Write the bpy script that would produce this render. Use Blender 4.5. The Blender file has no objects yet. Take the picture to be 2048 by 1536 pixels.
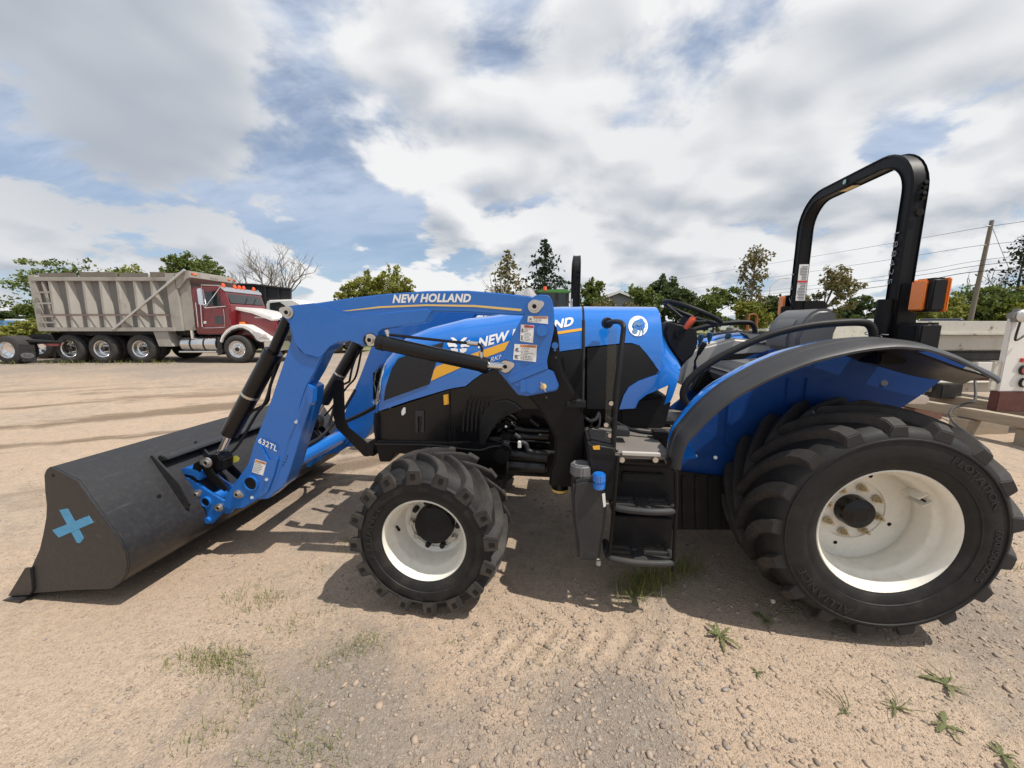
import bpy, bmesh, math, random
import numpy as np
from mathutils import Vector, Matrix

random.seed(7); RNG = np.random.default_rng(7)
S = bpy.context.scene
COL = S.collection
R = math.radians

# ------------------------------------------------------------------ camera
FPX, CAMH, PITCH = 770.0, 1.5, math.atan(123/770.0)       # focal length in 2048-px units, eye height, tilt down
cam = bpy.data.cameras.new('camera'); camo = bpy.data.objects.new('camera', cam); COL.objects.link(camo)
cam.sensor_width = 36.0; cam.lens = FPX/2048*36.0; cam.clip_start = 0.05; cam.clip_end = 3000
camo.location = (0, 0, CAMH); camo.rotation_euler = (math.pi/2-PITCH, 0, 0)
S.camera = camo

# ------------------------------------------------------------------ sun
SUN = Vector((0.494, -0.20, 1.0)).normalized()              # towards the sun
sl = bpy.data.lights.new('sun', 'SUN'); sl.energy = 5.0; sl.angle = R(0.55); sl.color = (1.0, 0.95, 0.87)
so = bpy.data.objects.new('sun', sl); COL.objects.link(so)
so.rotation_euler = SUN.to_track_quat('Z', 'Y').to_euler()
so.location = (20, -8, 40)

# ------------------------------------------------------------------ exposure
S.view_settings.view_transform = 'Standard'; S.view_settings.look = 'None'
S.view_settings.exposure = 0.0; S.view_settings.gamma = 1.0; S.view_settings.use_curve_mapping = False
S.render.engine = 'CYCLES'
S.cycles.max_bounces = 6; S.cycles.diffuse_bounces = 3; S.cycles.transparent_max_bounces = 12

def ray(u, v):
    t = (v-768)/FPX; c, s = math.cos(PITCH), math.sin(PITCH)
    return Vector(((u-1024)/FPX, c-t*s, -(s+t*c)))

# ------------------------------------------------------------------ node helper
class NT:
    def __init__(s, tree): s.t = tree; s.n = tree.nodes; s.l = tree.links
    def node(s, typ, **kw):
        nd = s.n.new(typ)
        for k, v in kw.items(): setattr(nd, k, v)
        return nd
    def put(s, sock, v):
        if isinstance(v, bpy.types.NodeSocket): s.l.new(v, sock)
        elif v is not None: sock.default_value = v
    def m(s, op, a, b=None, c=None, clamp=False):
        nd = s.node('ShaderNodeMath', operation=op, use_clamp=clamp)
        for i, x in enumerate((a, b, c)):
            if x is not None: s.put(nd.inputs[i], x)
        return nd.outputs[0]
    def vm(s, op, a, b=None, scale=None):
        nd = s.node('ShaderNodeVectorMath', operation=op)
        s.put(nd.inputs[0], a)
        if b is not None: s.put(nd.inputs[1], b)
        if scale is not None: s.put(nd.inputs['Scale'], scale)
        return nd.outputs['Value'] if op in ('DOT_PRODUCT', 'LENGTH', 'DISTANCE') else nd.outputs[0]
    def noise(s, vec, scale, detail=4, rough=0.5, dist=0.0, color=False):
        nd = s.node('ShaderNodeTexNoise'); s.put(nd.inputs['Vector'], vec)
        nd.inputs['Scale'].default_value = scale; nd.inputs['Detail'].default_value = detail
        nd.inputs['Roughness'].default_value = rough; nd.inputs['Distortion'].default_value = dist
        return nd.outputs['Color' if color else 'Fac']
    def voro(s, vec, scale, out='Distance', feature='F1'):
        nd = s.node('ShaderNodeTexVoronoi', feature=feature); s.put(nd.inputs['Vector'], vec); nd.inputs['Scale'].default_value = scale
        return nd.outputs[out]
    def ss(s, x, a, b, lo=0.0, hi=1.0):
        nd = s.node('ShaderNodeMapRange', interpolation_type='SMOOTHSTEP')
        s.put(nd.inputs['Value'], x); nd.inputs['From Min'].default_value = a; nd.inputs['From Max'].default_value = b
        nd.inputs['To Min'].default_value = lo; nd.inputs['To Max'].default_value = hi
        return nd.outputs['Result']
    def mix(s, f, a, b, blend='MIX'):
        nd = s.node('ShaderNodeMix', data_type='RGBA', blend_type=blend)
        s.put(nd.inputs['Factor'], f)
        for k, v in ((6, a), (7, b)):
            if isinstance(v, (tuple, list)) and len(v) == 3: v = (*v, 1)
            s.put(nd.inputs[k], v)
        return nd.outputs[2]
    def xyz(s, v):
        nd = s.node('ShaderNodeSeparateXYZ'); s.put(nd.inputs[0], v); return nd.outputs
    def comb(s, x, y, z):
        nd = s.node('ShaderNodeCombineXYZ')
        for i, a in enumerate((x, y, z)): s.put(nd.inputs[i], a)
        return nd.outputs[0]
    def bump(s, h, strength, dist=0.01, normal=None):
        nd = s.node('ShaderNodeBump'); s.put(nd.inputs['Height'], h)
        nd.inputs['Strength'].default_value = strength; nd.inputs['Distance'].default_value = dist
        if normal is not None: s.put(nd.inputs['Normal'], normal)
        return nd.outputs[0]

# ------------------------------------------------------------------ world: blue sky with broken cloud
W = bpy.data.worlds.new('World'); S.world = W; W.use_nodes = True
q = NT(W.node_tree); q.n.clear()
sky = q.node('ShaderNodeTexSky', sky_type='NISHITA', sun_disc=False)
sky.sun_elevation = math.asin(SUN.z); sky.sun_rotation = math.atan2(SUN.x, SUN.y)
sky.altitude = 60; sky.air_density = 1.0; sky.dust_density = 0.8; sky.ozone_density = 2.0
tc = q.node('ShaderNodeTexCoord'); D = q.vm('NORMALIZE', tc.outputs['Generated'])
dx, dy, dz = q.xyz(D)
def layer(vec):
    """project a direction onto a cloud deck: billows pile up towards the horizon, spread out overhead"""
    x_, y_, z_ = q.xyz(vec); z_ = q.m('MAXIMUM', z_, 0.0); den = q.m('ADD', z_, 0.36)
    return q.comb(q.m('DIVIDE', x_, den), q.m('DIVIDE', y_, den), q.m('MULTIPLY', z_, 1.1))
P1 = layer(D)
P1 = q.vm('ADD', P1, q.vm('SCALE', q.vm('SUBTRACT', q.noise(P1, 1.6, 2, 0.5, 0, True), (0.5, 0.5, 0.5)), scale=0.22))
Pup = q.vm('ADD', P1, q.vm('SUBTRACT', layer(q.vm('ADD', D, tuple(SUN*0.055))), layer(D)))
CS = 2.75
c0 = q.noise(P1, CS, 9, 0.57); s0 = q.noise(P1, CS, 2, 0.57); s1 = q.noise(Pup, CS, 2, 0.57)
def lobe(u, v, rad, amt):
    d = ray(u, v).normalized()
    dt = q.vm('DOT_PRODUCT', D, tuple(d))
    return q.ss(dt, math.cos(R(rad)), math.cos(R(rad*0.15)), 0.0, amt)
bias = 0.045
for a in [(560, 430, 9, -0.10), (700, 440, 9, -0.13), (830, 430, 6, -0.08), (1010, 0, 9, -0.15), (930, 70, 8, -0.06), (1130, 450, 5, -0.08), (1720, 280, 7, -0.15),
          (1820, 262, 6, -0.10), (60, 310, 14, -0.10), (250, 300, 12, -0.10), (600, 260, 9, -0.07), (1450, 60, 10, -0.07), (40, 480, 7, -0.05),
          (0, 110, 22, 0.16), (200, 100, 14, 0.10), (430, 400, 13, 0.07), (1300, 330, 22, 0.10), (1800, 60, 20, 0.09),
          (880, 470, 5, 0.13), (660, 560, 9, 0.05), (1200, 560, 20, 0.06), (1800, 420, 18, 0.08), (850, 190, 14, 0.08)]:
    bias = q.m('ADD', bias, lobe(*a))
cv = q.m('ADD', c0, bias)
soft = q.ss(dz, 0.10, 0.5)
m_lo = q.ss(cv, 0.495, 0.565); m_hi = q.ss(cv, 0.42, 0.61)
mask = q.m('ADD', q.m('MULTIPLY', m_lo, q.m('SUBTRACT', 1.0, soft)), q.m('MULTIPLY', m_hi, soft))
thick = q.ss(cv, 0.54, 0.90)
broad_ = q.m('MULTIPLY', q.m('SUBTRACT', s0, s1), 4.2)
fine_ = q.m('MULTIPLY', q.m('SUBTRACT', c0, s0), q.m('SUBTRACT', 4.2, q.m('MULTIPLY', soft, 1.3)))
grey = 0.0
for a in [(30, 80, 27, 0.62), (230, 120, 13, 0.30), (0, 240, 14, 0.12), (400, 380, 15, 0.26), (1330, 430, 20, 0.20), (1950, 150, 26, 0.10), (1080, 330, 10, 0.10)]:
    grey = q.m('ADD', grey, lobe(*a))
br = q.m('ADD', q.m('ADD', 0.90, broad_), fine_); br = q.m('SUBTRACT', br, q.m('MULTIPLY', thick, 0.44), None, True)
br = q.m('MULTIPLY', br, q.m('SUBTRACT', 1.0, q.m('MULTIPLY', grey, 0.72)), None, True)
ccol = q.mix(br, (4.3, 4.75, 5.45), (9.0, 9.05, 9.1))
haze = q.ss(dz, 0.0, 0.28, 0.38, 0.0)
blue = q.mix(1.0, sky.outputs[0], (1.05, 1.08, 1.10), 'MULTIPLY')
blue = q.mix(haze, blue, (4.6, 6.2, 8.6))
# thin high veil, drawn out by the wind
vv = q.vm('MULTIPLY', P1, (1.0, 2.6, 1.0))
veil = q.m('ADD', 0.30, q.m('MULTIPLY', q.ss(q.noise(vv, 1.7, 6, 0.62), 0.36, 0.66), 0.62)); veil = q.m('MULTIPLY', veil, q.ss(dz, 0.08, 0.32, 0.35, 1.0))
blue = q.mix(veil, blue, (5.7, 6.6, 8.2))
full = q.mix(mask, blue, ccol)
bg = q.node('ShaderNodeBackground'); bg.inputs['Strength'].default_value = 0.1
q.l.new(full, bg.inputs['Color'])
wo = q.node('ShaderNodeOutputWorld'); q.l.new(bg.outputs[0], wo.inputs['Surface'])
W.cycles.sampling_method = 'MANUAL'; W.cycles.sample_map_resolution = 512

# ------------------------------------------------------------------ materials
MATS = {}
def mat(name, col, rough=0.5, metal=0.0, var=0.12, vscale=6.0, bump=0.0, bscale=60.0, coat=0.0, dust=0.0, dustcol=(0.33, 0.26, 0.18), spec=0.5, dscale=9.0, streak=False):
    m = bpy.data.materials.new(name); m.use_nodes = True; n = NT(m.node_tree)
    b = n.n['Principled BSDF']
    tcn = n.node('ShaderNodeTexCoord'); v = tcn.outputs['Object']
    if streak: v = n.vm('MULTIPLY', v, streak)
    f = n.noise(v, vscale, 5, 0.6)
    lo = tuple(c*(1-var) for c in col); hi = tuple(min(1, c*(1+var)) for c in col)
    c = n.mix(f, lo, hi)
    rr = n.m('ADD', rough-0.08, n.m('MULTIPLY', n.noise(v, vscale*3.1, 4, 0.6), 0.16))
    if dust > 0:
        geo = n.node('ShaderNodeNewGeometry'); nz = n.xyz(geo.outputs['Normal'])[2]
        pz = n.xyz(geo.outputs['Position'])[2]
        d = n.ss(n.noise(v, dscale, 6, 0.65), 0.42, 0.78)
        low = n.ss(pz, 0.0, 0.9, 1.0, 0.35)
        d = n.m('MULTIPLY', n.m('MULTIPLY', d, low), dust, None, True)
        c = n.mix(d, c, dustcol); rr = n.m('ADD', rr, n.m('MULTIPLY', d, 0.35), None, True)
    n.put(b.inputs['Base Color'], c); n.put(b.inputs['Roughness'], rr)
    b.inputs['Metallic'].default_value = metal
    b.inputs['Specular IOR Level'].default_value = spec
    if coat: b.inputs['Coat Weight'].default_value = coat; b.inputs['Coat Roughness'].default_value = 0.06
    if bump > 0: n.put(b.inputs['Normal'], n.bump(n.noise(v, bscale, 5, 0.6), bump, 0.004))
    MATS[name] = m; return m
def spots(m, col, scale, lo, hi, amt, stretch=(1, 1, 1)):
    """irregular marks of another colour (rust, scuffs, grime) over a finished material"""
    n = NT(m.node_tree); b = n.n['Principled BSDF']; src = b.inputs['Base Color'].links[0].from_socket
    v = n.vm('MULTIPLY', n.node('ShaderNodeTexCoord').outputs['Object'], stretch)
    f = n.m('MULTIPLY', n.ss(n.noise(v, scale, 7, 0.68), lo, hi), amt)
    n.put(b.inputs['Base Color'], n.mix(f, src, col)); return m
BLUE = mat('blue_paint', (0.008, 0.130, 0.47), 0.32, coat=0.4, var=0.07, vscale=11, dust=0.09, dscale=40, bump=0.04, bscale=70)
BLUEG = mat('blue_gloss', (0.008, 0.155, 0.56), 0.20, coat=0.8, var=0.06, dust=0.06, dscale=45)
BLUED = mat('blue_inner_shaded', (0.006, 0.058, 0.25), 0.5, coat=0.0, spec=0.25, var=0.10, dust=0.10)  # body blue darkened; the inner wall's shade is put into the colour
BLK = mat('black_paint', (0.0075, 0.0075, 0.0085), 0.42, var=0.25, dust=0.02, bump=0.05, spec=0.2)
BLKG = mat('black_gloss', (0.006, 0.006, 0.007), 0.30, coat=0.1, spec=0.3, var=0.2, dust=0.015)
BLKP = mat('black_plastic', (0.013, 0.013, 0.0145), 0.52, var=0.2, dust=0.05, bump=0.12, bscale=220, spec=0.22)
GREYP = mat('grey_plastic', (0.034, 0.034, 0.036), 0.5, spec=0.3, var=0.15, dust=0.1, bump=0.08, bscale=150)
FEND = mat('fender_plastic', (0.025, 0.025, 0.027), 0.50, var=0.12, dust=0.05, bump=0.1, bscale=200)
BUCK = mat('bucket_steel', (0.020, 0.020, 0.022), 0.42, var=0.18, vscale=22, dust=0.06, bump=0.12, bscale=90, dscale=34)
spots(BUCK, (0.10, 0.098, 0.095), 7, 0.60, 0.74, 0.55, (6, .5, 2.5)); spots(BUCK, (0.16, 0.12, 0.085), 16, 0.64, 0.80, 0.5)
RUB = mat('tyre_rubber', (0.016, 0.0155, 0.0155), 0.62, spec=0.28, var=0.35, vscale=14, dust=0.13, dustcol=(0.20, 0.16, 0.12), bump=0.25, bscale=120, dscale=12)
LUGM = mat('lug_rubber_sunlit', (0.034, 0.032, 0.031), 0.70, spec=0.3, var=0.35, vscale=18, dust=0.36, dustcol=(0.22, 0.175, 0.13), bump=0.3, bscale=100, dscale=8)  # lug rubber lightened to look sunlit, with tan dust over it
CREAM = mat('cream_paint', (0.78, 0.75, 0.66), 0.35, coat=0.3, var=0.06, dust=0.30, dustcol=(.42, .34, .25), dscale=26)
ZINC = mat('zinc_steel', (0.56, 0.53, 0.49), 0.33, 0.9, var=0.2, vscale=40)
STEEL = mat('chrome_rod', (0.72, 0.70, 0.68), 0.14, 1.0, var=0.06)
BRASS = mat('passivated_steel', (0.50, 0.43, 0.30), 0.35, 0.8, var=0.2, vscale=50)
WHITE = mat('white_print', (0.80, 0.80, 0.78), 0.5, var=0.04)
YEL = mat('yellow_print', (0.82, 0.42, 0.035), 0.4, var=0.06)
PALEY = mat('gold_print', (0.75, 0.52, 0.16), 0.4, var=0.06)
REDP = mat('red_print', (0.55, 0.05, 0.04), 0.5)
ORG = mat('orange_plastic', (0.80, 0.10, 0.025), 0.4, coat=0.3)
ORGP = mat('orange_print', (0.62, 0.24, 0.06), 0.5)
INK = mat('print_ink', (0.16, 0.16, 0.17), 0.6)
SEATM = mat('seat_vinyl', (0.12, 0.12, 0.122), 0.42, var=0.1, dust=0.08, bump=0.1, bscale=180)
CONS = mat('console_grey', (0.46, 0.44, 0.40), 0.5, var=0.08, dust=0.15, bump=0.05)
TAPE = mat('blue_tape', (0.085, 0.30, 0.50), 0.75, var=0.22, vscale=26, bump=0.5, bscale=90)
DTEAL = mat('lever_cap', (0.01, 0.06, 0.12), 0.4)
YTAG = mat('yellow_tag', (0.85, 0.78, 0.12), 0.5)
def glassm(name, tint=(0.8, 0.85, 0.85), rough=0.03, alpha_mix=0.75):
    m = bpy.data.materials.new(name); m.use_nodes = True; n = NT(m.node_tree); n.n.remove(n.n['Principled BSDF'])
    t = n.node('ShaderNodeBsdfTransparent'); t.inputs[0].default_value = (*tint, 1)
    g = n.node('ShaderNodeBsdfGlossy'); g.inputs['Roughness'].default_value = rough
    fr = n.node('ShaderNodeFresnel'); fr.inputs[0].default_value = 1.45
    nz = n.m('ADD', n.m('MULTIPLY', fr.outputs[0], 0.55), 0.01)
    mx = n.node('ShaderNodeMixShader'); n.l.new(nz, mx.inputs[0]); n.l.new(t.outputs[0], mx.inputs[1]); n.l.new(g.outputs[0], mx.inputs[2])
    n.l.new(mx.outputs[0], n.n['Material Output'].inputs['Surface']); MATS[name] = m; return m
CLEAR = glassm('clear_glass', (0.86, 0.9, 0.89))
def amberm():
    m = mat('amber_lens', (0.85, 0.22, 0.015), 0.18, coat=0.6, var=0.1, vscale=60, bump=0.35, bscale=300)
    b = m.node_tree.nodes['Principled BSDF']; b.inputs['Subsurface Weight'].default_value = 0.25
    b.inputs['Subsurface Radius'].default_value = (0.02, 0.006, 0.002); return m
AMBER = amberm()
DGLASS = mat('dark_glass', (0.02, 0.024, 0.026), 0.06, var=0.1, spec=0.8)
CHROME = mat('chrome', (0.80, 0.80, 0.81), 0.12, 1.0, var=0.05)

# ------------------------------------------------------------------ mesh helpers
def fin(bm, name, m, parent=None, bevel=0.0, seg=2, sharp=38, recalc=True):
    if recalc: bmesh.ops.recalc_face_normals(bm, faces=bm.faces)
    if bevel > 0:
        es = [e for e in bm.edges if len(e.link_faces) == 2 and e.calc_face_angle(0) > 0.5]
        if es: bmesh.ops.bevel(bm, geom=es, offset=bevel, segments=seg, affect='EDGES', clamp_overlap=True)
    sa = R(sharp)
    for f in bm.faces: f.smooth = True
    for e in bm.edges:
        if len(e.link_faces) == 2 and e.calc_face_angle(0) > sa: e.smooth = False
    me = bpy.data.meshes.new(name); bm.to_mesh(me); bm.free()
    return link(me, name, m, parent)
def link(me, name, m, parent=None):
    if m is not None and not me.materials: me.materials.append(m)
    o = bpy.data.objects.new(name, me); COL.objects.link(o)
    if parent is not None: o.parent = parent
    return o
def empty(name, loc=(0, 0, 0), rz=0.0, parent=None):
    o = bpy.data.objects.new(name, None); COL.objects.link(o); o.location = loc; o.rotation_euler = (0, 0, rz)
    o.empty_display_size = 0.2
    if parent is not None: o.parent = parent
    return o
def tag(o, label, cat=None, group=None, kind=None):
    if label: o['label'] = label
    if cat: o['category'] = cat
    if group: o['group'] = group
    if kind: o['kind'] = kind
    return o
def children(o): return [c for c in bpy.data.objects if c.parent == o]
def copy_tree(o, parent=None, ch=None):
    c = o.copy(); COL.objects.link(c); c.parent = parent
    for k in list(o.children): copy_tree(k, c)
    return c
def B(): return bmesh.new()
def box(bm, x0, x1, y0, y1, z0, z1, M=None):
    vs = [bm.verts.new(Vector(p)) for p in ((x0,y0,z0),(x1,y0,z0),(x1,y1,z0),(x0,y1,z0),(x0,y0,z1),(x1,y0,z1),(x1,y1,z1),(x0,y1,z1))]
    for f in ((3,2,1,0),(4,5,6,7),(0,1,5,4),(1,2,6,5),(2,3,7,6),(3,0,4,7)): bm.faces.new([vs[i] for i in f])
    if M is not None:
        for v in vs: v.co = M @ v.co
    return vs
def prism(bm, pts, y0, y1, M=None):
    """outline in XZ extruded along Y"""
    a = [bm.verts.new((x, y0, z)) for x, z in pts]; b = [bm.verts.new((x, y1, z)) for x, z in pts]
    bm.faces.new(a); bm.faces.new(b[::-1])
    n = len(pts)
    for i in range(n): bm.faces.new((a[i], b[i], b[(i+1) % n], a[(i+1) % n]))
    if M is not None:
        for v in a+b: v.co = M @ v.co
    return a+b
def frame_for(d):
    d = d.normalized(); up = Vector((0, 0, 1)) if abs(d.z) < 0.95 else Vector((1, 0, 0))
    s = d.cross(up).normalized(); return s, s.cross(d).normalized()
def cyl(bm, p0, p1, r0, r1=None, n=20, cap=True):
    p0, p1 = Vector(p0), Vector(p1); r1 = r0 if r1 is None else r1
    s, t = frame_for(p1-p0); A = []; Bv = []
    for i in range(n):
        a = 2*math.pi*i/n; o = s*math.cos(a)+t*math.sin(a)
        A.append(bm.verts.new(p0+o*r0)); Bv.append(bm.verts.new(p1+o*r1))
    for i in range(n): bm.faces.new((A[i], A[(i+1) % n], Bv[(i+1) % n], Bv[i]))
    if cap: bm.faces.new(A[::-1]); bm.faces.new(Bv)
    return A+Bv
def smooth_path(pts, k=6):
    pts = [Vector(p) for p in pts]; out = []
    for i in range(len(pts)-1):
        p0 = pts[max(i-1, 0)]; p1 = pts[i]; p2 = pts[i+1]; p3 = pts[min(i+2, len(pts)-1)]
        for j in range(k):
            t = j/k
            out.append(0.5*((2*p1)+(p2-p0)*t+(2*p0-5*p1+4*p2-p3)*t*t+(3*p1-p0-3*p2+p3)*t**3))
    out.append(pts[-1]); return out
def tube(bm, pts, r, n=8, smooth=0, closed=False, radii=None):
    pts = smooth_path(pts, smooth) if smooth else [Vector(p) for p in pts]
    rings = []; N = len(pts); s = None
    for i, p in enumerate(pts):
        if closed: d = pts[(i+1) % N]-pts[i-1]
        else: d = pts[min(i+1, N-1)]-pts[max(i-1, 0)]
        d.normalize()
        if s is None: s, t = frame_for(d)
        else:
            s = (s-d*s.dot(d)).normalized(); t = s.cross(d).normalized()
        rr = radii[i] if radii else r
        rings.append([bm.verts.new(p+(s*math.cos(2*math.pi*j/n)+t*math.sin(2*math.pi*j/n))*rr) for j in range(n)])
    for i in range(N if closed else N-1):
        a, b = rings[i], rings[(i+1) % N]
        for j in range(n): bm.faces.new((a[j], a[(j+1) % n], b[(j+1) % n], b[j]))
    if not closed: bm.faces.new(rings[0][::-1]); bm.faces.new(rings[-1])
def lathe(bm, prof, c, n=48, axis='Y', closed=False, cap=True):
    """prof: (radius, along-axis) ; axis Y about centre c"""
    c = Vector(c); rings = []
    for r, h in prof:
        ring = []
        for i in range(n):
            a = 2*math.pi*i/n
            if axis == 'Y': p = Vector((r*math.cos(a), h, r*math.sin(a)))
            elif axis == 'Z': p = Vector((r*math.cos(a), r*math.sin(a), h))
            else: p = Vector((h, r*math.cos(a), r*math.sin(a)))
            ring.append(bm.verts.new(c+p))
        rings.append(ring)
    K = len(rings)
    for k in range(K if closed else K-1):
        a, b = rings[k], rings[(k+1) % K]
        for i in range(n): bm.faces.new((a[i], a[(i+1) % n], b[(i+1) % n], b[i]))
    if not closed and cap:
        for ring, rev in ((rings[0], True), (rings[-1], False)):
            if prof[0 if rev else -1][0] > 1e-4: bm.faces.new(ring[::-1] if rev else ring)
def rrect(x0, x1, z0, z1, r, k=4):
    out = []
    for cx, cz, a0 in ((x1-r, z1-r, 0), (x0+r, z1-r, 90), (x0+r, z0+r, 180), (x1-r, z0+r, 270)):
        for i in range(k+1):
            a = R(a0+90*i/k); out.append((cx+r*math.cos(a), cz+r*math.sin(a)))
    return out
def patch(pts, yfun, thick=0.006, off=0.002, step=0.06):
    """flat outline in XZ cut into a grid and laid onto the surface y = yfun(x, z), then given thickness"""
    bm = B(); f = bm.faces.new([bm.verts.new((x, 0, z)) for x, z in pts])
    xs = [p[0] for p in pts]; zs = [p[1] for p in pts]
    for k, lo, hi in ((0, min(xs), max(xs)), (2, min(zs), max(zs))):
        n = int((hi-lo)/step)
        for i in range(1, n+1):
            co = [0, 0, 0]; no = [0, 0, 0]; co[k] = lo+(hi-lo)*i/(n+1); no[k] = 1
            bmesh.ops.bisect_plane(bm, geom=bm.verts[:]+bm.edges[:]+bm.faces[:], plane_co=co, plane_no=no)
    g = bmesh.ops.extrude_face_region(bm, geom=bm.faces[:])
    top = {v for v in g['geom'] if isinstance(v, bmesh.types.BMVert)}
    for v in bm.verts:
        y = yfun(v.co.x, v.co.z)+off
        v.co.y = y+(thick if v in top else 0)
    return bm
def text_mesh(s, shear=0.0, offset=0.0, spacing=1.0, res=3):
    cu = bpy.data.curves.new('lettering', 'FONT'); cu.body = s; cu.shear = shear; cu.offset = offset; cu.space_character = spacing
    cu.resolution_u = res; cu.size = 1.0; cu.fill_mode = 'FRONT'
    o = bpy.data.objects.new('lettering_tmp', cu); COL.objects.link(o)
    dg = bpy.context.evaluated_depsgraph_get(); dg.update()
    me = bpy.data.meshes.new_from_object(o.evaluated_get(dg))
    bpy.data.objects.remove(o); bpy.data.curves.remove(cu); me.materials.clear()
    co = np.array([v.co[:] for v in me.vertices]); mn = co.min(0); mx = co.max(0)
    return me, mn, mx
def text_to(s, fmap, name, m, parent, shear=0.0, offset=0.0, spacing=1.0, thick=0.0):
    """fmap(a, b): a in 0..1 along the line, b in 0..1 up the capital height -> 3D point"""
    me, mn, mx = text_mesh(s, shear, offset, spacing)
    bm = B(); bm.from_mesh(me); bpy.data.meshes.remove(me)
    if thick:
        for v in bm.verts: v.co.z = 0
        g = bmesh.ops.extrude_face_region(bm, geom=bm.faces[:])
        for v in g['geom']:
            if isinstance(v, bmesh.types.BMVert): v.co.z = 1
    for v in bm.verts:
        a = (v.co.x-mn[0])/(mx[0]-mn[0]); b = (v.co.y-mn[1])/(mx[1]-mn[1])
        h = v.co.z if thick else 0
        p = fmap(a, b, h*thick) if thick else fmap(a, b, 0)
        v.co = p
    return fin(bm, name, m, parent, sharp=60)
def polyat(pl, t):
    d = [0]
    for a, b in zip(pl, pl[1:]): d.append(d[-1]+math.dist(a, b))
    t = max(0, min(1, t))*d[-1]
    for i in range(len(pl)-1):
        if t <= d[i+1] or i == len(pl)-2:
            k = (t-d[i])/(d[i+1]-d[i]); return tuple(p+(q_-p)*k for p, q_ in zip(pl[i], pl[i+1]))
def interp(x, xs, ys): return float(np.interp(x, xs, ys))
# ================================================================== the blue loader tractor
YAW = R(7.1); FW = Vector((-math.cos(YAW), math.sin(YAW), 0)); LW = Vector((-math.sin(YAW), -math.cos(YAW), 0))
TORG = FW*-1.645 + LW*-2.75
TR = empty('tractor', TORG, math.pi-YAW)
tag(TR, 'blue compact loader tractor with cream wheels, roll bar and black front bucket, filling the foreground', 'tractor')
def T(u, v, y):
    r = ray(u, v); d = (y+TORG.dot(LW))/r.dot(LW); p = r*d
    return ((p-TORG).dot(FW), p.z+CAMH)
def PT(u, v, y):
    x, z = T(u, v, y); return Vector((x, y, z))
def tp(pts, y): return [T(u, v, y) for u, v in pts]
def part(bm, name, m, parent=TR, **k): return fin(bm, name, m, parent, **k)
def plate(name, pts, y0, y1, m, parent=TR, bevel=0.004, mirror=False, **k):
    for s in ((1, -1) if mirror else (1,)):
        bm = B(); prism(bm, pts, s*y0, s*y1); o = part(bm, name, m, parent, bevel=bevel, **k)
    return o

# ---------------- hood
hood_top = [(2.915, 0.93), (2.90, 1.06), (2.88, 1.14)]+[T(u, v, 0.29) for u, v in ((757, 735), (762, 714), (780, 692))]+[T(u, v, 0.18) for u, v in ((809, 671), (853, 654), (926, 636), (988, 629), (1050, 618), (1110, 612), (1165, 611), (1318, 612))]
hx = [p[0] for p in hood_top][::-1]; hz = [p[1] for p in hood_top][::-1]
cow_back = [T(u, v, 0.2) for u, v in ((1320, 614), (1322, 640), (1328, 662), (1337, 684), (1347, 700), (1357, 714))]
bx_ = [p[0] for p in cow_back][::-1]; bz_ = [p[1] for p in cow_back][::-1]
def hood_zt(x):
    if x < bx_[-1]: return interp(x, bx_, bz_)
    return interp(x, hx, hz)
def hood_w(x): return interp(x, [0.8, 1.0, 1.3, 2.1, 2.6, 2.80, 2.87, 2.90, 2.915], [0.325, 0.335, 0.335, 0.335, 0.335, 0.332, 0.322, 0.305, 0.28])
def hood_y(x, z, n=3.0):
    zt = hood_zt(x); z0 = min(0.98, zt-0.3); w = hood_w(x)
    if z <= z0: return w
    k = min(1.0, (z-z0)/(zt-z0)); return w*(1-k**n)**(1/n)
def loft(stations, zb, name, m, K=16, close_front=False, parent=TR):
    bm = B(); rings = []
    for x in stations:
        zt = hood_zt(x); z0 = min(0.98, zt-0.3); w = hood_w(x); zbb = zb(x); pts = []
        k0 = (max(zbb, z0)-z0)/(zt-z0); a0 = math.asin(min(1, k0**1.5))
        half = [(hood_y(x, zbb), zbb)]
        for i in range(1, K+1):
            a = a0+(math.pi/2-a0)*i/K
            half.append((w*math.cos(a)**(2/3) if i < K else 0.0, z0+(zt-z0)*math.sin(a)**(2/3)))
        ring = [(x, y, z) for y, z in half]+[(x, -y, z) for y, z in half[-2::-1]]
        rings.append([bm.verts.new(p) for p in ring])
    for a, b in zip(rings, rings[1:]):
        for i in range(len(a)-1): bm.faces.new((a[i], a[i+1], b[i+1], b[i]))
    if close_front:
        for ring in close_front: bm.faces.new(rings[ring])
    return part(bm, name, m, parent, sharp=50)
hb = [T(u, v, 0.335) for u, v in ((744, 827), (820, 801), (900, 777), (932, 772), (948, 758), (970, 743), (1000, 733), (1060, 716), (1119, 703), (1166, 697))]
hbx = [p[0] for p in hb][::-1]; hbz = [p[1] for p in hb][::-1]
xg = T(1168, 650, 0.3)[0]
x_front = hood_top[0][0]
hood = loft(list(np.linspace(xg+0.008, 2.2, 14))+list(np.linspace(2.25, 2.8, 14))+list(np.linspace(2.82, x_front, 10)), lambda x: interp(x, hbx, hbz), 'hood', BLUEG, close_front=(-1,))
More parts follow.
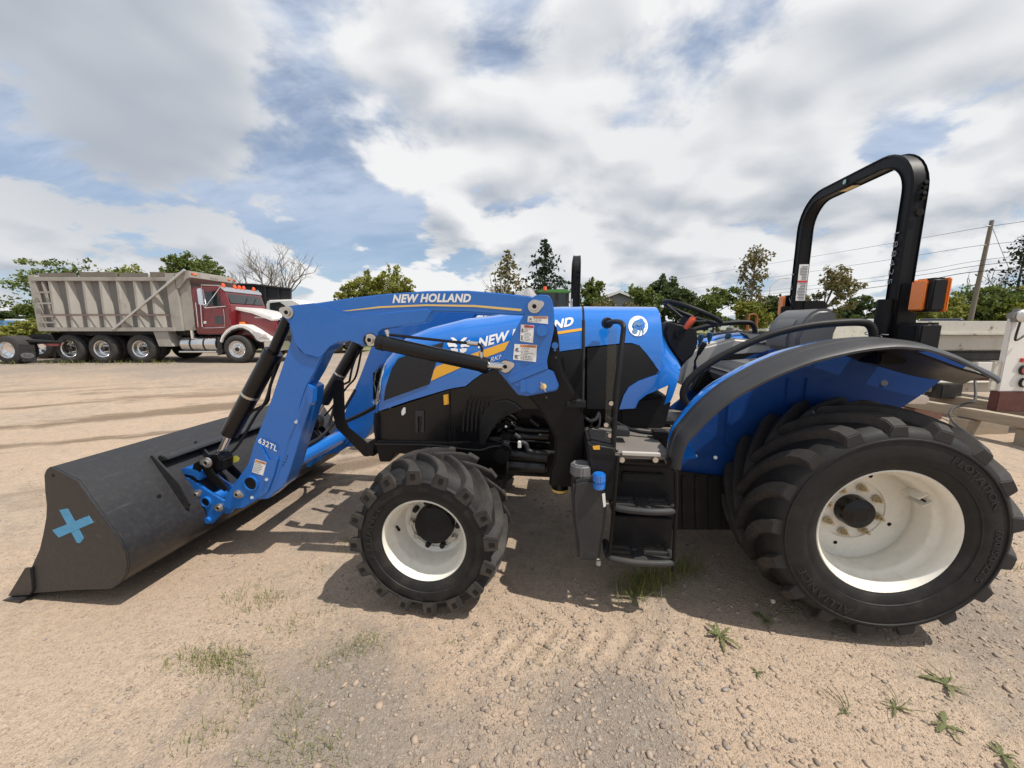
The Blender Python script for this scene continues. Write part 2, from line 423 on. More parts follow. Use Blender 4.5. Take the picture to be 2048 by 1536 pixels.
# dark seam strap between hood and cowl
loft([xg-0.012, xg+0.012], lambda x: 0.95, 'hood_seam_strap', BLK).scale = (1, 0.985, 0.999)
cb = [T(u, v, 0.335) for u, v in ((1172, 694), (1255, 686), (1274, 687), (1283, 693), (1300, 715), (1320, 743), (1340, 742), (1358, 740))]
cbx = [p[0] for p in cb][::-1]; cbz = [p[1] for p in cb][::-1]
cowl = loft(list(np.linspace(bx_[0], bx_[-1], 9))+list(np.linspace(bx_[-1]+0.01, xg-0.006, 12)), lambda x: min(interp(x, cbx, cbz), hood_zt(x)-0.02), 'cowl', BLUEG, close_front=(0,))
def TS(u, v):
    y = 0.33
    for _ in range(14): y = 0.5*y+0.5*hood_y(*T(u, v, y))
    return T(u, v, y)
def npatch(name, px, m, off=0.002, thick=0.004, parent=TR, y=0.335, step=0.05, both=False, bevel=0.0):
    for s in ((1, -1) if both else (1,)):
        bm = patch([TS(u, v) for u, v in px], hood_y, thick, off, step)
        if s < 0:
            for v in bm.verts: v.co.y *= -1
        o = part(bm, name, m, parent, bevel=bevel)
    return o
npatch('cowl_leg', [(1315, 748), (1276, 762), (1257, 774), (1247, 790), (1238, 818), (1270, 816), (1277, 801), (1292, 789), (1338, 769), (1328, 809), (1341, 801), (1359, 742), (1352, 728), (1322, 741)], BLUEG, -0.01, 0.02, both=True)
npatch('engine_side_panel', [(1100, 706), (1163, 699), (1163, 818), (1100, 818)], BLKP, -0.012, 0.01, both=True)
npatch('cowl_side_panel', [(1174, 696), (1255, 688), (1273, 689), (1282, 695), (1318, 741), (1312, 749), (1276, 762), (1256, 774), (1246, 790), (1237, 818), (1174, 818)], BLKP, -0.012, 0.011, both=True)
npatch('side_skirt', [(748, 826), (900, 779), (932, 774), (948, 760), (970, 745), (1000, 735), (1040, 760), (1075, 790), (1077, 818), (1043, 818), (1022, 826), (1002, 837), (986, 856), (977, 874), (961, 886), (751, 886), (747, 855)], BLKG, -0.012, 0.01, both=True)
# arch flare round the axle opening
npatch('arch_flare', [(961, 886), (961, 848), (966, 830), (975, 814), (985, 806), (997, 802), (1013, 800), (1029, 806), (1043, 818), (1022, 826), (1002, 837), (986, 856), (977, 874), (972, 886)], BLKP, 0.0, 0.03, both=True)
for i in range(6):
    u = 925+i*8.5
    npatch('vent_fin', [(u, 862), (u+1.5, 832), (u+8, 800), (u+16, 792), (u+19, 792), (u+11, 802), (u+5, 832), (u+3.5, 862)], BLKP, 0.0, 0.012, step=0.3)
npatch('skirt_seam', [(899, 780), (901, 780), (900, 886), (898, 886)], BLK, 0.0, 0.006, step=0.3)
npatch('latch_plate', [(832, 822), (848, 822), (848, 864), (843, 864), (843, 852), (845, 852), (845, 832), (836, 832), (836, 864), (832, 864)], GREYP, 0.0, 0.01, step=0.3)
npatch('yellow_sticker', [(887, 790), (897, 788), (898, 808), (888, 810)], YEL, 0.0, 0.002, step=0.3)
npatch('hook_hole', [(803, 822), (807, 815), (811, 815), (811, 826), (806, 831), (803, 830)], WHITE, 0.0, 0.001, step=0.3)
# mesh grille in the hood side
GRILLE = mat('grille_mesh', (0.010, 0.010, 0.011), 0.5, var=0.5, vscale=200, bump=0.6, bscale=420)
gr = npatch('side_grille', [(768, 801), (772, 775), (785, 735), (797, 717), (845, 697), (888, 684), (884, 700), (872, 726), (859, 768)], GRILLE, 0.001, 0.004, both=True)
hl = npatch('headlamp_glass', [(747, 800), (748, 765), (751, 745), (757, 733), (766, 727), (773, 726), (768, 745), (763, 770), (761, 800), (756, 808), (749, 808)], CHROME, 0.002, 0.006, both=True, step=0.02)
npatch('headlamp_lens', [(748, 798), (749, 766), (752, 747), (758, 735), (767, 729), (770, 729), (765, 746), (760, 771), (758, 800), (755, 806), (750, 806)], CLEAR, 0.011, 0.005, both=True, step=0.02)
# stripes, lettering and badge on the hood
HS = lambda u, v: (lambda p: Vector((p[0], hood_y(*p)+0.0035, p[1])))(TS(u, v))
npatch('hood_stripe', [(862, 762), (868, 740), (873, 733), (940, 709), (1021, 681), (1016, 698), (940, 727)], YEL, 0.001, 0.0012, hood)
npatch('hood_stripe', [(1090, 672), (1114, 663), (1164, 656), (1164, 661), (1114, 669), (1088, 678)], YEL, 0.001, 0.0012, hood)
base = [(956, 697), (1011, 682), (1060, 669), (1110, 658.5), (1147, 651)]
def hoodtext(a, b, h):
    u, v = polyat(base, a); return HS(u, v-b*(20.5-2.5*a))
text_to('NEW HOLLAND', hoodtext, 'hood_lettering', WHITE, hood, shear=0.18, offset=0.04, spacing=1.06)
text_to('WORKMASTER', lambda a, b, h: HS(958+a*86, 731-a*26-b*(9)), 'model_lettering', WHITE, hood, shear=0.3, offset=0.0)
# white leaf badge
def blob(cx, cy, pts, name, m, parent, off=0.0035):
    bm = B(); vs = [bm.verts.new(HS(cx+x, cy+y)+Vector((0, off-0.0035, 0))) for x, y in pts]; bm.faces.new(vs); return part(bm, name, m, parent)
for s in (-1, 1):
    blob(918, 690, [(s*2, -3), (s*4, -10), (s*10, -15), (s*17, -15), (s*13, -10), (s*6, -5)], 'leaf_badge', WHITE, hood)
    blob(918, 690, [(s*3, 1), (s*10, -6), (s*22, -10), (s*23, -2), (s*20, 4), (s*12, 3), (s*5, 5)], 'leaf_badge', WHITE, hood)
    blob(918, 690, [(s*2, 8), (s*8, 6), (s*17, 7), (s*14, 13), (s*7, 17), (s*2, 17)], 'leaf_badge', WHITE, hood)
# round dealer sticker with a bird's head
def HC(u, v, o=0.0): return HS(u, v)+Vector((0, o, 0))
def ringpoly(cx, cy, pts, name, m, off):
    bm = B(); bm.faces.new([bm.verts.new(HC(cx+x, cy+y, off)) for x, y in pts]); return part(bm, name, m, cowl)
circ = lambda r, n=36: [(r*math.cos(2*math.pi*i/n), r*1.05*math.sin(2*math.pi*i/n)) for i in range(n)]
SBLUE = mat('sticker_blue', (0.06, 0.17, 0.32), 0.5)
ringpoly(1276, 652, circ(19.5), 'round_sticker', WHITE, 0.0005)
sk = 110/2048
def bird(pts, off=0.0012): ringpoly(1230, 620, [(x*sk, y*sk) for x, y in pts], 'sticker_emblem', SBLUE, off)
bird([(635, 575), (690, 560), (700, 440), (730, 400), (795, 385), (770, 430), (800, 460), (860, 420), (930, 410), (900, 470), (950, 500), (1000, 440), (1035, 490), (1010, 540), (945, 575), (900, 600), (830, 560), (770, 570), (740, 610), (730, 660), (780, 700), (830, 740), (840, 810), (800, 880), (720, 900), (650, 860), (630, 780), (670, 710), (720, 670), (700, 610)])
bird([(900, 600), (945, 650), (960, 760), (930, 900), (870, 985), (840, 975), (900, 870), (930, 760), (920, 660)])
bird([(950, 600), (1030, 660), (1060, 750), (1060, 850), (1010, 960), (980, 970), (1020, 850), (1010, 740), (970, 640)])
bird([(775, 605), (795, 590), (815, 605), (795, 622)], 0.0013)
for i in range(26):
    a = math.pi*1.02+i/25*math.pi*1.25; c_, s_ = math.cos(a), math.sin(a)
    ringpoly(1276, 652, [(16.6*c_-0.5, 16.9*s_-0.8), (16.6*c_+0.5, 16.9*s_-0.8), (16.6*c_+0.5, 16.9*s_+0.8), (16.6*c_-0.5, 16.9*s_+0.8)], 'sticker_print', SBLUE, 0.001)

# ---------------- front frame, block, engine bits
plate('front_frame_rail', tp([(750, 884), (898, 886), (975, 884), (1007, 894), (1010, 922), (931, 922), (862, 906), (790, 906), (780, 924), (759, 924)], 0.36), 0.16, 0.36, BLK, mirror=True, bevel=0.006)
bm = B(); tube(bm, [PT(750, 888, 0.37), PT(860, 890, 0.37), PT(920, 897, 0.37), PT(960, 900, 0.37), PT(985, 893, 0.37), PT(1005, 893, 0.37)], 0.006, 6, 4); part(bm, 'rail_edge_bead', GREYP)
bm = B(); box(bm, 2.3, 2.86, -0.16, 0.16, 0.56, 0.92); part(bm, 'front_casting', BLK, bevel=0.02)
bm = B(); box(bm, 2.25, 2.70, -0.27, 0.27, 0.93, 1.16); part(bm, 'radiator_core', BLK, bevel=0.01)
bm = B(); box(bm, 1.15, 2.3, -0.17, 0.17, 0.42, 0.85); box(bm, 1.3, 2.22, -0.22, 0.22, 0.86, 1.28); part(bm, 'engine_block', BLK, bevel=0.015)
bm = B(); box(bm, -0.35, 1.15, -0.22, 0.22, 0.34, 0.84); box(bm, -0.25, 0.45, -0.29, 0.29, 0.30, 0.72); part(bm, 'transmission_housing', BLK, bevel=0.03)
y = 0.27
for (a, b, r_) in (((1030, 858), (1098, 862), 0.020), ((1034, 872), (1096, 874), 0.028), ((1060, 838), (1078, 852), 0.02), ((1000, 905), (1095, 915), 0.05), ((1015, 930), (1090, 935), 0.06)):
    bm = B(); cyl(bm, PT(*a, y), PT(*b, y), r_); part(bm, 'engine_pipe', BLKG, bevel=0.002)
bm = B(); tube(bm, [PT(1040, 884, .3), PT(1052, 888, .3), PT(1056, 900, .3), PT(1070, 904, .3), PT(1100, 906, .3)], 0.016, 10, 5); part(bm, 'coolant_hose', GREYP)
bm = B(); tube(bm, [PT(1000, 880, .3), PT(1030, 884, .3), PT(1060, 882, .3), PT(1100, 886, .3)], 0.006, 6, 4); tube(bm, [PT(1008, 886, .31), PT(1014, 920, .33), PT(1012, 960, .36), PT(1000, 985, .4), PT(985, 1000, .42)], 0.009, 8, 5); part(bm, 'wiring_harness', BLKP)
bm = B(); box(bm, *sorted((T(1038, 0, .31)[0], T(1046, 0, .31)[0])), .30, .325, T(0+1040, 895, .31)[1], T(1040, 882, .31)[1]); part(bm, 'cable_connector', WHITE, bevel=0.003)
for u, v in ((1025, 844), (1012, 853)):
    bm = B(); cyl(bm, PT(u, v, .29), PT(u, v, .305), 0.008, n=8); part(bm, 'engine_bolt', ZINC)
plate('engine_bracket', tp([(978, 874), (1003, 874), (1003, 892), (990, 890), (978, 880)], 0.3), 0.28, 0.3, GREYP)
rnd = random.Random(4)
for i in range(26):
    u, v = rnd.uniform(990, 1095), rnd.uniform(835, 955); y = rnd.uniform(.22, .31); p = PT(u, v, y); L_ = rnd.uniform(.02, .09); bm = B()
    if i % 3 == 0: box(bm, p.x-L_/2, p.x+L_/2, y-.03, y, p.z-.02, p.z+.02)
    elif i % 3 == 1: cyl(bm, p, p+Vector((rnd.choice((-1, 1))*L_, 0, rnd.uniform(-.03, .03))), rnd.uniform(.008, .02), n=12)
    else: tube(bm, [p, p+Vector((.04, .01, .03)), p+Vector((.09, -.01, .01)), p+Vector((.14, .0, -.03))], rnd.uniform(.004, .008), 6, 4)
    part(bm, 'engine_fitting', (BLKG, BLK, GREYP, BLKP)[i % 4], bevel=0.002)
# front axle
bm = B(); cyl(bm, (2.33, -0.62, 0.375), (2.33, 0.62, 0.375), 0.085); box(bm, 2.2, 2.46, -0.16, 0.16, 0.30, 0.56); part(bm, 'front_axle', BLK, bevel=0.01)
bm = B(); cyl(bm, (0.1, -0.62, 0.53), (0.1, 0.62, 0.53), 0.12, n=28); part(bm, 'rear_axle', BLK, bevel=0.01)

# ---------------- loader sub frame column
colpx = [(1100, 640), (1112, 650), (1117, 677), (1121, 724), (1128, 748), (1155, 794), (1162, 808), (1168, 835), (1169, 876), (1168, 930), (1146, 975), (1098, 975), (1099, 944), (1109, 917), (1109, 876), (1098, 852), (1077, 818), (1057, 794), (1040, 760), (1060, 700)]
plate('loader_column', tp(colpx, 0.56), 0.44, 0.56, BLK, mirror=True, bevel=0.012, seg=3)
bm = B(); x0, z0 = T(1120, 975, 0.51); cyl(bm, (x0, 0.50, z0-0.03), (x0, 0.50, z0+0.05), 0.05, n=24); o = part(bm, 'filter_can', BLKG, bevel=0.006)
bm = B(); cyl(bm, (x0, 0.50, z0-0.022), (x0, 0.50, z0-0.006), 0.0512, n=24, cap=False); part(bm, 'filter_label', PALEY, o)
plate('column_bracket', tp([(1133, 804), (1172, 804), (1172, 815), (1133, 815)], 0.58), 0.50, 0.59, BLKP, mirror=True)
plate('column_slot', tp([(1143, 801), (1162, 801), (1160, 803.5), (1143, 803.5)], 0.57), 0.52, 0.58, GREYP)
for u, v, rr in ((1110, 691, 6.5), (1110, 700, 2.5), (1112, 715, 2.5), (1093, 795, 2.5), (1156, 812, 2)):
    bm = B(); cyl(bm, PT(u, v, .558), PT(u, v, .563), rr*0.0029, n=14); part(bm, 'column_hole', BLUE if rr > 2.4 and v < 705 else GREYP)
bm = B(); cyl(bm, (2.0, -0.44, 0.66), (2.0, 0.44, 0.66), 0.05); part(bm, 'sub_frame_cross_tube', BLK)
# exhaust style guard rod in front of the cowl
bm = B(); tube(bm, [PT(1167, 640, .36), PT(1167, 700, .37), PT(1165, 800, .38)], 0.010, 8); part(bm, 'side_rod', GREYP)

# ---------------- loader tower, arms
LY = 0.60
tower = [(1068, 592), (1078, 589), (1097, 590), (1104, 599), (1107, 619), (1108, 660), (1094, 721), (1096, 741), (1107, 742), (1118, 770), (1116, 778), (1111, 782), (1055, 792), (1036, 790), (997, 743), (994, 728), (1048, 628), (1055, 606)]
tw = None
for s in (1, -1):
    bm = B(); prism(bm, tp(tower, LY+.02), s*(LY+.008), s*(LY+.022)); o = part(bm, 'loader_tower', BLUE, bevel=0.004, seg=3)
    if s > 0: tw = o
    bm = B(); prism(bm, tp([(p[0], p[1]) for p in tower], LY+.02), s*(LY-.125), s*(LY-.112)); part(bm, 'tower_inner_plate', BLUE, o, bevel=0.003)
bm = B(); prism(bm, tp([(1012, 755), (1094, 724), (1096, 738), (1022, 768)], LY+.03), LY+.021, LY+.030); part(bm, 'tower_fold', BLUE, tw, bevel=0.004)
bm = B(); prism(bm, tp([(1022, 768), (1096, 738), (1107, 743), (1117, 770), (1115, 777), (1110, 781), (1062, 789)], LY+.03), LY+.021, LY+.027); part(bm, 'tower_foot_plate', BLUE, tw, bevel=0.004)
bm = B(); cyl(bm, PT(1084, 662, LY+.02), PT(1084, 662, LY+.045), 0.032, n=28); part(bm, 'tower_boss', BLUE, tw, bevel=0.004)
bm = B(); prism(bm, tp([(1039, 763), (1042, 759), (1049, 759), (1053, 764), (1052, 786), (1039, 786)], LY+.03), LY+.022, LY+.036); part(bm, 'tower_clip', BLUE, tw, bevel=0.006)
bm = B(); prism(bm, tp([(1080, 763), (1085, 766), (1093, 784), (1090, 783)], LY+.04), LY+.03, LY+.05); part(bm, 'lock_lever', ZINC, tw, bevel=0.003)
bm = B(); cyl(bm, PT(1087, 773, LY+.02), PT(1087, 773, LY+.034), 0.017, n=16); part(bm, 'lock_washer', PALEY, tw)
def pin(u, v, y, parent, ang=0, r=0.036, bore=True):
    c = PT(u, v, y); bm = B(); pts = []
    for i in range(28):
        a = 2*math.pi*i/28
        rr = r*(1+0.55*max(0, math.cos(a-R(ang)))**10)
        pts.append((c.x+rr*math.cos(a), c.z+rr*math.sin(a)))
    prism(bm, pts, y-0.004, y+0.008); o = part(bm, 'pivot_pin', ZINC, parent, bevel=0.002)
    bm = B(); lathe(bm, [(r*.62, .008), (r*.62, .018), (r*.36, .018), (r*.34, .008)], (c.x, y, c.z), 24, closed=True); part(bm, 'pin_head', ZINC, parent, bevel=0.0015)
    bm = B(); cyl(bm, (c.x, y+.008, c.z), (c.x, y+.011, c.z), r*.34, n=6); part(bm, 'pin_socket', BLK, parent)
pin(1069, 613, LY+.022, tw, 160); pin(1011, 733, LY+.030, tw, 165, 0.034)
def sticker(px, y, parent, head, word, rows=6, pict=True):
    """px: four corners tl, tr, br, bl in the picture, laid on plane y"""
    c = [PT(u, v, y) for u, v in px]
    def at(a, b, off): p = (c[0]*(1-a)+c[1]*a)*(1-b)+(c[3]*(1-a)+c[2]*a)*b; return p+Vector((0, off, 0))
    def quad(a0, a1, b0, b1, off, m, nm):
        bm = B(); lo = [at(a, b, off-0.0008) for a, b in ((a0, b0), (a1, b0), (a1, b1), (a0, b1))]
        A = [bm.verts.new(p) for p in lo]; Bq = [bm.verts.new(p+Vector((0, 0.0008, 0))) for p in lo]
        bm.faces.new(Bq)
        for i in range(4): bm.faces.new((A[i], A[(i+1) % 4], Bq[(i+1) % 4], Bq[i]))
        return part(bm, nm, m, parent)
    quad(0, 1, 0, 1, 0.001, WHITE, 'warning_sticker')
    hb = 0.17 if rows > 3 else 0.3
    quad(0.26 if pict else 0.02, 0.98, 0.02, hb, 0.0016, head, 'sticker_header')
    text_to(word, lambda a, b, h: at(0.42+a*0.46, hb-0.02-b*(hb-0.06), 0.0022), 'sticker_word', INK, parent)
    bm = B()
    for i in range(rows):
        b0 = hb+0.05+(0.93-hb)*i/rows; ln = random.uniform(0.55, 0.95)
        for a0, a1 in ((0.32 if (pict and i % 3 != 2) else 0.04, ln),):
            k = a0
            while k < a1:
                w = random.uniform(0.04, 0.12); e = min(a1, k+w)
                bm.faces.new([bm.verts.new(at(a, b, 0.0018)) for a, b in ((k, b0), (e, b0), (e, b0+0.30/rows), (k, b0+0.30/rows))]); k = e+0.025
    part(bm, 'sticker_print', INK, parent)
    if pict:
        for i in range(1 if rows < 5 else 2):
            b0 = hb+0.05+i*0.45
            bm = B(); bm.faces.new([bm.verts.new(at(a, b, 0.0018)) for a, b in ((0.05, b0+0.1), (0.12, b0), (0.22, b0+0.05), (0.16, b0+0.14), (0.24, b0+0.26), (0.1, b0+0.24))]); part(bm, 'sticker_pictogram', INK, parent)
sticker([(1056, 632), (1096, 633), (1096, 648), (1055, 644)], LY+.023, tw, ORGP, 'WARNING', 3)
sticker([(1042, 649), (1068, 650.5), (1066, 686), (1040, 682)], LY+.023, tw, REDP, 'DANGER', 9)
sticker([(1029, 688), (1074, 690), (1072, 724), (1026, 719)], LY+.023, tw, ORGP, 'WARNING', 8)

armpx = [(563, 630), (566, 618), (578, 612), (588, 614), (627, 607), (692, 597), (765, 588), (853, 582), (935, 581), (1000, 586), (1058, 592), (1085, 600), (1085, 630), (1046, 631), (982, 628), (941, 625), (866, 623), (860, 630), (849, 645), (765, 658), (757, 664), (753, 682), (742, 694), (721, 690), (701, 682), (677, 684), (660, 693), (648, 708), (630, 745), (614, 772), (604, 800), (595, 835), (586, 870), (578, 905), (574, 950), (566, 972), (536, 998), (512, 1000), (487, 1016), (456, 1019), (448, 1010), (449, 994), (468, 969), (496, 928), (506, 892), (541, 801), (581, 682), (586, 658), (572, 640)]
right = [(630, 745), (614, 772), (604, 800)]
ARM = []
for s in (1, -1):
    bm = B(); prism(bm, tp(armpx, LY), s*(LY-.11), s*LY)
    ARM.append(part(bm, 'loader_arm', BLUE, bevel=0.006, seg=3))
arm = ARM[0]
for s, a_ in ((1, ARM[0]), (-1, ARM[1])):
    # knee gusset plate
    bm = B(); prism(bm, tp([(563, 630), (566, 618), (578, 612), (592, 610), (628, 606), (706, 632), (859, 618), (863, 624), (850, 645), (765, 658), (757, 664), (753, 682), (742, 694), (721, 690), (701, 682), (677, 684), (660, 693), (648, 707), (640, 716), (608, 708), (590, 688), (578, 645)], LY+.01), s*(LY+.0005), s*(LY+.010))
    part(bm, 'knee_plate', BLUE, a_, bevel=0.003)
    # lower strip of the leg, stepped back from the side plate
    bm = B(); prism(bm, tp([(616, 768), (626, 775), (622, 812), (604, 868), (582, 940), (574, 962), (566, 973), (548, 985), (556, 955), (575, 890), (598, 820)], LY), s*(LY-.118), s*(LY+.006)); part(bm, 'leg_stiffener', BLUE, a_, bevel=0.003)
    bm = B(); prism(bm, tp([(614, 781), (618, 775), (627, 776), (626, 805), (618, 813), (614, 806)], LY+.03), s*(LY-.01), s*(LY+.03)); part(bm, 'parking_stand_clip', BLUE, a_, bevel=0.004)
    # foot plate
    bm = B(); prism(bm, tp([(513, 876), (537, 921), (545, 918), (552, 914), (556, 918), (548, 950), (535, 985), (512, 1000), (487, 1016), (456, 1019), (448, 1010), (449, 994), (468, 969), (496, 928)], LY+.012), s*(LY+.0005), s*(LY+.012)); part(bm, 'foot_plate', BLUE, a_, bevel=0.003)
    c = PT(505, 965, LY); bm = B(); lathe(bm, [(.052, 0), (.052, .020), (.042, .020), (.042, -.03)], (c.x, s*LY if s > 0 else -LY-.0, c.z), 28); o = part(bm, 'tube_collar', BLUE, a_)
    bm = B(); cyl(bm, (c.x, s*(LY+.012), c.z), (c.x, s*(LY+.0135), c.z), .041, n=28); part(bm, 'tube_bore', BLK, a_)
TUBEC = PT(505, 965, LY)
bm = B(); cyl(bm, (TUBEC.x, -LY+.1, TUBEC.z), (TUBEC.x, LY-.1, TUBEC.z), .060, n=32); part(bm, 'torque_tube', BLUE, bevel=0.003)
for s in (1, -1):
    bm = B(); lathe(bm, [(.061, 0), (.075, .0), (.082, .06), (.061, .06)], (TUBEC.x, s*(LY-.17) - (.06 if s < 0 else 0), TUBEC.z), 28, closed=True); part(bm, 'torque_tube_flange', BLUE)
pin(576, 625, LY+.012, arm, 20); pin(741, 680, LY+.022, arm, 190); pin(476, 988, LY+.014, arm, 200, 0.028)
for u, v in ((533, 959), (504, 995), (592, 844)):
    bm = B(); cyl(bm, PT(u, v, LY+.010), PT(u, v, LY+.018), 0.010, n=10); part(bm, 'arm_bolt', ZINC, arm)
for i, (u, v) in enumerate(((575, 912), (573, 918), (570, 924), (567, 930))):
    bm = B(); cyl(bm, PT(u, v, LY+.006), PT(u, v, LY+.0072), 0.005, n=8); part(bm, 'arm_hole', BLK, arm)
for bead in ([(628, 607), (666, 620), (706, 633), (780, 626), (858, 619)], [(580, 650), (592, 690), (609, 709), (640, 717), (647, 709)], [(514, 877), (537, 922), (546, 919), (553, 915), (556, 919)], [(612, 783), (590, 850), (572, 905), (556, 955)]):
    bm = B(); tube(bm, [PT(u, v, LY+.004) for u, v in bead], 0.0042, 6, 3); part(bm, 'weld_bead', BLUE, arm)
# arm lettering and gold line
npl = lambda u, v, o=0.0015: PT(u, v, LY)+Vector((0, o, 0))
ab = [(785, 606.5), (860, 604.5), (942, 605)]
text_to('NEW HOLLAND', lambda a, b, h: npl(polyat(ab, a)[0], polyat(ab, a)[1]-b*17.5), 'arm_lettering', WHITE, arm, shear=0.22, offset=0.042, spacing=1.06)
text_to('632TL', lambda a, b, h: npl(519+a*37+b*3, 884+a*18-b*11, 0.014), 'arm_number', WHITE, arm, shear=0.0, offset=0.024, spacing=1.1)
bm = B(); up = [(683, 622), (760, 612.5), (853, 608.5), (950, 610), (1044, 618)]; dn = [(1042, 622.5), (950, 614), (853, 612), (760, 616), (696, 622)]
bm.faces.new([bm.verts.new(npl(u, v)) for u, v in up+dn]); part(bm, 'arm_stripe', PALEY, arm)
sticker([(511, 918), (533, 925), (526, 951), (504, 944)], LY+.0125, arm, ORGP, 'WARNING', 6, False)

# hydraulic cylinders (near and far)
for s in (1, -1):
    def Q(u, v, y): p = PT(u, v, y); return Vector((p.x, s*y, p.z))
    y = LY+.045
    o = empty_part = None
    bm = B(); cyl(bm, Q(757, 684, y), Q(973, 731, y), 0.042, n=28); o = part(bm, 'lift_cylinder', BLKG, bevel=0.004)
    bm = B(); cyl(bm, Q(970, 730, y), Q(1006, 733, y), 0.021, n=20); part(bm, 'cylinder_rod', STEEL, o)
    bm = B(); cyl(bm, Q(962, 728.5, y), Q(977, 732, y), 0.046, n=28); part(bm, 'cylinder_gland', BLKG, o, bevel=0.004)
    bm = B(); cyl(bm, Q(755, 683.5, y), Q(770, 687, y), 0.045, n=28); part(bm, 'cylinder_base', BLKG, o, bevel=0.004)
    bm = B(); cyl(bm, Q(741, 680, LY-.06), Q(741, 680, LY+.02), 0.04, n=20); part(bm, 'cylinder_eye', BLKG, o)
    bm = B(); cyl(bm, Q(1011, 733, LY-.06), Q(1011, 733, LY+.028), 0.038, n=20); part(bm, 'cylinder_eye', BLKG, o)
    bm = B(); tube(bm, [Q(775, 669, y), Q(810, 673, y+.01), Q(900, 683, y+.01), Q(945, 687, y+.01), Q(960, 690, y), Q(964, 700, y), Q(962, 715, y)], 0.008, 8, 5); part(bm, 'cylinder_pipe', BLKG, o)
    for a_, b_, r_ in ((Q(773, 660, y), Q(777, 673, y), .012), (Q(935, 686, y+.01), Q(956, 688, y+.01), .013), (Q(962, 704, y), Q(963, 716, y), .013)):
        bm = B(); cyl(bm, a_, b_, r_, n=10); part(bm, 'hose_fitting', ZINC, o)
    # bucket cylinder
    yb = 0.52
    bm = B(); cyl(bm, Q(543, 712, yb), Q(459, 868, yb), 0.054, n=28); o = part(bm, 'bucket_cylinder', BLKG, bevel=0.005)
    bm = B(); cyl(bm, Q(578, 632, yb), Q(541, 716, yb), 0.033, n=24); part(bm, 'cylinder_neck', BLKG, o)
    bm = B(); cyl(bm, Q(460, 866, yb), Q(434, 918, yb), 0.022, n=20); part(bm, 'cylinder_rod', STEEL, o)
    bm = B(); cyl(bm, Q(548, 703, yb), Q(540, 718, yb), 0.058, n=28); part(bm, 'cylinder_gland', BLKG, o, bevel=0.004)
    bm = B(); cyl(bm, Q(502.5, 787.5, yb), Q(500.5, 791.5, yb), 0.0565, n=28); part(bm, 'cylinder_clamp', ZINC, o)
    bm = B(); tube(bm, [Q(552, 730, yb+.01), Q(532, 800, yb+.03), Q(512, 830, yb+.02), Q(480, 885, yb), Q(463, 905, yb)], 0.009, 8, 5); tube(bm, [Q(560, 720, yb-.03), Q(541, 770, yb-.02), Q(536, 800, yb-.02), Q(525, 812, yb), Q(505, 822, yb), Q(495, 832, yb)], 0.010, 8, 5); part(bm, 'hydraulic_hose', BLKP, o)
    bm = B(); prism(bm, [(Q(u, v, yb).x, Q(u, v, yb).z) for u, v in ((430, 905), (448, 905), (456, 915), (455, 935), (440, 945), (424, 935), (412, 936), (408, 925), (414, 917))], s*(yb-.05), s*(yb+.05)); part(bm, 'rod_clevis', BLKG, o, bevel=0.008)
    # tilt links
    for yy in (yb-.08, yb+.065):
        bm = B(); prism(bm, [(Q(u, v, yb).x, Q(u, v, yb).z) for u, v in ((428, 918), (436, 918), (446, 936), (462, 952), (474, 968), (468, 974), (452, 962), (438, 950), (424, 930))], s*yy, s*(yy+.014)); part(bm, 'tilt_link', BLKG, bevel=0.003)
        bm = B(); prism(bm, [(Q(u, v, yb).x, Q(u, v, yb).z) for u, v in ((408, 920), (418, 914), (424, 924), (414, 960), (402, 986), (392, 988), (398, 960))], s*yy, s*(yy+.014)); part(bm, 'tilt_link', BLKG, bevel=0.003)
pin(415, 925, 0.60, arm, 0, 0.034)
bm = B(); prism(bm, tp([(456, 914), (474, 911), (480, 916), (478, 922), (460, 928)], 0.47), 0.47, 0.474); part(bm, 'yellow_tag', YTAG, bevel=0.001)

# ---------------- quick hitch frame + bucket
for s in (1, -1):
    bm = B(); prism(bm, tp([(354, 957), (371, 954), (386, 960), (410, 978), (443, 999), (455, 1006), (454, 1014), (424, 1048), (408, 1048), (393, 1029), (366, 986)], LY), s*(LY-.02), s*LY); o = part(bm, 'hitch_plate', BLUE, bevel=0.004)
    bm = B(); prism(bm, tp([(354, 957), (371, 954), (386, 960), (410, 978), (443, 999), (455, 1006), (454, 1014), (424, 1048), (408, 1048), (393, 1029), (366, 986)], LY), s*(LY-.16), s*(LY-.14)); part(bm, 'hitch_inner_plate', BLUE, o, bevel=0.004)
    bm = B(); prism(bm, tp([(344, 945), (358, 939), (374, 934), (392, 935), (402, 939), (410, 945), (411, 954), (402, 960), (392, 951), (376, 947), (358, 950)], LY-.02), s*(LY-.14), s*(LY-.0)); part(bm, 'hitch_hook', BLUE, o, bevel=0.005)
    bm = B(); lathe(bm, [(.036, 0), (.036, .014), (.028, .014), (.028, -.02)], (T(414, 1003, LY)[0], s*LY-(0.0 if s > 0 else .014), T(414, 1003, LY)[1]), 24); part(bm, 'hitch_collar', BLUE, o)
    bm = B(); cx, cz = T(414, 1003, LY); cyl(bm, (cx, s*(LY+.008), cz), (cx, s*(LY+.009), cz), .028, n=20); part(bm, 'hitch_bore', BLK, o)
    bm = B(); cx, cz = T(418, 1039, LY); cyl(bm, (cx, s*LY, cz), (cx, s*(LY+.02), cz), .02, n=12); part(bm, 'hitch_lock_pin', BLUE, o)
    if s > 0: pin(394, 988, LY+.002, o, 140, 0.027); pin(439, 1015, LY+.004, o, 0, 0.028)
bm = B(); cx, cz = T(414, 1003, LY); cyl(bm, (cx, -LY+.02, cz), (cx, LY-.02, cz), .04, n=24); part(bm, 'hitch_cross_tube', BLUE)
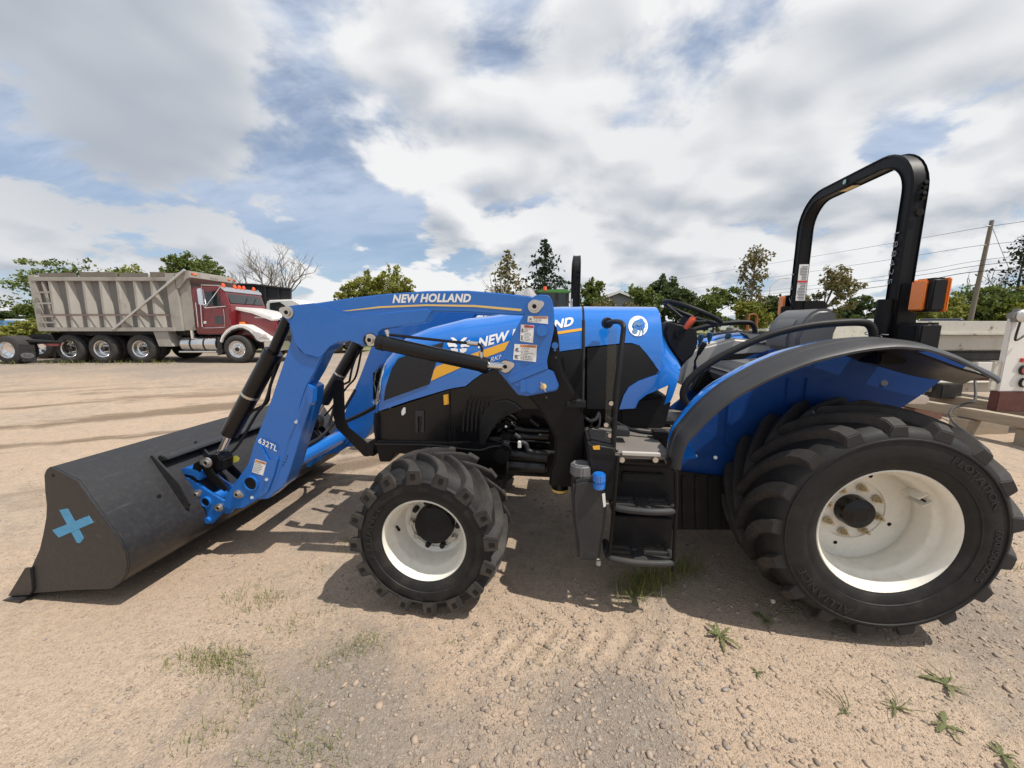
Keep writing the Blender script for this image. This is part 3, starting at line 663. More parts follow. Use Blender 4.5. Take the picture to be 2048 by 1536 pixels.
bm = B(); cx, cz = T(394, 1020, LY); box(bm, cx-.02, cx+.02, -LY+.02, LY-.02, cz-.05, cz+.05); part(bm, 'hitch_cross_bar', BLUE, bevel=0.005)

BY = 1.09; BY2 = -1.05
prof = [T(u, v, BY) for u, v in ((99, 934), (155, 963), (241, 1086), (252, 1108), (255, 1130), (251, 1150), (240, 1166), (222, 1177), (137, 1180), (63, 1187), (12, 1196))]
def inward(pl, t):
    out = []
    for i, p in enumerate(pl):
        a = pl[max(i-1, 0)]; b = pl[min(i+1, len(pl)-1)]
        dx_, dz_ = b[0]-a[0], b[1]-a[1]; L_ = math.hypot(dx_, dz_); out.append((p[0]-dz_/L_*t*-1, p[1]-dx_/L_*t*1*-1*-1))
    return out
inn = [(p[0]+(-(prof[min(i+1, len(prof)-1)][1]-prof[max(i-1, 0)][1]))/math.dist(prof[min(i+1, len(prof)-1)], prof[max(i-1, 0)])*0.009,
        p[1]+((prof[min(i+1, len(prof)-1)][0]-prof[max(i-1, 0)][0]))/math.dist(prof[min(i+1, len(prof)-1)], prof[max(i-1, 0)])*0.009) for i, p in enumerate(prof)]
bm = B(); prism(bm, prof+inn[::-1], BY2, BY-.012); bucket = part(bm, 'bucket', BUCK, bevel=0.002)
side = [(99, 934), (155, 963), (241, 1086), (252, 1108), (255, 1130), (251, 1150), (240, 1166), (222, 1178), (196, 1179), (137, 1181), (63, 1187), (20, 1192), (50, 1142), (62, 1136), (79, 1098), (86, 1068), (92, 1035), (93, 1010), (90, 985), (89, 965), (88, 950), (92, 940)]
sp_ = tp(side, BY)
for yy in (BY-.012, BY2-.012):
    bm = B(); prism(bm, sp_, yy, yy+.012); part(bm, 'bucket_side', BUCK, bucket, bevel=0.002)
bm = B(); prism(bm, tp([(16, 1192), (50, 1136), (62, 1135), (66, 1180), (60, 1190)], BY+.01), BY+.0005, BY+.013); part(bm, 'bucket_corner_plate', BUCK, bucket, bevel=0.003)
xt = prof[-1][0]; bm = B(); zt_ = prof[-1][1]; prism(bm, [(xt+.03, zt_-.012), (xt-.16, zt_+.008), (xt-.17, zt_+.034), (xt-.05, zt_+.020)], BY2-.03, BY+.035); part(bm, 'cutting_edge', BUCK, bucket, bevel=0.003)
# top lip, ribs and hooks on the back
bm = B(); prism(bm, [(prof[0][0]-.004, prof[0][1]-.01), (prof[0][0]+.02, prof[0][1]-.02), (prof[0][0]+.02, prof[0][1]-.075), (prof[0][0]+.01, prof[0][1]-.075)], BY2, BY-.02); part(bm, 'bucket_lip', BUCK, bucket, bevel=0.002)
for yy in (0.70, 0.40, -0.40, -0.70):
    def on(t, off): a, b = prof[1], prof[2]; nx, nz = -(b[1]-a[1]), (b[0]-a[0]); L_ = math.hypot(nx, nz); return (a[0]+(b[0]-a[0])*t-nx/L_*off, a[1]+(b[1]-a[1])*t-nz/L_*off)
    bm = B(); prism(bm, [on(-.02, 0), on(-.02, .02), on(.3, .045), on(.6, .07), on(.95, .05), on(1.0, 0)], yy, yy+.014); part(bm, 'bucket_ear', BUCK, bucket, bevel=0.002)
bm = B(); prism(bm, [on(.03, 0), on(.03, .03), on(.12, .06), on(.16, .06), on(.12, 0)], -0.68, 0.68); part(bm, 'bucket_hook_bar', BUCK, bucket, bevel=0.004)
bm = B(); c = on(.62, .001); c2 = on(.62, .004); cyl(bm, (c[0], .80, c[1]), (c2[0], .80, c2[1]), .012, n=12); part(bm, 'bucket_hole', BLK, bucket)
cx, cz = T(106, 951, BY); bm = B(); cyl(bm, (cx, BY, cz), (cx, BY+.001, cz), .010, n=10); part(bm, 'bucket_hole', BLK, bucket)
for px in ([(119, 1020), (136, 1017), (168, 1076), (160, 1086), (154, 1085)], [(105, 1060), (178, 1031), (187, 1045), (118, 1075)]):
    bm = B(); prism(bm, tp(px, BY), BY, BY+(.001 if px[0][0] == 119 else .0018)); part(bm, 'tape_strip', TAPE, bucket)

# ---------------- bumper guard stick in front of the hood
plate('bumper_guard', tp([(666, 766), (671, 758), (682, 758), (687, 764), (689, 838), (697, 855), (717, 871), (735, 887), (751, 876), (754, 902), (737, 913), (728, 912), (673, 856), (667, 832)], 0.32), 0.31, 0.325, BLK, mirror=True, bevel=0.003)
for px in ([(666, 766), (669, 766), (670, 832), (667, 832)], [(673, 856), (728, 912), (731, 910), (676, 854)]):
    plate('guard_flange', tp(px, 0.32), 0.25, 0.324, BLK, mirror=True)
bm = B(); x0, z0 = T(745, 895, .3); box(bm, x0-.03, x0+.03, -.34, .34, z0-.05, z0+.04); part(bm, 'guard_crossbar', BLK, bevel=0.006)
bm = B(); tube(bm, [PT(690, 843, 0.0), PT(720, 830, .05), PT(752, 813, .1)], 0.016, 8, 3); part(bm, 'front_hose', BLKP)
bm = B(); tube(bm, [(TUBEC.x-.02, .30, TUBEC.z+.075), (TUBEC.x-.02, 0.0, TUBEC.z+.08), (TUBEC.x-.02, -.2, TUBEC.z+.12), (TUBEC.x-.1, -.3, TUBEC.z+.25), (TUBEC.x-.2, -.38, TUBEC.z+.45)], 0.012, 8, 6); tube(bm, [(TUBEC.x+.0, .30, TUBEC.z+.07), (TUBEC.x+.0, 0.0, TUBEC.z+.078), (TUBEC.x+.02, -.25, TUBEC.z+.1), (TUBEC.x-.02, -.36, TUBEC.z+.35)], 0.012, 8, 6); part(bm, 'loader_hose', BLKP)

# ---------------- wheels
def wheel(name, cx, cz, yo, yi, Rr, Rc, lugh, nl, delta, lugw, rimprof, discy, front):
    """yo/yi outer and inner sidewall, Rr rim radius, Rc carcass radius"""
    bm = B(); n = 72; yc = (yo+yi)/2
    lathe(bm, [(r, y_-yc) for r, y_ in rimprof], (0, 0, 0), n, cap=False)
    w = part(bm, name, CREAM, sharp=45); w.location = (cx, yc, cz)
    hw = (yo-yi)/2; bm = B()
    pr = [(Rr-.006, hw-.035), (Rr+.008, hw-.022), (Rr+.03, hw-.010), (Rr+.05, hw-.008), (Rr+.052, hw-.003), (Rr+.060, hw-.003), (Rr+.062, hw-.002)]
    sh = Rc-Rr
    pr += [(Rr+sh*.38, hw), (Rr+sh*.55, hw), (Rr+sh*.66, hw-.003), (Rr+sh*.67, hw+.003), (Rr+sh*.70, hw+.003), (Rr+sh*.71, hw-.004), (Rr+sh*.80, hw-.012), (Rc-.030, hw-.030), (Rc-.014, hw-.07), (Rc-.006, hw*.6), (Rc, hw*.3), (Rc, 0)]
    pr = pr+[(r, -h) for r, h in pr[-2::-1]]
    lathe(bm, pr, (0, 0, 0), n, closed=True); ty = part(bm, 'tyre', RUB, w, sharp=50)
    # lugs
    def crown(h):
        hh = abs(h); return interp(hh, [0, hw*.3, hw*.6, hw-.07, hw-.030, hw-.012], [Rc, Rc, Rc-.006, Rc-.014, Rc-.030, Rr+sh*.80])
    lm = []
    for s in (1, -1):
        bm = B(); rings = []; K = 9
        for i in range(K+1):
            t = i/K; h = s*(-0.012+(hw-.004+.012)*t); base = crown(h); top = base+lugh*(1.0 if t < .93 else 0.92)
            ang = R(90)-R(delta)*(1-t)**1.65
            wd = lugw*(0.82+0.28*t+(0.35 if front and t > .8 else 0)); aw = wd/base/2
            if i == K: base = Rr+sh*(.68 if front else .78); top = Rc-.022+lugh*(.95 if front else .3); h = s*(hw+(.007 if front else -.006))
            row = []
            for a, r_ in ((ang-aw*1.45, base-.006), (ang-aw*.9, top), (ang+aw*.9, top), (ang+aw*1.25, base-.006)):
                row.append(bm.verts.new((r_*math.cos(a), h, r_*math.sin(a))))
            rings.append(row)
        for a, b in zip(rings, rings[1:]):
            for j in range(3): bm.faces.new((a[j], a[j+1], b[j+1], b[j]))
        bm.faces.new(rings[0]); bm.faces.new(rings[-1][::-1])
        if front:
            pass
        o = part(bm, 'tread_lug', LUGM, w, bevel=0.004); me = o.data; lm.append(me)
        for k in range(nl):
            if k == 0: ob = o
            else: ob = bpy.data.objects.new('tread_lug', me); COL.objects.link(ob); ob.parent = w
            ob.rotation_euler = (0, 2*math.pi*(k+(0.5 if s < 0 else 0)+.2)/nl, 0)
    if front:   # dark raised plate per lug end, painting the shade of a pocket
        bm = B(); r0 = Rr+sh*.80; 
        prism(bm, [(-lugw*.26, r0), (lugw*.26, r0), (lugw*.26, r0+.030), (-lugw*.26, r0+.030)], hw+.002, hw+.0085); o = part(bm, 'lug_pocket_shade', BLKP, w); me = o.data
        for k in range(nl):
            ob = o if k == 0 else bpy.data.objects.new('lug_pocket_shade', me)
            if k: COL.objects.link(ob); ob.parent = w
            ob.rotation_euler = (0, 2*math.pi*(k+.2)/nl, 0)
    return w, hw, sh
RC = (0.10, 0.525)
rimR = [(.300, .862), (.308, .876), (.312, .873), (.310, .858), (.296, .846), (.291, .842)]
rimR = [(.300, .848), (.310, .862), (.311, .872), (.306, .876), (.298, .868), (.286, .848), (.281, .82), (.279, .805), (.262, .785), (.256, .77), (.254, .70), (.256, .675), (.268, .66), (.270, .648), (.255, .640), (.16, .640), (.16, .632), (.0, .632)]
rear, hwR, shR = wheel('rear_wheel', RC[0], RC[1], .90, .34, .308, .533, .042, 17, 37, .058, rimR, .64, False)
yc = .62
def wy(y_): return y_-yc
bm = B(); lathe(bm, [(.0, .71), (.035, .71), (.04, .705), (.055, .703), (.078, .690), (.083, .642), (.083, .630)], (0, -yc, 0), 28); part(bm, 'hub_cap', BLKG, rear)
for i in range(8):
    a = 2*math.pi*(i+.3)/8; c = Vector((.128*math.cos(a), wy(.640), .128*math.sin(a)))
    bm = B(); cyl(bm, c, c+Vector((0, .008, 0)), .021, n=16); cyl(bm, c+Vector((0, .008, 0)), c+Vector((0, .026, 0)), .014, n=6); cyl(bm, c+Vector((0, .026, 0)), c+Vector((0, .044, 0)), .008, n=10); part(bm, 'wheel_nut', BRASS, rear)
for a in (0.35, 1.9, 3.5, 5.0):
    bm = B(); c = Vector((.20*math.cos(a), wy(.6405), .20*math.sin(a))); cyl(bm, c, c+Vector((0, .001, 0)), .010, n=12); part(bm, 'disc_hole', BLK, rear)
# valve guard inside the rim
for dz_ in (0.022, -0.022):
    bm = B(); M = Matrix.Rotation(R(35), 4, 'Y'); box(bm, -.262, -.215, wy(.70), wy(.80), dz_-.003, dz_+.003, M); part(bm, 'valve_guard', CREAM, rear, bevel=0.002)
bm = B(); M = Matrix.Rotation(R(35), 4, 'Y'); p0 = M @ Vector((-.24, wy(.72), 0)); p1 = M @ Vector((-.235, wy(.80), 0)); cyl(bm, p0, p1, .005, n=8); part(bm, 'valve_stem', BLK, rear)
# raised lettering on the rear tyre
def arc_text(s, r0, hgt, a0, a1, wobj, hw, name='tyre_lettering', offs=0.0022):
    def fm(a, b, h):
        ang = R(a0+(a1-a0)*a); r_ = r0+hgt*b; return Vector((r_*math.cos(ang), hw+0.0005+h, r_*math.sin(ang)))
    text_to(s, fm, name, RUBL, wobj, offset=0.02, spacing=1.08, thick=offs)
RUBL = mat('raised_rubber', (0.022, 0.0215, 0.0215), 0.58, var=0.3, dust=0.12, spec=0.3)
# angles: 90 = top, 0 = front (left in the picture), text reads clockwise seen from outside
arc_text('FLOTATION', .405, .032, 116, 158, rear, hwR)
arc_text('600/50-22.5', .405, .030, 172, 208, rear, hwR)
arc_text('ALLIANCE', .405, .034, 287, 333, rear, hwR)
rimF = [(.218, .945), (.228, .962), (.229, .972), (.224, .976), (.216, .968), (.206, .945), (.203, .925), (.190, .905), (.184, .885), (.180, .80), (.176, .785), (.15, .775), (.15, .765), (0, .765)]
front, hwF, shF = wheel('front_wheel', 2.33, .375, 1.0, .60, .226, .386, .037, 16, 28, .046, rimF, .77, True)
fyc = .80
bm = B(); lathe(bm, [(0, .835), (.035, .835), (.04, .831), (.085, .826), (.108, .815), (.112, .79), (.112, .76)], (0, -fyc, 0), 32); part(bm, 'hub_cap', BLKP, front)
for i in range(10):
    a = 2*math.pi*i/10; c = Vector((.135*math.cos(a), .77-fyc, .135*math.sin(a))); bm = B(); cyl(bm, c, c+Vector((0, .035, 0)), .015, n=10); part(bm, 'hub_bolt', BLKP if i % 3 else ZINC, front)
bm = B(); cyl(bm, (.175, .90-fyc, .03), (.150, .93-fyc, .03), .008, n=10); part(bm, 'valve_stem', BLK, front)
arc_text('ALLIANCE', .30, .028, 0, 0.1, front, hwF) if False else None
arc_text('ALLIANCE', .275, .030, 62-25, -18, front, hwF) if False else None
arc_text('ALLIANCE', .272, .030, -22, 42, front, hwF)
for w in (rear, front):
    c = copy_tree(w, TR); c.location.y *= -1; c.scale = (1, -1, 1)

# ---------------- fender
fa = [(1356, 940), (1358, 918), (1370, 884), (1390, 862), (1420, 831), (1462, 797), (1503, 773), (1545, 752), (1586, 735), (1628, 720), (1670, 709), (1712, 700), (1753, 694), (1795, 691), (1826, 693), (1857, 697), (1890, 707), (1920, 718), (1952, 734), (1982, 750), (1994, 757), (2001, 764)]
FA = smooth_path([Vector((x, 0, z)) for x, z in tp(fa, .88)], 3)
def sheet(ys, offs, thick, name, m, i0=0, i1=None, s=1, parent=TR, sweep=1.0, tap=(.30, .55, .8, 1)):
    bm = B(); P = FA[i0:i1]; rings = []
    for i, p in enumerate(P):
        d = (P[min(i+1, len(P)-1)]-P[max(i-1, 0)]).normalized(); nrm = Vector((d.z, 0, -d.x))
        if nrm.dot(p-Vector((RC[0], 0, RC[1]))) < 0: nrm = -nrm
        tt = i/(len(P)-1); taper = interp(tt, [0, .12, .35, 1], tap)
        row = []
        for y_, o_ in zip(ys, offs):
            yy = .88-(.88-y_)*taper; back = (.88-yy)*sweep*interp(tt, [0, .55, .8, 1], [0, 0, .35, .75])
            row.append(p+nrm*o_+Vector((-back, s*yy, -back*.12)))
        row2 = [q_-nrm*thick for q_ in row]
        rings.append([bm.verts.new(c) for c in row+row2[::-1]])
    for a, b in zip(rings, rings[1:]):
        n = len(a)
        for j in range(n): bm.faces.new((a[j], a[(j+1) % n], b[(j+1) % n], b[j]))
    bm.faces.new(rings[0]); bm.faces.new(rings[-1][::-1])
    return part(bm, name, m, parent, sharp=40)
for s in (1, -1):
    fd = sheet([.74, .66, .60, .54, .46, .38, .31], [-.004, .004, .020, .018, -.006, -.06, -.14], .006, 'fender', BLUEG, s=s, i1=-13 if s < 0 else -22, sweep=0.0)
    sheet([.885, .875, .84, .80, .76, .745, .73, .65, .64], [-.004, .004, .014, .022, .028, .022, .030, .034, .030], .010, 'fender_flare', FEND, s=s, parent=fd)
    sheet([.66, .60, .52, .44, .38, .33], [.020, .020, .016, .004, -.02, -.05], .010, 'fender_tail', FEND, i0=-26, s=s, parent=fd, tap=(1, 1, 1, 1))
    # inner wall
    pts = tp([(1356, 905), (1380, 868), (1420, 838), (1470, 800), (1530, 765), (1600, 732), (1680, 706), (1760, 694), (1830, 694), (1890, 706), (1940, 726), (1918, 746), (1888, 757), (1850, 786), (1800, 818), (1760, 850), (1600, 900), (1462, 955), (1362, 942)], .315)
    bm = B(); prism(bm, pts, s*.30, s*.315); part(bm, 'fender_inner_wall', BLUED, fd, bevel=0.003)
    for x_ in (.62, .30, .20):
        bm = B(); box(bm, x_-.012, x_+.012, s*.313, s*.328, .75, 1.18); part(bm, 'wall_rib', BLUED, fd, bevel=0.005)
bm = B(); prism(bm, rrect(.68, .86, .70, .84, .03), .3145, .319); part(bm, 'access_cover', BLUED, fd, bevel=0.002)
for u, v in ((1391, 912), (1431, 915), (1769, 766)):
    bm = B(); cyl(bm, PT(u, v, .315), PT(u, v, .325), .016 if v < 800 else .011, n=12); part(bm, 'wall_bolt', ZINC if v > 800 else CONS)
plate('wall_label', tp([(1403, 876), (1411, 875), (1411, 880), (1405, 881)], .318), .3155, .3162, WHITE)
# lower black panel behind the step
plate('lower_panel', tp([(1340, 940), (1458, 955), (1465, 1060), (1345, 1060)], .36), .34, .36, BLKP, bevel=0.004)
for i in range(4): plate('panel_rib', tp([(1362+i*26, 950), (1370+i*26, 951), (1372+i*26, 1058), (1364+i*26, 1058)], .36), .36, .375, BLKP)

# ---------------- operator platform, steps, tanks
PZ = T(1260, 908, .80)[1]
FLOORM = mat('rubber_mat', (0.14, 0.125, 0.11), 0.8, var=0.25, dust=0.5, dustcol=(.30, .25, .2), bump=0.3, bscale=60)
x0 = T(1180, 905, .8)[0]; x1 = T(1345, 915, .8)[0]
bm = B(); box(bm, x1-.55, x0, -.29, .29, PZ-.05, PZ); box(bm, x1, x0, -.8, .8, PZ-.05, PZ); part(bm, 'platform_floor', FLOORM, bevel=0.008)
plate('platform_corner', tp([(1172, 890), (1180, 884), (1230, 892), (1236, 912), (1232, 1000), (1205, 1000), (1200, 960), (1180, 955)], .78), .50, .80, BLKP, bevel=0.012, seg=3)
bm = B(); c = [PT(1185, 892, .80), PT(1199, 890, .80), PT(1200, 899, .80), PT(1187, 899, .80)]; bm.faces.new([bm.verts.new((p.x, .802, p.z)) for p in c]); part(bm, 'yellow_sticker', YEL)
bm = B(); xa = T(1245, 905, .82)[0]; xb = T(1322, 912, .82)[0]; box(bm, xb, xa, .79, .815, PZ-.004, PZ+.012); part(bm, 'sill_plate', CONS, bevel=0.002)
for u in (1244, 1311):
    p = PT(u, 920, .82); bm = B(); cyl(bm, (p.x, .80, p.z), (p.x, .825, p.z), .014, n=16); part(bm, 'step_bolt', ZINC, bevel=0.003)
SY = .84
st = empty
sb = B(); prism(sb, tp([(1238, 915), (1330, 918), (1334, 934), (1238, 928)], .80), .60, .80); part(sb, 'step_header', BLK, bevel=0.004)
stepf = B()
tube(stepf, [PT(1236, 912, SY), PT(1232, 960, SY), PT(1226, 1040, SY), PT(1219, 1108, SY)], 0.010, 8)
tube(stepf, [PT(1334, 916, SY), PT(1352, 945, SY), PT(1353, 1000, SY), PT(1346, 1142, SY)], 0.010, 8)
stp = part(stepf, 'step_frame', BLK)
for nm, (ua, va), (ub, vb) in (('step_tread', (1230, 1008), (1349, 1030)), ('step_tread', (1218, 1104), (1346, 1138))):
    a, b = PT(ua, va, SY), PT(ub, vb, SY); zt = (a.z+b.z)/2
    bm = B(); tube(bm, [(a.x, SY-.16, zt), (a.x, SY-.02, zt), (a.x-.05, SY+.012, zt), ((a.x+b.x)/2, SY+.022, zt), (b.x+.05, SY+.012, zt), (b.x, SY-.02, zt), (b.x, SY-.16, zt)], 0.018, 10, 4)
    for k in range(3):
        yy = SY-.12+k*.045
        for xa_, xb_ in ((a.x, (a.x+b.x)/2+.035), ((a.x+b.x)/2-.035, b.x)): box(bm, xb_, xa_, yy-.010, yy+.010, zt-.014, zt+.010)
    xm = (a.x+b.x)/2; box(bm, xm-.035, xm+.035, SY-.13, SY+.012, zt-.012, zt+.010)
    part(bm, nm, GREYP, stp, bevel=0.003)  # black treads coloured grey, their edge highlights put into the colour
for (a_, b_) in (((1236, 936), (1349, 1006)), ((1226, 1040), (1346, 1118))):
    pa, pb = PT(*a_, .74), PT(*b_, .74); bm = B(); box(bm, min(pa.x, pb.x), max(pa.x, pb.x), .66, .69, min(pa.z, pb.z), max(pa.z, pb.z)); part(bm, 'step_riser', BLKP, stp, bevel=0.004)
bm = B(); box(bm, T(1330, 960, .72)[0], T(1245, 950, .72)[0], .66, .71, T(1280, 968, .72)[1], T(1280, 948, .72)[1]); part(bm, 'step_brace', BLKP, stp, bevel=0.006)
bm = B(); pa = PT(1265, 990, .72)
for k in range(3): box(bm, pa.x-.1, pa.x, .66, .675, pa.z-.02-k*.025, pa.z-.008-k*.025)
part(bm, 'riser_louvre', BLKP, stp)
p = PT(1318, 1097, .70); bm = B(); cyl(bm, (p.x, .66, p.z), (p.x, .69, p.z), .014, n=12); part(bm, 'step_bolt', ZINC, stp)
bm = B(); box(bm, T(1345, 1000, .5)[0], T(1225, 1000, .5)[0], .25, .62, .32, .74); part(bm, 'fuel_tank', BLKP, bevel=0.03)
# grey filler tank beside the step
tk = tp([(1147, 966), (1160, 960), (1180, 958), (1194, 950), (1205, 969), (1212, 999), (1213, 1023), (1209, 1060), (1203, 1093), (1199, 1122), (1154, 1120), (1152, 1081), (1145, 1039), (1143, 990)], .84)
bm = B(); prism(bm, tk, .66, .85); tank = part(bm, 'filler_tank', GREYP, bevel=0.016, seg=4)
c = PT(1163, 955, .78)
bm = B(); cyl(bm, (c.x, .76, c.z-.05), (c.x, .76, c.z+.03), .052, n=28); part(bm, 'filler_neck', GREYP, tank)
CAPG = mat('cap_grey', (0.13, 0.13, 0.135), 0.55, var=0.1, dust=0.2); bm = B(); cz = PT(1160, 936, .76).z; cyl(bm, (c.x, .76, cz-.035), (c.x, .76, cz+.028), .064, .060, n=8); part(bm, 'filler_cap', CAPG, tank, bevel=0.008, seg=3)
bm = B(); box(bm, c.x-.035, c.x+.035, .752, .768, cz+.026, cz+.034, None); part(bm, 'cap_grip', CAPG, tank, bevel=0.003)
c2 = PT(1199, 957, .86); bm = B(); cyl(bm, (c2.x, .845, c2.z-.022), (c2.x, .845, c2.z+.022), .036, .034, n=8); cyl(bm, (c2.x, .845, c2.z-.06), (c2.x, .845, c2.z-.022), .032, n=16); part(bm, 'blue_filler_cap', BLUEG, tank, bevel=0.006)
plate('tank_label', tp([(1170, 960), (1183, 954), (1184, 959), (1172, 966)], .86), .815, .8158, WHITE, tank, bevel=0) if False else None
bm = B(); a0 = R(20)
for i in range(6):
    pass
bm.free()
bm = B(); lathe(bm, [(.0532, c.z-.018), (.0532, c.z+.004)], (c.x, .76, 0), 28, axis='Z') if False else cyl(bm, (c.x, .76, c.z-.022), (c.x, .76, c.z+.0), .0535, n=28, cap=False)
for f in list(bm.faces):
    ce = f.calc_center_median()
    if not (ce.y > .78 and ce.x < c.x): bm.faces.remove(f)
part(bm, 'neck_label', WHITE, tank)
plate('tank_label', tp([(1204, 988), (1210, 986), (1212, 1012), (1207, 1015)], .851), .8505, .8512, WHITE, tank, bevel=0)
p = PT(1197, 1125, .80); bm = B(); cyl(bm, p-Vector((0, 0, .012)), p+Vector((0, 0, .015)), .014, .012, n=10); part(bm, 'drain_plug', CONS, tank)

# ---------------- hand rails, shield
bm = B(); tube(bm, [PT(1226, 905, .76), PT(1232, 800, .76), PT(1240, 720, .74), PT(1246, 668, .70), PT(1247, 654, .69), PT(1243, 646, .66), PT(1234, 643, .58), PT(1222, 644, .48), PT(1215, 646, .40)], 0.0135, 12, 4); hr = part(bm, 'grab_rail', BLKP)
p = PT(1216, 646, .37); bm = B(); cyl(bm, p+Vector((0, -.05, 0)), p+Vector((0, .03, 0)), .036, .028, n=20); part(bm, 'rail_boot', BLKP, hr, bevel=0.008)
p = PT(1226, 905, .76); bm = B(); cyl(bm, p-Vector((0, 0, .02)), p+Vector((0, 0, .01)), .028, n=16); part(bm, 'rail_base', BLKP, hr)
bm = B(); prism(bm, tp([(1216, 655), (1234, 655), (1230, 800), (1224, 880), (1209, 880), (1212, 780)], .74), .74, .744); part(bm, 'clear_shield', CLEAR)
for u, v in ((1222, 806), (1212, 849), (1220, 870)):
    p = PT(u, v, .75); bm = B(); cyl(bm, p, p+Vector((0, .012, 0)), .012, n=12); part(bm, 'shield_bolt', ZINC)
for s in (1, -1):
    def Q(u, v, y): p = PT(u, v, y); return Vector((p.x, s*y, p.z))
    bm = B(); tube(bm, [Q(1386, 818, .60), Q(1372, 806, .60), Q(1366, 788, .60), Q(1375, 765, .60), Q(1400, 740, .60), Q(1440, 714, .60), Q(1485, 692, .60), Q(1530, 673, .60), Q(1580, 659, .60), Q(1630, 650, .60), Q(1690, 645, .60), Q(1725, 645, .60), Q(1739, 650, .60), Q(1746, 663, .60), Q(1747, 684, .60)], 0.019, 12, 4); part(bm, 'fender_rail', BLKP)
# hoses by the dash
bm = B(); tube(bm, [PT(1168, 832, .3), PT(1180, 842, .34), PT(1192, 838, .34), PT(1198, 824, .32)], .011, 8, 5); tube(bm, [PT(1172, 870, .3), PT(1186, 865, .34), PT(1198, 850, .34), PT(1199, 826, .32)], .009, 8, 5); tube(bm, [PT(1176, 890, .32), PT(1180, 860, .32), PT(1186, 835, .3)], .009, 8, 4); part(bm, 'brake_hose', GREYP)

# ---------------- dash, steering wheel, seat, console
plate('dash_panel', tp([(1236, 800), (1330, 790), (1345, 800), (1330, 860), (1310, 868), (1240, 872)], .28), -.28, .28, BLKP, bevel=0.02)
plate('steering_column', tp([(1330, 650), (1338, 641), (1392, 655), (1395, 690), (1384, 712), (1362, 730), (1350, 715), (1333, 690), (1326, 665)], .08), -.10, .10, BLKP, bevel=0.015, seg=3)
plate('lower_column', tp([(1340, 690), (1384, 712), (1358, 745), (1352, 720)], .08), -.06, .06, BLKP, bevel=0.01)
cw = Vector(((T(1328, 602, 0)[0]+T(1438, 648, 0)[0])/2, 0, (T(1328, 602, 0)[1]+T(1438, 648, 0)[1])/2))
ax = PT(1438, 648, 0)-PT(1328, 602, 0); ax.y = 0; rw = ax.length/2*0.97; ax.normalize(); ay = Vector((0, 1, 0)); an = ax.cross(ay)
if an.z < 0: an = -an
bm = B(); tube(bm, [cw+(ax*math.cos(2*math.pi*i/40)+ay*math.sin(2*math.pi*i/40))*rw for i in range(40)], 0.015, 10, closed=True); sw = part(bm, 'steering_wheel', BLKP)
hubp = cw-an*0.055
for a in (90, 215, 325):
    d = ax*math.cos(R(a))+ay*math.sin(R(a)); bm = B(); tube(bm, [hubp+d*.03, cw+d*.10-an*.03, cw+d*rw], 0.009, 8, 3); part(bm, 'wheel_spoke', BLKP, sw)
bm = B(); cyl(bm, hubp-an*.05, hubp+an*.012, .045, n=20); part(bm, 'wheel_hub', BLKP, sw, bevel=0.006)
bm = B(); tube(bm, [PT(1358, 668, .12), PT(1368, 660, .15), PT(1378, 652, .17)], .008, 8); ol = part(bm, 'shuttle_lever', BLKP)
bm = B(); tube(bm, [PT(1371, 657, .16), PT(1376, 650, .17), PT(1386, 638, .18), PT(1389, 634, .18)], .02, 12, radii=[.014, .018, .021, .014]); part(bm, 'lever_knob', ORG, ol)
bm = B(); p = PT(1357, 668, .105); cyl(bm, p, p+Vector((0, .02, 0)), .03, n=20); part(bm, 'lever_boot', BLK, ol, bevel=0.006)
# pedals
bm = B(); tube(bm, [PT(1298, 795, .2), PT(1300, 825, .2), PT(1315, 840, .2), PT(1338, 842, .2)], .014, 8, 4); box(bm, T(1345, 842, .2)[0], T(1326, 842, .2)[0], .15, .25, T(1330, 845, .2)[1], T(1330, 838, .2)[1]); part(bm, 'brake_pedal', BLKP)
bm = B(); p = PT(1322, 821, .22); box(bm, p.x-.025, p.x+.025, .2, .24, p.z-.01, p.z+.012); part(bm, 'pedal_lock', ORG, bevel=0.003)
bm = B(); p = PT(1316, 868, .5); box(bm, p.x-.05, p.x+.03, .46, .54, p.z-.015, p.z+.02); tube(bm, [(p.x, .5, p.z), (p.x+.15, .46, p.z+.01), (p.x+.28, .36, p.z+.06)], .012, 8, 3); part(bm, 'clutch_pedal', BLKP, bevel=0.003)
plate('battery_box', tp([(1232, 858), (1260, 862), (1260, 874), (1232, 873)], .62), .52, .62, GREYP)
# seat: sculpted back and cushion
bk = tp([(1584, 704), (1585, 676), (1594, 654), (1606, 636), (1618, 625), (1632, 618), (1652, 617), (1664, 622), (1671, 634), (1668, 655), (1662, 668), (1660, 682), (1662, 700)], 0.16)
bm = B(); prism(bm, bk, -.17, .20); seat = part(bm, 'seat_back', SEATM, bevel=0.045, seg=5)
bm = B(); prism(bm, tp([(1576, 700), (1577, 676), (1586, 656), (1598, 640), (1612, 630), (1614, 650), (1606, 668), (1604, 700)], .14), -.11, .13); part(bm, 'seat_bolster', SEATM, seat, bevel=0.02, seg=3)
cs = tp([(1440, 745), (1448, 735), (1470, 728), (1560, 722), (1640, 715), (1660, 735), (1655, 760), (1450, 770)], 0.0)
bm = B(); prism(bm, cs, -.25, .25); part(bm, 'seat_cushion', SEATM, bevel=0.035, seg=4)
bm = B(); box(bm, -.15, .45, -.22, .22, .84, 1.14); part(bm, 'seat_base', BLKP, bevel=0.03)
for s in (1, -1):
    cp = tp([(1440, 812), (1462, 772), (1500, 752), (1600, 745), (1600, 812)], .3)
    bm = B(); prism(bm, cp, s*.22, s*.30); part(bm, 'seat_side_cover', BLKP, bevel=0.012)
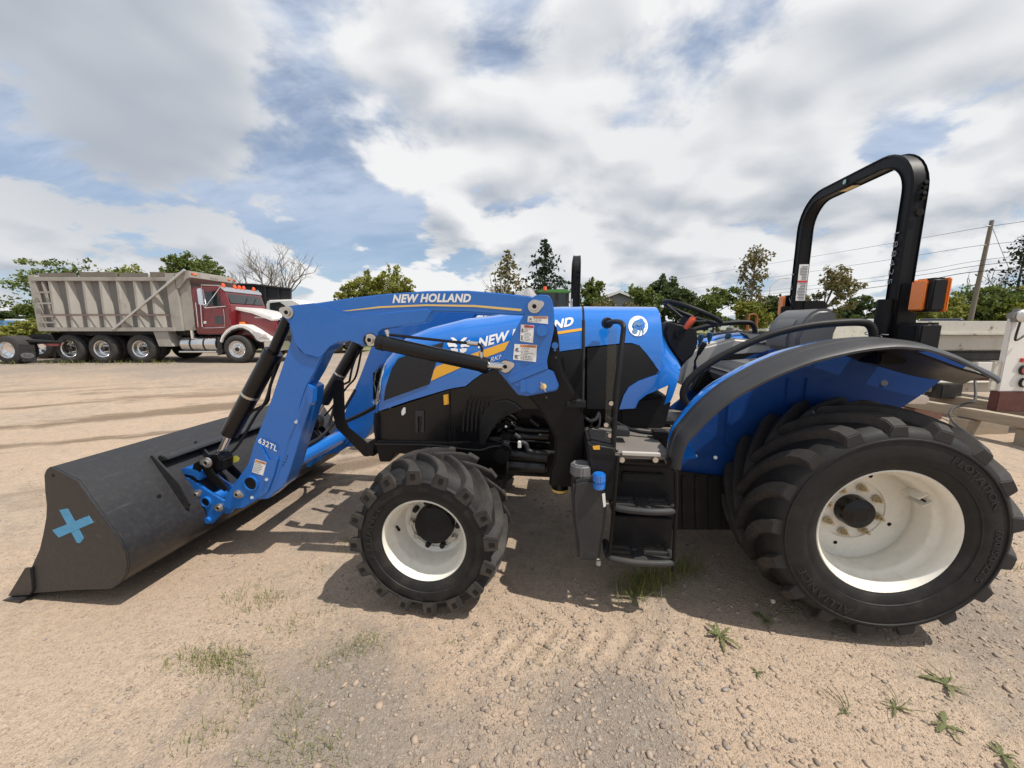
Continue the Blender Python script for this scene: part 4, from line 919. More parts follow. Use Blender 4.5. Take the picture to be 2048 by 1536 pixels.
# right hand console
cy = -.34
con = tp([(1360, 768), (1376, 708), (1390, 697), (1470, 676), (1545, 682), (1552, 705), (1552, 780), (1400, 790)], cy)
bm = B(); prism(bm, con, cy-.16, cy); cons = part(bm, 'side_console', CONS, bevel=0.02, seg=3)
bm = B(); prism(bm, tp([(1408, 750), (1430, 722), (1460, 708), (1545, 703), (1545, 780), (1400, 785)], cy), cy, cy+.02); part(bm, 'console_cover', BLKP, cons, bevel=0.006)
for (b_, m_, t_) in (((1392, 700), (1400, 685), (1403, 668)), ((1416, 697), (1419, 680), (1420, 664)), ((1448, 696), (1453, 682), (1458, 666))):
    bm = B(); tube(bm, [PT(*b_, cy-.05), PT(*m_, cy-.05)], .006, 8); lv = part(bm, 'control_lever', BLK, cons)
    bm = B(); tube(bm, [PT(*m_, cy-.05)-Vector((0, 0, .01)), (PT(*m_, cy-.05)+PT(*t_, cy-.05))/2, PT(*t_, cy-.05)-Vector((0, 0, .006)), PT(*t_, cy-.05)], .02, 10, radii=[.010, .022, .020, .008]); part(bm, 'control_lever_cap', DTEAL, cons)
bm = B(); tube(bm, [PT(1391, 754, -.2), PT(1390, 722, -.2), PT(1398, 705, -.2)], .008, 8); part(bm, 'gear_lever', BLK, cons)
bm = B(); tube(bm, [PT(1396, 710, -.2), PT(1403, 695, -.2), PT(1409, 686, -.2), PT(1410, 683, -.2)], .02, 10, radii=[.012, .022, .02, .008]); part(bm, 'gear_lever_knob', BLKG, cons)
bm = B(); p = PT(1469, 690, cy-.06); cyl(bm, p, p+Vector((0, 0, .03)), .012, n=12); part(bm, 'knob_stem', BLK, cons)
bm = B(); cyl(bm, p+Vector((0, 0, .03)), p+Vector((0, 0, .05)), .024, .018, n=16); part(bm, 'knob_cap', CREAM, cons, bevel=0.004)

# ---------------- roll bar
RX = -.115; RY = .445; RT = 2.355; RB = 1.34
path = [Vector((RX, RY, RB))]
rad = .20
for a in np.linspace(0, 90, 10): path.append(Vector((RX, RY-rad+rad*math.cos(R(a)), RT-rad+rad*math.sin(R(a)))))
path += [Vector((RX, -p.y, p.z)) for p in path[::-1]]
bm = B(); rings = []
for i, p in enumerate(path):
    d = (path[min(i+1, len(path)-1)]-path[max(i-1, 0)]).normalized(); nrm = Vector((0, d.z, -d.y)); hx_, hn = .042, .034; c_ = .008
    row = []
    for sx, sn in ((1, 1), (-1, 1), (-1, -1), (1, -1)):
        for k in (0, 1):
            ox = (hx_-c_) if (k == 0) == (sx*sn > 0) else hx_; on_ = hn if (k == 0) == (sx*sn > 0) else hn-c_
            row.append(p+Vector((sx*ox, 0, 0))+nrm*sn*on_)
    rings.append([bm.verts.new(v) for v in row])
for a, b in zip(rings, rings[1:]):
    for j in range(8): bm.faces.new((a[j], a[(j+1) % 8], b[(j+1) % 8], b[j]))
rops = part(bm, 'roll_bar', BLK, sharp=50)
for s in (1, -1):
    bm = B(); box(bm, RX-.065, RX+.065, s*(RY-.05), s*(RY+.05), RB-.0, 1.55 if s > 0 else 1.58); part(bm, 'roll_bar_socket', BLK, rops, bevel=0.006)
    bm = B(); box(bm, RX-.02, RX+.05, s*(RY+.05), s*(RY+.07), 1.36, 1.70); part(bm, 'hinge_bracket', BLK, rops, bevel=0.005)
    bm = B(); box(bm, RX-.07, RX+.07, s*.18, s*(RY+.03), 1.28, RB+.02); part(bm, 'roll_bar_foot', BLK, rops, bevel=0.01)
    bm = B(); box(bm, RX-.06, RX+.06, s*.18, s*.28, .6, 1.29); part(bm, 'roll_bar_leg', BLK, rops, bevel=0.01)
    yl = RY+.155
    bm = B(); box(bm, RX-.05, RX+.02, s*(yl-.06), s*(yl+.05), 1.55, 1.71); lb = part(bm, 'marker_lamp', BLKP, rops, bevel=0.012, seg=3)
    bm = B(); box(bm, RX+.019, RX+.036, s*(yl-.05), s*(yl+.035), 1.555, 1.705); part(bm, 'amber_lens', AMBER, lb, bevel=0.01, seg=3)
    bm = B(); box(bm, RX-.064, RX-.049, s*(yl-.055), s*(yl+.05), 1.55, 1.71); part(bm, 'rear_lens', AMBER, lb, bevel=0.006)
    bm = B(); box(bm, RX-.06, RX+.045, s*(yl-.075), s*(yl+.05), 1.36, 1.50); wl_ = part(bm, 'work_lamp', BLKP, rops, bevel=0.014, seg=3)
    bm = B()
    for k in range(9): box(bm, RX+.044, RX+.050, s*(yl-.06), s*(yl+.03), 1.37+k*.0135, 1.378+k*.0135)
    part(bm, 'lamp_louvre', BLK, wl_)
    bm = B(); cyl(bm, (RX+.06, s*(RY+.01), 1.44), (RX+.06, s*(RY+.01), 1.62), .040, n=20); part(bm, 'hinge_barrel', BLK, rops, bevel=0.004)
# bolts, hole, stickers, chalk
for z_ in (2.17, 2.12):
    for dz_ in (-.009, .009):
        bm = B(); cyl(bm, (RX-.01, RY+.033, z_+dz_), (RX-.01, RY+.047, z_+dz_*1.4), .010, n=8); part(bm, 'roll_bar_bolt', BLKG, rops)
bm = B(); cyl(bm, (RX-.012, RY+.0335, 2.045), (RX-.012, RY+.0352, 2.045), .018, n=18); part(bm, 'roll_bar_hole', mat('pit', (.002, .002, .002), .9), rops)
CHALK = mat('chalk', (0.30, 0.32, 0.33), 0.9)
text_to('L88425', lambda a, b, h: Vector((RX+.0428, RY-.030+b*.030, 1.96-a*.26)), 'chalk_writing', CHALK, rops, spacing=1.2, offset=-0.012)
text_to('147', lambda a, b, h: Vector((RX+.0428, -RY-.030+b*.030, 1.86-a*.22)), 'chalk_writing', CHALK, rops, spacing=1.4, offset=-0.012)
def vplate(x0, x1, y, z0, z1, m, nm, par): bm = B(); box(bm, x0, x1, y-.001, y, z0, z1); return part(bm, nm, m, par)
yq = -RY+.0355
vplate(RX-.032, RX+.032, yq, 1.66, 1.92, WHITE, 'safety_decal', rops); vplate(RX-.032, RX+.032, yq+.0012, 1.79, 1.805, REDP, 'decal_band', rops)
bm = B()
for i in range(22):
    z_ = 1.67+i*.011
    if abs(z_-1.797) > .012: box(bm, RX-.026, RX+.026-random.random()*.02, yq+.0002, yq+.0012, z_, z_+.005)
part(bm, 'decal_print', INK, rops)
bm = B(); box(bm, RX+.066, RX+.067, RY-.02, RY+.03, 1.47, 1.53); part(bm, 'small_decal', mat('pale_decal', (.55, .6, .62), .4), rops)
bm = B(); cyl(bm, (RX+.042, -.02, RT), (RX+.0435, -.02, RT), .014, n=14); part(bm, 'roll_bar_dot', mat('mint_dot', (.35, .6, .55), .5), rops)
bm = B(); box(bm, RX-.022, RX+.022, -.09, .02, RT-.0355, RT-.0345); part(bm, 'roll_bar_decal', PALEY, rops)
def chain(p0, p1, n, parent, sag=.03):
    for i in range(n):
        t = (i+.5)/n; c = Vector(p0).lerp(Vector(p1), t)-Vector((0, 0, sag*4*t*(1-t))); bm = B(); d = (Vector(p1)-Vector(p0)).normalized()
        o = Vector((0, 0, 1)) if i % 2 == 0 else Vector((1, 0, 0))
        tube(bm, [c+d*.016*math.cos(2*math.pi*k/12)+o*.008*math.sin(2*math.pi*k/12) for k in range(12)], .0028, 6, closed=True); part(bm, 'chain_link', ZINC, parent)
chain((RX+.105, RY-.04, 1.455), (RX+.07, RY+.06, 1.45), 4, rops)
bm = B(); tube(bm, [(RX+.05, -RY+.05, 1.50), (RX+.12, -RY+.16, 1.56)], .012, 8); box(bm, RX+.10, RX+.15, -RY+.13, -RY+.19, 1.55, 1.58); part(bm, 'hinge_pin', ZINC, rops, bevel=0.004)
bm = B(); prism(bm, rrect(RX-.20, RX-.0, 1.50, 1.66, .03), -RY-.01, -RY+.01); part(bm, 'hinge_plate', BLK, rops, bevel=0.003)
bm = B(); box(bm, -.5, -.2, -.3, .3, .55, .75); tube(bm, [(-.3, .2, .7), (-.75, .28, .42)], .03, 10); tube(bm, [(-.3, -.2, .7), (-.75, -.28, .42)], .03, 10); part(bm, 'rear_hitch', BLK, bevel=0.01)
bm = B(); p = PT(1810, 797, .2); box(bm, p.x-.12, p.x+.05, .12, .22, p.z-.03, p.z+.02); part(bm, 'hitch_bracket', ZINC, bevel=0.01)
# ================================================================== ground
def WP(u, v, Y):
    r = ray(u, v); d = Y/r.y; return Vector((r.x*d, Y, r.z*d+CAMH))
def GP(u, v, z=0.0):
    r = ray(u, v); d = (z-CAMH)/r.z; return Vector((r.x*d, r.y*d, z))
def vnoise(x, y, seed, sc):
    g = np.random.default_rng(seed).random((256, 256)); x = x*sc; y = y*sc
    xi = np.floor(x).astype(int); yi = np.floor(y).astype(int); fx = x-xi; fy = y-yi
    fx = fx*fx*(3-2*fx); fy = fy*fy*(3-2*fy); a = g[xi % 256, yi % 256]; b = g[(xi+1) % 256, yi % 256]; c = g[xi % 256, (yi+1) % 256]; d = g[(xi+1) % 256, (yi+1) % 256]
    return (a*(1-fx)+b*fx)*(1-fy)+(c*(1-fx)+d*fx)*fy-0.5
def sstep(a, b, x): t = np.clip((x-a)/(b-a), 0, 1); return t*t*(3-2*t)
def ground_h(x, y):
    x = np.asarray(x, float); y = np.asarray(y, float)
    near = 1-sstep(5, 9, np.hypot(x+.3, y-2.5))
    h = -0.048*near
    dip = np.exp(-(((x+2.6)/0.9)**2+((y-2.3)/1.1)**2)); h = h-0.055*dip
    fade = 1-sstep(12, 30, np.hypot(x, y))
    h = h+(0.05*vnoise(x, y, 1, .45)+0.022*vnoise(x, y, 2, 1.7)+0.012*vnoise(x, y, 3, 5.0)+0.007*vnoise(x, y, 4, 14.0)+0.004*vnoise(x, y, 5, 37.0))*fade*(0.35+0.65*(1-np.exp(-(((y-2.2)/1.4)**2))))
    # chevron tyre prints beside the front wheel
    tx = (x-0.1); ty = (y-1.72-0.02*x); band = np.exp(-(ty/0.19)**4)*sstep(-.45, -.2, tx)*(1-sstep(.55, .9, tx))
    h = h+0.012*band*np.sin((tx+np.abs(ty)*0.8)*2*np.pi/0.135)
    return h
def axis(dense0, dense1, step, lo, hi, g=1.09):
    m = list(np.arange(dense0, dense1, step)); a = [dense0]; s = step
    while a[-1] > lo: s *= g; a.append(a[-1]-s)
    b = [m[-1]]; s = step
    while b[-1] < hi: s *= g; b.append(b[-1]+s)
    return np.array(a[1:][::-1]+m+b[1:])
gx = axis(-3.0, 3.2, 0.022, -700, 700, 1.075); gy = axis(0.55, 3.0, 0.022, -150, 1500, 1.075)
GX, GY = np.meshgrid(gx, gy, indexing='ij'); GZ = ground_h(GX, GY)
nx, ny = len(gx), len(gy)
idx = np.arange(nx*ny).reshape(nx, ny)
fc = np.stack([idx[:-1, :-1], idx[1:, :-1], idx[1:, 1:], idx[:-1, 1:]], -1).reshape(-1, 4)
def npmesh(name, verts, faces, smooth=False):
    me = bpy.data.meshes.new(name); verts = np.asarray(verts, np.float32); faces = np.asarray(faces, np.int32); k = faces.shape[1]
    me.vertices.add(len(verts)); me.vertices.foreach_set('co', verts.ravel())
    me.loops.add(faces.size); me.loops.foreach_set('vertex_index', faces.ravel())
    me.polygons.add(len(faces)); me.polygons.foreach_set('loop_start', np.arange(0, faces.size, k, dtype=np.int32))
    try: me.polygons.foreach_set('loop_total', np.full(len(faces), k, np.int32))
    except Exception: pass
    if smooth: me.polygons.foreach_set('use_smooth', np.ones(len(faces), bool))
    me.update(calc_edges=True); return me
def ground_mat():
    m = bpy.data.materials.new('yard_ground'); m.use_nodes = True; n = NT(m.node_tree); b = n.n['Principled BSDF']
    geo = n.node('ShaderNodeNewGeometry'); P = geo.outputs['Position']; x, y, z = n.xyz(P)
    flat = n.comb(x, y, 0.0)
    big = n.noise(flat, 0.55, 5, 0.6); mid = n.noise(flat, 3.2, 5, 0.62); fine = n.noise(flat, 26, 4, 0.65); grit = n.noise(flat, 130, 2, 0.6)
    def blob(px, rad, amt, sx=1.0):
        c = GP(*px); d = n.vm('LENGTH', n.vm('MULTIPLY', n.vm('SUBTRACT', flat, (c.x, c.y, 0)), (sx, 1, 1))); return n.ss(d, rad, rad*0.2, 0.0, amt)
    gv = n.m('ADD', n.m('MULTIPLY', big, 0.7), n.m('MULTIPLY', mid, 0.45))
    for a in [((700, 1330), .45, .27), ((600, 1480), .5, .25), ((850, 1500), .5, .22), ((1200, 1400), .45, .25), ((1980, 1210), .8, .30), ((1000, 1010), .7, .15), ((660, 990), .9, .2), ((1250, 1480), .4, .2), ((1900, 800), 2.5, .2), ((480, 1350), .3, .1),
              ((150, 1300), .9, -.28), ((1500, 1300), .5, -.26), ((1750, 1400), .5, -.22), ((1000, 1230), .45, -.26), ((350, 900), 1.8, -.16), ((500, 1230), .4, -.05), ((1130, 1240), .4, -.2)]:
        gv = n.m('ADD', gv, blob(*a))
    far = n.m('MULTIPLY', n.ss(y, 7.0, 13.5), 0.26); gv = n.m('ADD', gv, far)
    gv = n.m('ADD', gv, n.m('MULTIPLY', n.m('SUBTRACT', n.noise(flat, 9.0, 6, 0.7), 0.5), 0.75)); gm = n.ss(gv, 0.46, 0.95)
    sand = n.mix(mid, (0.425, 0.307, 0.215), (0.570, 0.428, 0.315))
    sand = n.mix(n.ss(big, 0.35, 0.7), sand, (0.52, 0.405, 0.300))
    grav = n.mix(fine, (0.195, 0.160, 0.132), (0.350, 0.295, 0.248))
    col = n.mix(gm, sand, grav)
    # individual grit
    vc = n.voro(flat, 85, 'Color'); vr = n.xyz(vc)[0]; vd = n.voro(flat, 85)
    spk = n.m('MULTIPLY', n.ss(vr, 0.55, 0.9), n.m('ADD', 0.25, n.m('MULTIPLY', gm, 0.6)))
    col = n.mix(n.m('MULTIPLY', spk, 0.55), col, n.mix(n.xyz(vc)[1], (0.12, 0.105, 0.095), (0.50, 0.46, 0.41)))
    # damp tyre streaks across the yard
    ang = R(24); rx = n.m('ADD', n.m('MULTIPLY', x, math.cos(ang)), n.m('MULTIPLY', y, math.sin(ang))); ry = n.m('SUBTRACT', n.m('MULTIPLY', y, math.cos(ang)), n.m('MULTIPLY', x, math.sin(ang)))
    st = n.noise(n.comb(n.m('MULTIPLY', rx, 0.16), n.m('MULTIPLY', ry, 0.95), 3.0), 1.6, 6, 0.6, 0.3)
    reg = n.m('MULTIPLY', n.ss(y, 2.6, 4.2), n.ss(y, 10.5, 7.0)); reg = n.m('MULTIPLY', reg, n.ss(x, 2.0, -0.5))
    stm = n.m('MULTIPLY', n.ss(n.m('ADD', st, n.m('MULTIPLY', n.m('SUBTRACT', mid, 0.5), 0.16)), 0.475, 0.60), reg)
    col = n.mix(n.m('MULTIPLY', stm, 0.86), col, (0.15, 0.105, 0.068))
    col = n.mix(n.ss(fine, 0.35, 0.72, 0.0, 0.34), col, (0.22, 0.165, 0.115)); col = n.mix(n.ss(grit, 0.40, 0.75, 0.0, 0.45), col, (0.20, 0.155, 0.115)); col = n.mix(n.ss(n.noise(flat, 60, 3, 0.6), 0.55, 0.75, 0.0, 0.40), col, (0.60, 0.50, 0.38))
    # grassy verge further out
    gr = n.m('MULTIPLY', n.ss(y, 17, 24), n.ss(n.noise(flat, 0.12, 3, 0.5), 0.30, 0.45)); col = n.mix(gr, col, n.mix(mid, (0.09, 0.11, 0.035), (0.22, 0.21, 0.08)))
    n.put(b.inputs['Base Color'], col); b.inputs['Roughness'].default_value = 0.92; b.inputs['Specular IOR Level'].default_value = 0.25
    h = n.m('ADD', n.m('MULTIPLY', fine, 0.8), n.m('ADD', n.m('MULTIPLY', grit, 0.5), n.m('MULTIPLY', n.noise(flat, 70, 4, 0.7), 0.9)))
    n.put(b.inputs['Normal'], n.bump(h, 0.85, 0.016)); return m
GM = ground_mat()
g = link(npmesh('ground', np.stack([GX.ravel(), GY.ravel(), GZ.ravel()], -1), fc, True), 'ground', GM); g['kind'] = 'structure'

# ------------------------------------------------------------------ loose gravel
def leaf_islands_mat(name, ramp, rough=0.8, transl=0.0, vscale=0.4):
    m = bpy.data.materials.new(name); m.use_nodes = True; n = NT(m.node_tree); b = n.n['Principled BSDF']
    geo = n.node('ShaderNodeNewGeometry'); r_ = geo.outputs['Random Per Island']
    cr = n.node('ShaderNodeValToRGB'); e = cr.color_ramp.elements
    while len(e) < len(ramp): e.new(0.5)
    for i, c in enumerate(ramp): e[i].position = i/(len(ramp)-1); e[i].color = (*c, 1)
    tcn = n.node('ShaderNodeTexCoord'); f = n.m('ADD', n.m('MULTIPLY', r_, 0.65), n.m('MULTIPLY', n.noise(tcn.outputs['Object'], vscale, 3, 0.5), 0.55)); f = n.m('SUBTRACT', f, 0.1)
    n.l.new(f, cr.inputs[0]); n.l.new(cr.outputs[0], b.inputs['Base Color']); b.inputs['Roughness'].default_value = rough; b.inputs['Specular IOR Level'].default_value = 0.2
    if transl:
        t = n.node('ShaderNodeBsdfTranslucent'); n.l.new(n.mix(1.0, cr.outputs[0], (1.5, 1.6, 0.7), 'MULTIPLY'), t.inputs[0])
        mx = n.node('ShaderNodeMixShader'); mx.inputs[0].default_value = transl; n.l.new(b.outputs[0], mx.inputs[1]); n.l.new(t.outputs[0], mx.inputs[2]); n.l.new(mx.outputs[0], n.n['Material Output'].inputs['Surface'])
    return m
def ico():
    bm = B(); bmesh.ops.create_icosphere(bm, subdivisions=1, radius=1.0); v = np.array([x.co[:] for x in bm.verts]); f = np.array([[q_.index for q_ in x.verts] for x in bm.faces]); bm.free(); return v, f
IV, IF = ico()
OV = np.array([(1, 0, 0), (-1, 0, 0), (0, 1, 0), (0, -1, 0), (0, 0, 1), (0, 0, -1)], float); OF = np.array([(0, 2, 4), (2, 1, 4), (1, 3, 4), (3, 0, 4), (2, 0, 5), (1, 2, 5), (3, 1, 5), (0, 3, 5)])
def scatter_stones(n, xs, ys, rmin, rmax, p=3.0, IV=IV, IF=IF):
    r = rmin*(rmax/rmin)**(RNG.random(n)**p)
    rot = RNG.normal(size=(n, 3, 3)); qm, _ = np.linalg.qr(rot)
    sc = np.stack([r*RNG.uniform(.8, 1.5, n), r*RNG.uniform(.7, 1.1, n), r*RNG.uniform(.45, .8, n)], -1)
    V = IV[None]*(1+0.22*RNG.normal(size=(n, len(IV), 1)).clip(-1, 1)); V = V*sc[:, None, :]
    a = RNG.uniform(0, 6.28, n); ca, sa = np.cos(a), np.sin(a); Vx = V[..., 0]*ca[:, None]-V[..., 1]*sa[:, None]; Vy = V[..., 0]*sa[:, None]+V[..., 1]*ca[:, None]
    V = np.stack([Vx, Vy, V[..., 2]+0.12*V[..., 0]], -1)
    z = ground_h(xs, ys)+r*0.12
    V += np.stack([xs, ys, z], -1)[:, None, :]
    F = IF[None]+(np.arange(n)*len(IV))[:, None, None]
    return V.reshape(-1, 3), F.reshape(-1, 3)
def sample_ground(n, vlo=1.02, vhi=1.0):
    u = RNG.normal(1024, 760, n); v = 880+np.abs(RNG.normal(0, 1, n))*420; out = [GP(a, b) for a, b in zip(u, v)]
    return np.array([p.x for p in out]), np.array([p.y for p in out]), u, v
sx_, sy_, su, sv = sample_ground(34000)
den_ = 0.25+0.75*sstep(.48, .62, 0.5+vnoise(sx_, sy_, 21, 1.3)+.35*vnoise(sx_, sy_, 22, 4.0))
den_ = den_*np.where((su < 420) & (sv > 1100), .35, 1)
keep = RNG.random(len(sx_)) < den_
sx_, sy_ = sx_[keep], sy_[keep]
V, F = scatter_stones(len(sx_), sx_, sy_, .0026, .0135, 2.6)
STONEM = leaf_islands_mat('gravel_stone', [(0.11, 0.095, 0.085), (0.21, 0.172, 0.142), (0.31, 0.245, 0.19), (0.37, 0.285, 0.215), (0.26, 0.228, 0.205), (0.44, 0.38, 0.32)], 0.85)
gx2, gy2, su, sv = sample_ground(95000)
kp_ = RNG.random(len(gx2)) < (0.45+0.55*sstep(.42, .60, 0.5+vnoise(gx2, gy2, 23, 2.1)+.4*vnoise(gx2, gy2, 24, 7.0)))
V2, F2 = scatter_stones(int(kp_.sum()), gx2[kp_], gy2[kp_], .0016, .0050, 1.6, OV, OF)
F = np.concatenate([F, F2+len(V)]); V = np.concatenate([V, V2])
o = link(npmesh('gravel', V, F), 'gravel', STONEM); tag(o, 'fine grey and tan gravel scattered over the dirt yard', 'gravel', None, 'stuff')
# larger stones one can pick out
big = [(758, 1418), (1300, 1512), (1380, 1251), (1376, 1268), (1545, 1338), (1565, 1340), (1505, 1418), (712, 1370), (690, 1372), (830, 1484), (846, 1526), (884, 1530), (1372, 1497), (1355, 1492), (1178, 1510), (1038, 1432), (1296, 1395), (1356, 1318), (1160, 1374), (666, 1412), (630, 1396), (588, 1464), (657, 1448), (905, 1306), (915, 1350), (764, 1392), (1480, 1420), (2018, 1378), (1500, 1490), (1640, 1385)]
for i, (u, v) in enumerate(big):
    p = GP(u, v, -0.05); r_ = random.uniform(.008, .017); Vb, Fb = scatter_stones(1, np.array([p.x]), np.array([p.y]), r_, r_*1.05)
    c = Vb.mean(0); o = link(npmesh('loose_stone', Vb-c, Fb), 'loose_stone', STONEM); o.location = c
    tag(o, 'small grey stone lying loose on the dirt in the foreground', 'stone', 'loose stones in the foreground')

# ------------------------------------------------------------------ grass tufts and weeds
def blades(cs, n, hmin, hmax, spread, wid):
    V = []; F = []
    for (cx, cy, k) in cs:
        for _ in range(int(n*k)):
            x = cx+random.gauss(0, spread); y_ = cy+random.gauss(0, spread*.7); z = float(ground_h(x, y_)); a = random.uniform(0, 6.28); h = random.uniform(hmin, hmax); le = random.uniform(.3, 1.2)*h
            dx_, dy_ = math.cos(a), math.sin(a); px_, py_ = -dy_*wid, dx_*wid; i = len(V)
            V += [(x-px_, y_-py_, z-.003), (x+px_, y_+py_, z-.003), (x+dx_*le*.45+px_*.7, y_+dy_*le*.45+py_*.7, z+h*.7), (x+dx_*le*.45-px_*.7, y_+dy_*le*.45-py_*.7, z+h*.7), (x+dx_*le, y_+dy_*le, z+h), (x+dx_*le, y_+dy_*le, z+h)]
            F += [(i, i+1, i+2, i+3), (i+3, i+2, i+4, i+5)]
    return np.array(V), np.array(F)
GRASSM = leaf_islands_mat('grass_blade', [(0.07, 0.11, 0.025), (0.13, 0.16, 0.045), (0.22, 0.22, 0.08), (0.34, 0.29, 0.14)], 0.7, 0.25, 2.0)
tufts = [(470, 1190, .6), (530, 1195, .7), (490, 1215, .5), (560, 1200, .5), (580, 1250, .5), (600, 1240, .3), (440, 1325, 1.5), (420, 1315, 1.2), (460, 1335, 1.0), (380, 1310, .5), (350, 1320, .5), (500, 1340, .5), (700, 1300, .5), (740, 1290, .7), (720, 1300, .5), (660, 1330, .5), (500, 1380, .7), (510, 1395, .4), (600, 1430, .6), (430, 1470, .5), (380, 1490, .3), (570, 1480, .3), (520, 1165, .3), (660, 1215, .3), (640, 1135, .4), (700, 1100, .4), (690, 1085, .5), (1260, 1185, 1.0), (1280, 1165, 1.2), (1330, 1160, 1.0), (1300, 1140, 1.0), (1370, 1150, .8), (1250, 1210, .5), (610, 1500, .6), (650, 1520, .6), (540, 1525, .5), (1890, 1120, .3), (2030, 1135, .4), (130, 745, .5), (1060, 1310, .25), (1120, 1330, .25), (900, 1290, .2)]
V, F = blades([(*GP(u, v, -0.05)[:2], k) for u, v, k in tufts], 110, .010, .045, .060, .0012)
V2, F2 = blades([(*GP(u, v, -0.05)[:2], k) for u, v, k in ((1265, 1190, .7), (1285, 1172, 1.0), (1320, 1165, 1.0), (1350, 1150, .8), (1300, 1185, .6), (1375, 1140, .7))], 90, .04, .13, .05, .0018)
F = np.concatenate([F, F2+len(V)]); V = np.concatenate([V, V2])
o = link(npmesh('grass', V, F), 'grass', GRASSM); tag(o, 'thin dry green grass tufts growing through the gravel', 'grass', None, 'stuff')
V, F = blades([(x, 14.0+random.uniform(-.3, .5), 1) for x in np.linspace(-20, -12.5, 26)], 14, .05, .20, .25, .006)
o = link(npmesh('weeds', V, F), 'weeds', GRASSM); tag(o, 'straggly grass fringe growing under the grey dump truck', 'grass', None, 'stuff')
WEEDM = leaf_islands_mat('weed_leaf', [(0.035, 0.055, 0.018), (0.07, 0.095, 0.03), (0.13, 0.145, 0.06), (0.20, 0.17, 0.09)], 0.6, 0.12, 6.0)
def weed(u, v, size, n, label, stalk=False, up=0.35, twiggy=False):
    p = GP(u, v, -0.05); z0 = float(ground_h(p.x, p.y)); root = empty('dandelion_plant', (p.x, p.y, z0)); tag(root, label, 'weed', 'weeds in the foreground')
    for k in range(n):
        a = 2*math.pi*k/n+random.uniform(-.6, .6); L_ = size*random.choice((.45, .7, 1.0, 1.15))*random.uniform(.85, 1.15); w_ = L_*random.uniform(.09, .17); d = Vector((math.cos(a), math.sin(a), 0)); s = Vector((-d.y, d.x, 0)); bm = B(); lft = []; rgt = []; m_ = 9; bend = random.uniform(-.3, .3); lift = random.uniform(.2, 1.2)
        for i in range(m_+1):
            t = i/m_; c = d*L_*t+s*L_*bend*t*t+Vector((0, 0, up*L_*math.sin(t*2.7)*.55*lift+.004)); ww = w_*math.sin(math.pi*min(1, t*.93+.06))*(1.0 if i % 2 else .5)
            lft.append(bm.verts.new(c-s*ww+Vector((0, 0, ww*.4)))); rgt.append(bm.verts.new(c+s*ww+Vector((0, 0, ww*.4))))
        for i in range(m_): bm.faces.new((lft[i], rgt[i], rgt[i+1], lft[i+1]))
        fin(bm, 'leaf', WEEDM, root)
    if stalk:
        bm = B(); tube(bm, [(0, 0, 0), (.01, .0, .05), (.03, 0, .105)], .0022, 6, 4); fin(bm, 'stalk', WEEDM, root)
        bm = B(); bmesh.ops.create_icosphere(bm, subdivisions=3, radius=.010, matrix=Matrix.Translation((.03, 0, .115)))
        for v_ in bm.verts: v_.co += (v_.co-Vector((.03, 0, .115)))*random.uniform(-.15, .25)
        fin(bm, 'seed_head', mat('seed_fluff', (.42, .41, .37), .95, var=.3, vscale=200), root, sharp=10)
        bm = B(); tube(bm, [(0.0, 0, 0), (.06, -.01, .05), (.14, -.02, .085)], .0018, 6, 4); fin(bm, 'stalk', WEEDM, root)
    if twiggy:
        for k in range(5):
            bm = B(); a = random.uniform(0, 6.28); tube(bm, [(0, 0, 0), (.03*math.cos(a), .03*math.sin(a), .02), (.09*math.cos(a+.4), .09*math.sin(a+.4), .03)], .0012, 5, 3); fin(bm, 'stem', WEEDM, root)
random.seed(23)
weed(1440, 1275, .085, 15, 'largest leafy dandelion rosette, in front of the big rear wheel', up=.5)
weed(1530, 1240, .06, 8, 'dandelion with round white seed head beside the rear tyre', True, .6)
weed(1890, 1365, .07, 9, 'dark green weed at the sunny dirt right of the rear wheel', twiggy=True)
weed(1790, 1412, .06, 6, 'sparse flat weed between two others, lower right foreground', twiggy=True)
weed(1892, 1447, .06, 10, 'pale spreading weed below the dark green one, lower right', up=.2)
weed(2005, 1505, .06, 9, 'weed in the bottom right corner of the yard', up=.3)
weed(1515, 1345, .03, 6, 'tiny weed sprig beneath the largest dandelion')
weed(1690, 1425, .03, 4, 'wiry brown stalk weed on bare dirt, lower right of centre', twiggy=True)

# ================================================================== trees
BARK = mat('bark', (0.11, 0.085, 0.065), 0.9, var=0.35, vscale=8, bump=0.6, bscale=20)
BARKG = mat('bare_bark', (0.21, 0.185, 0.165), 0.9, var=0.3, vscale=6)
LM = {'mid': leaf_islands_mat('leaf_mid', [(0.033, 0.054, 0.017), (0.075, 0.109, 0.029), (0.139, 0.171, 0.049), (0.223, 0.232, 0.075)], 0.6, 0.22),
      'dark': leaf_islands_mat('leaf_dark', [(0.019, 0.034, 0.013), (0.040, 0.065, 0.023), (0.078, 0.102, 0.036), (0.121, 0.139, 0.049)], 0.6, 0.15),
      'yel': leaf_islands_mat('leaf_yellow', [(0.075, 0.093, 0.023), (0.158, 0.178, 0.041), (0.270, 0.256, 0.065), (0.390, 0.326, 0.098)], 0.6, 0.25),
      'spr': leaf_islands_mat('needle', [(0.015, 0.026, 0.017), (0.031, 0.050, 0.029), (0.060, 0.078, 0.042)], 0.7, 0.05),
      'dry': leaf_islands_mat('leaf_dry', [(0.055, 0.065, 0.027), (0.131, 0.127, 0.056), (0.223, 0.183, 0.095), (0.296, 0.217, 0.132)], 0.7, 0.15)}
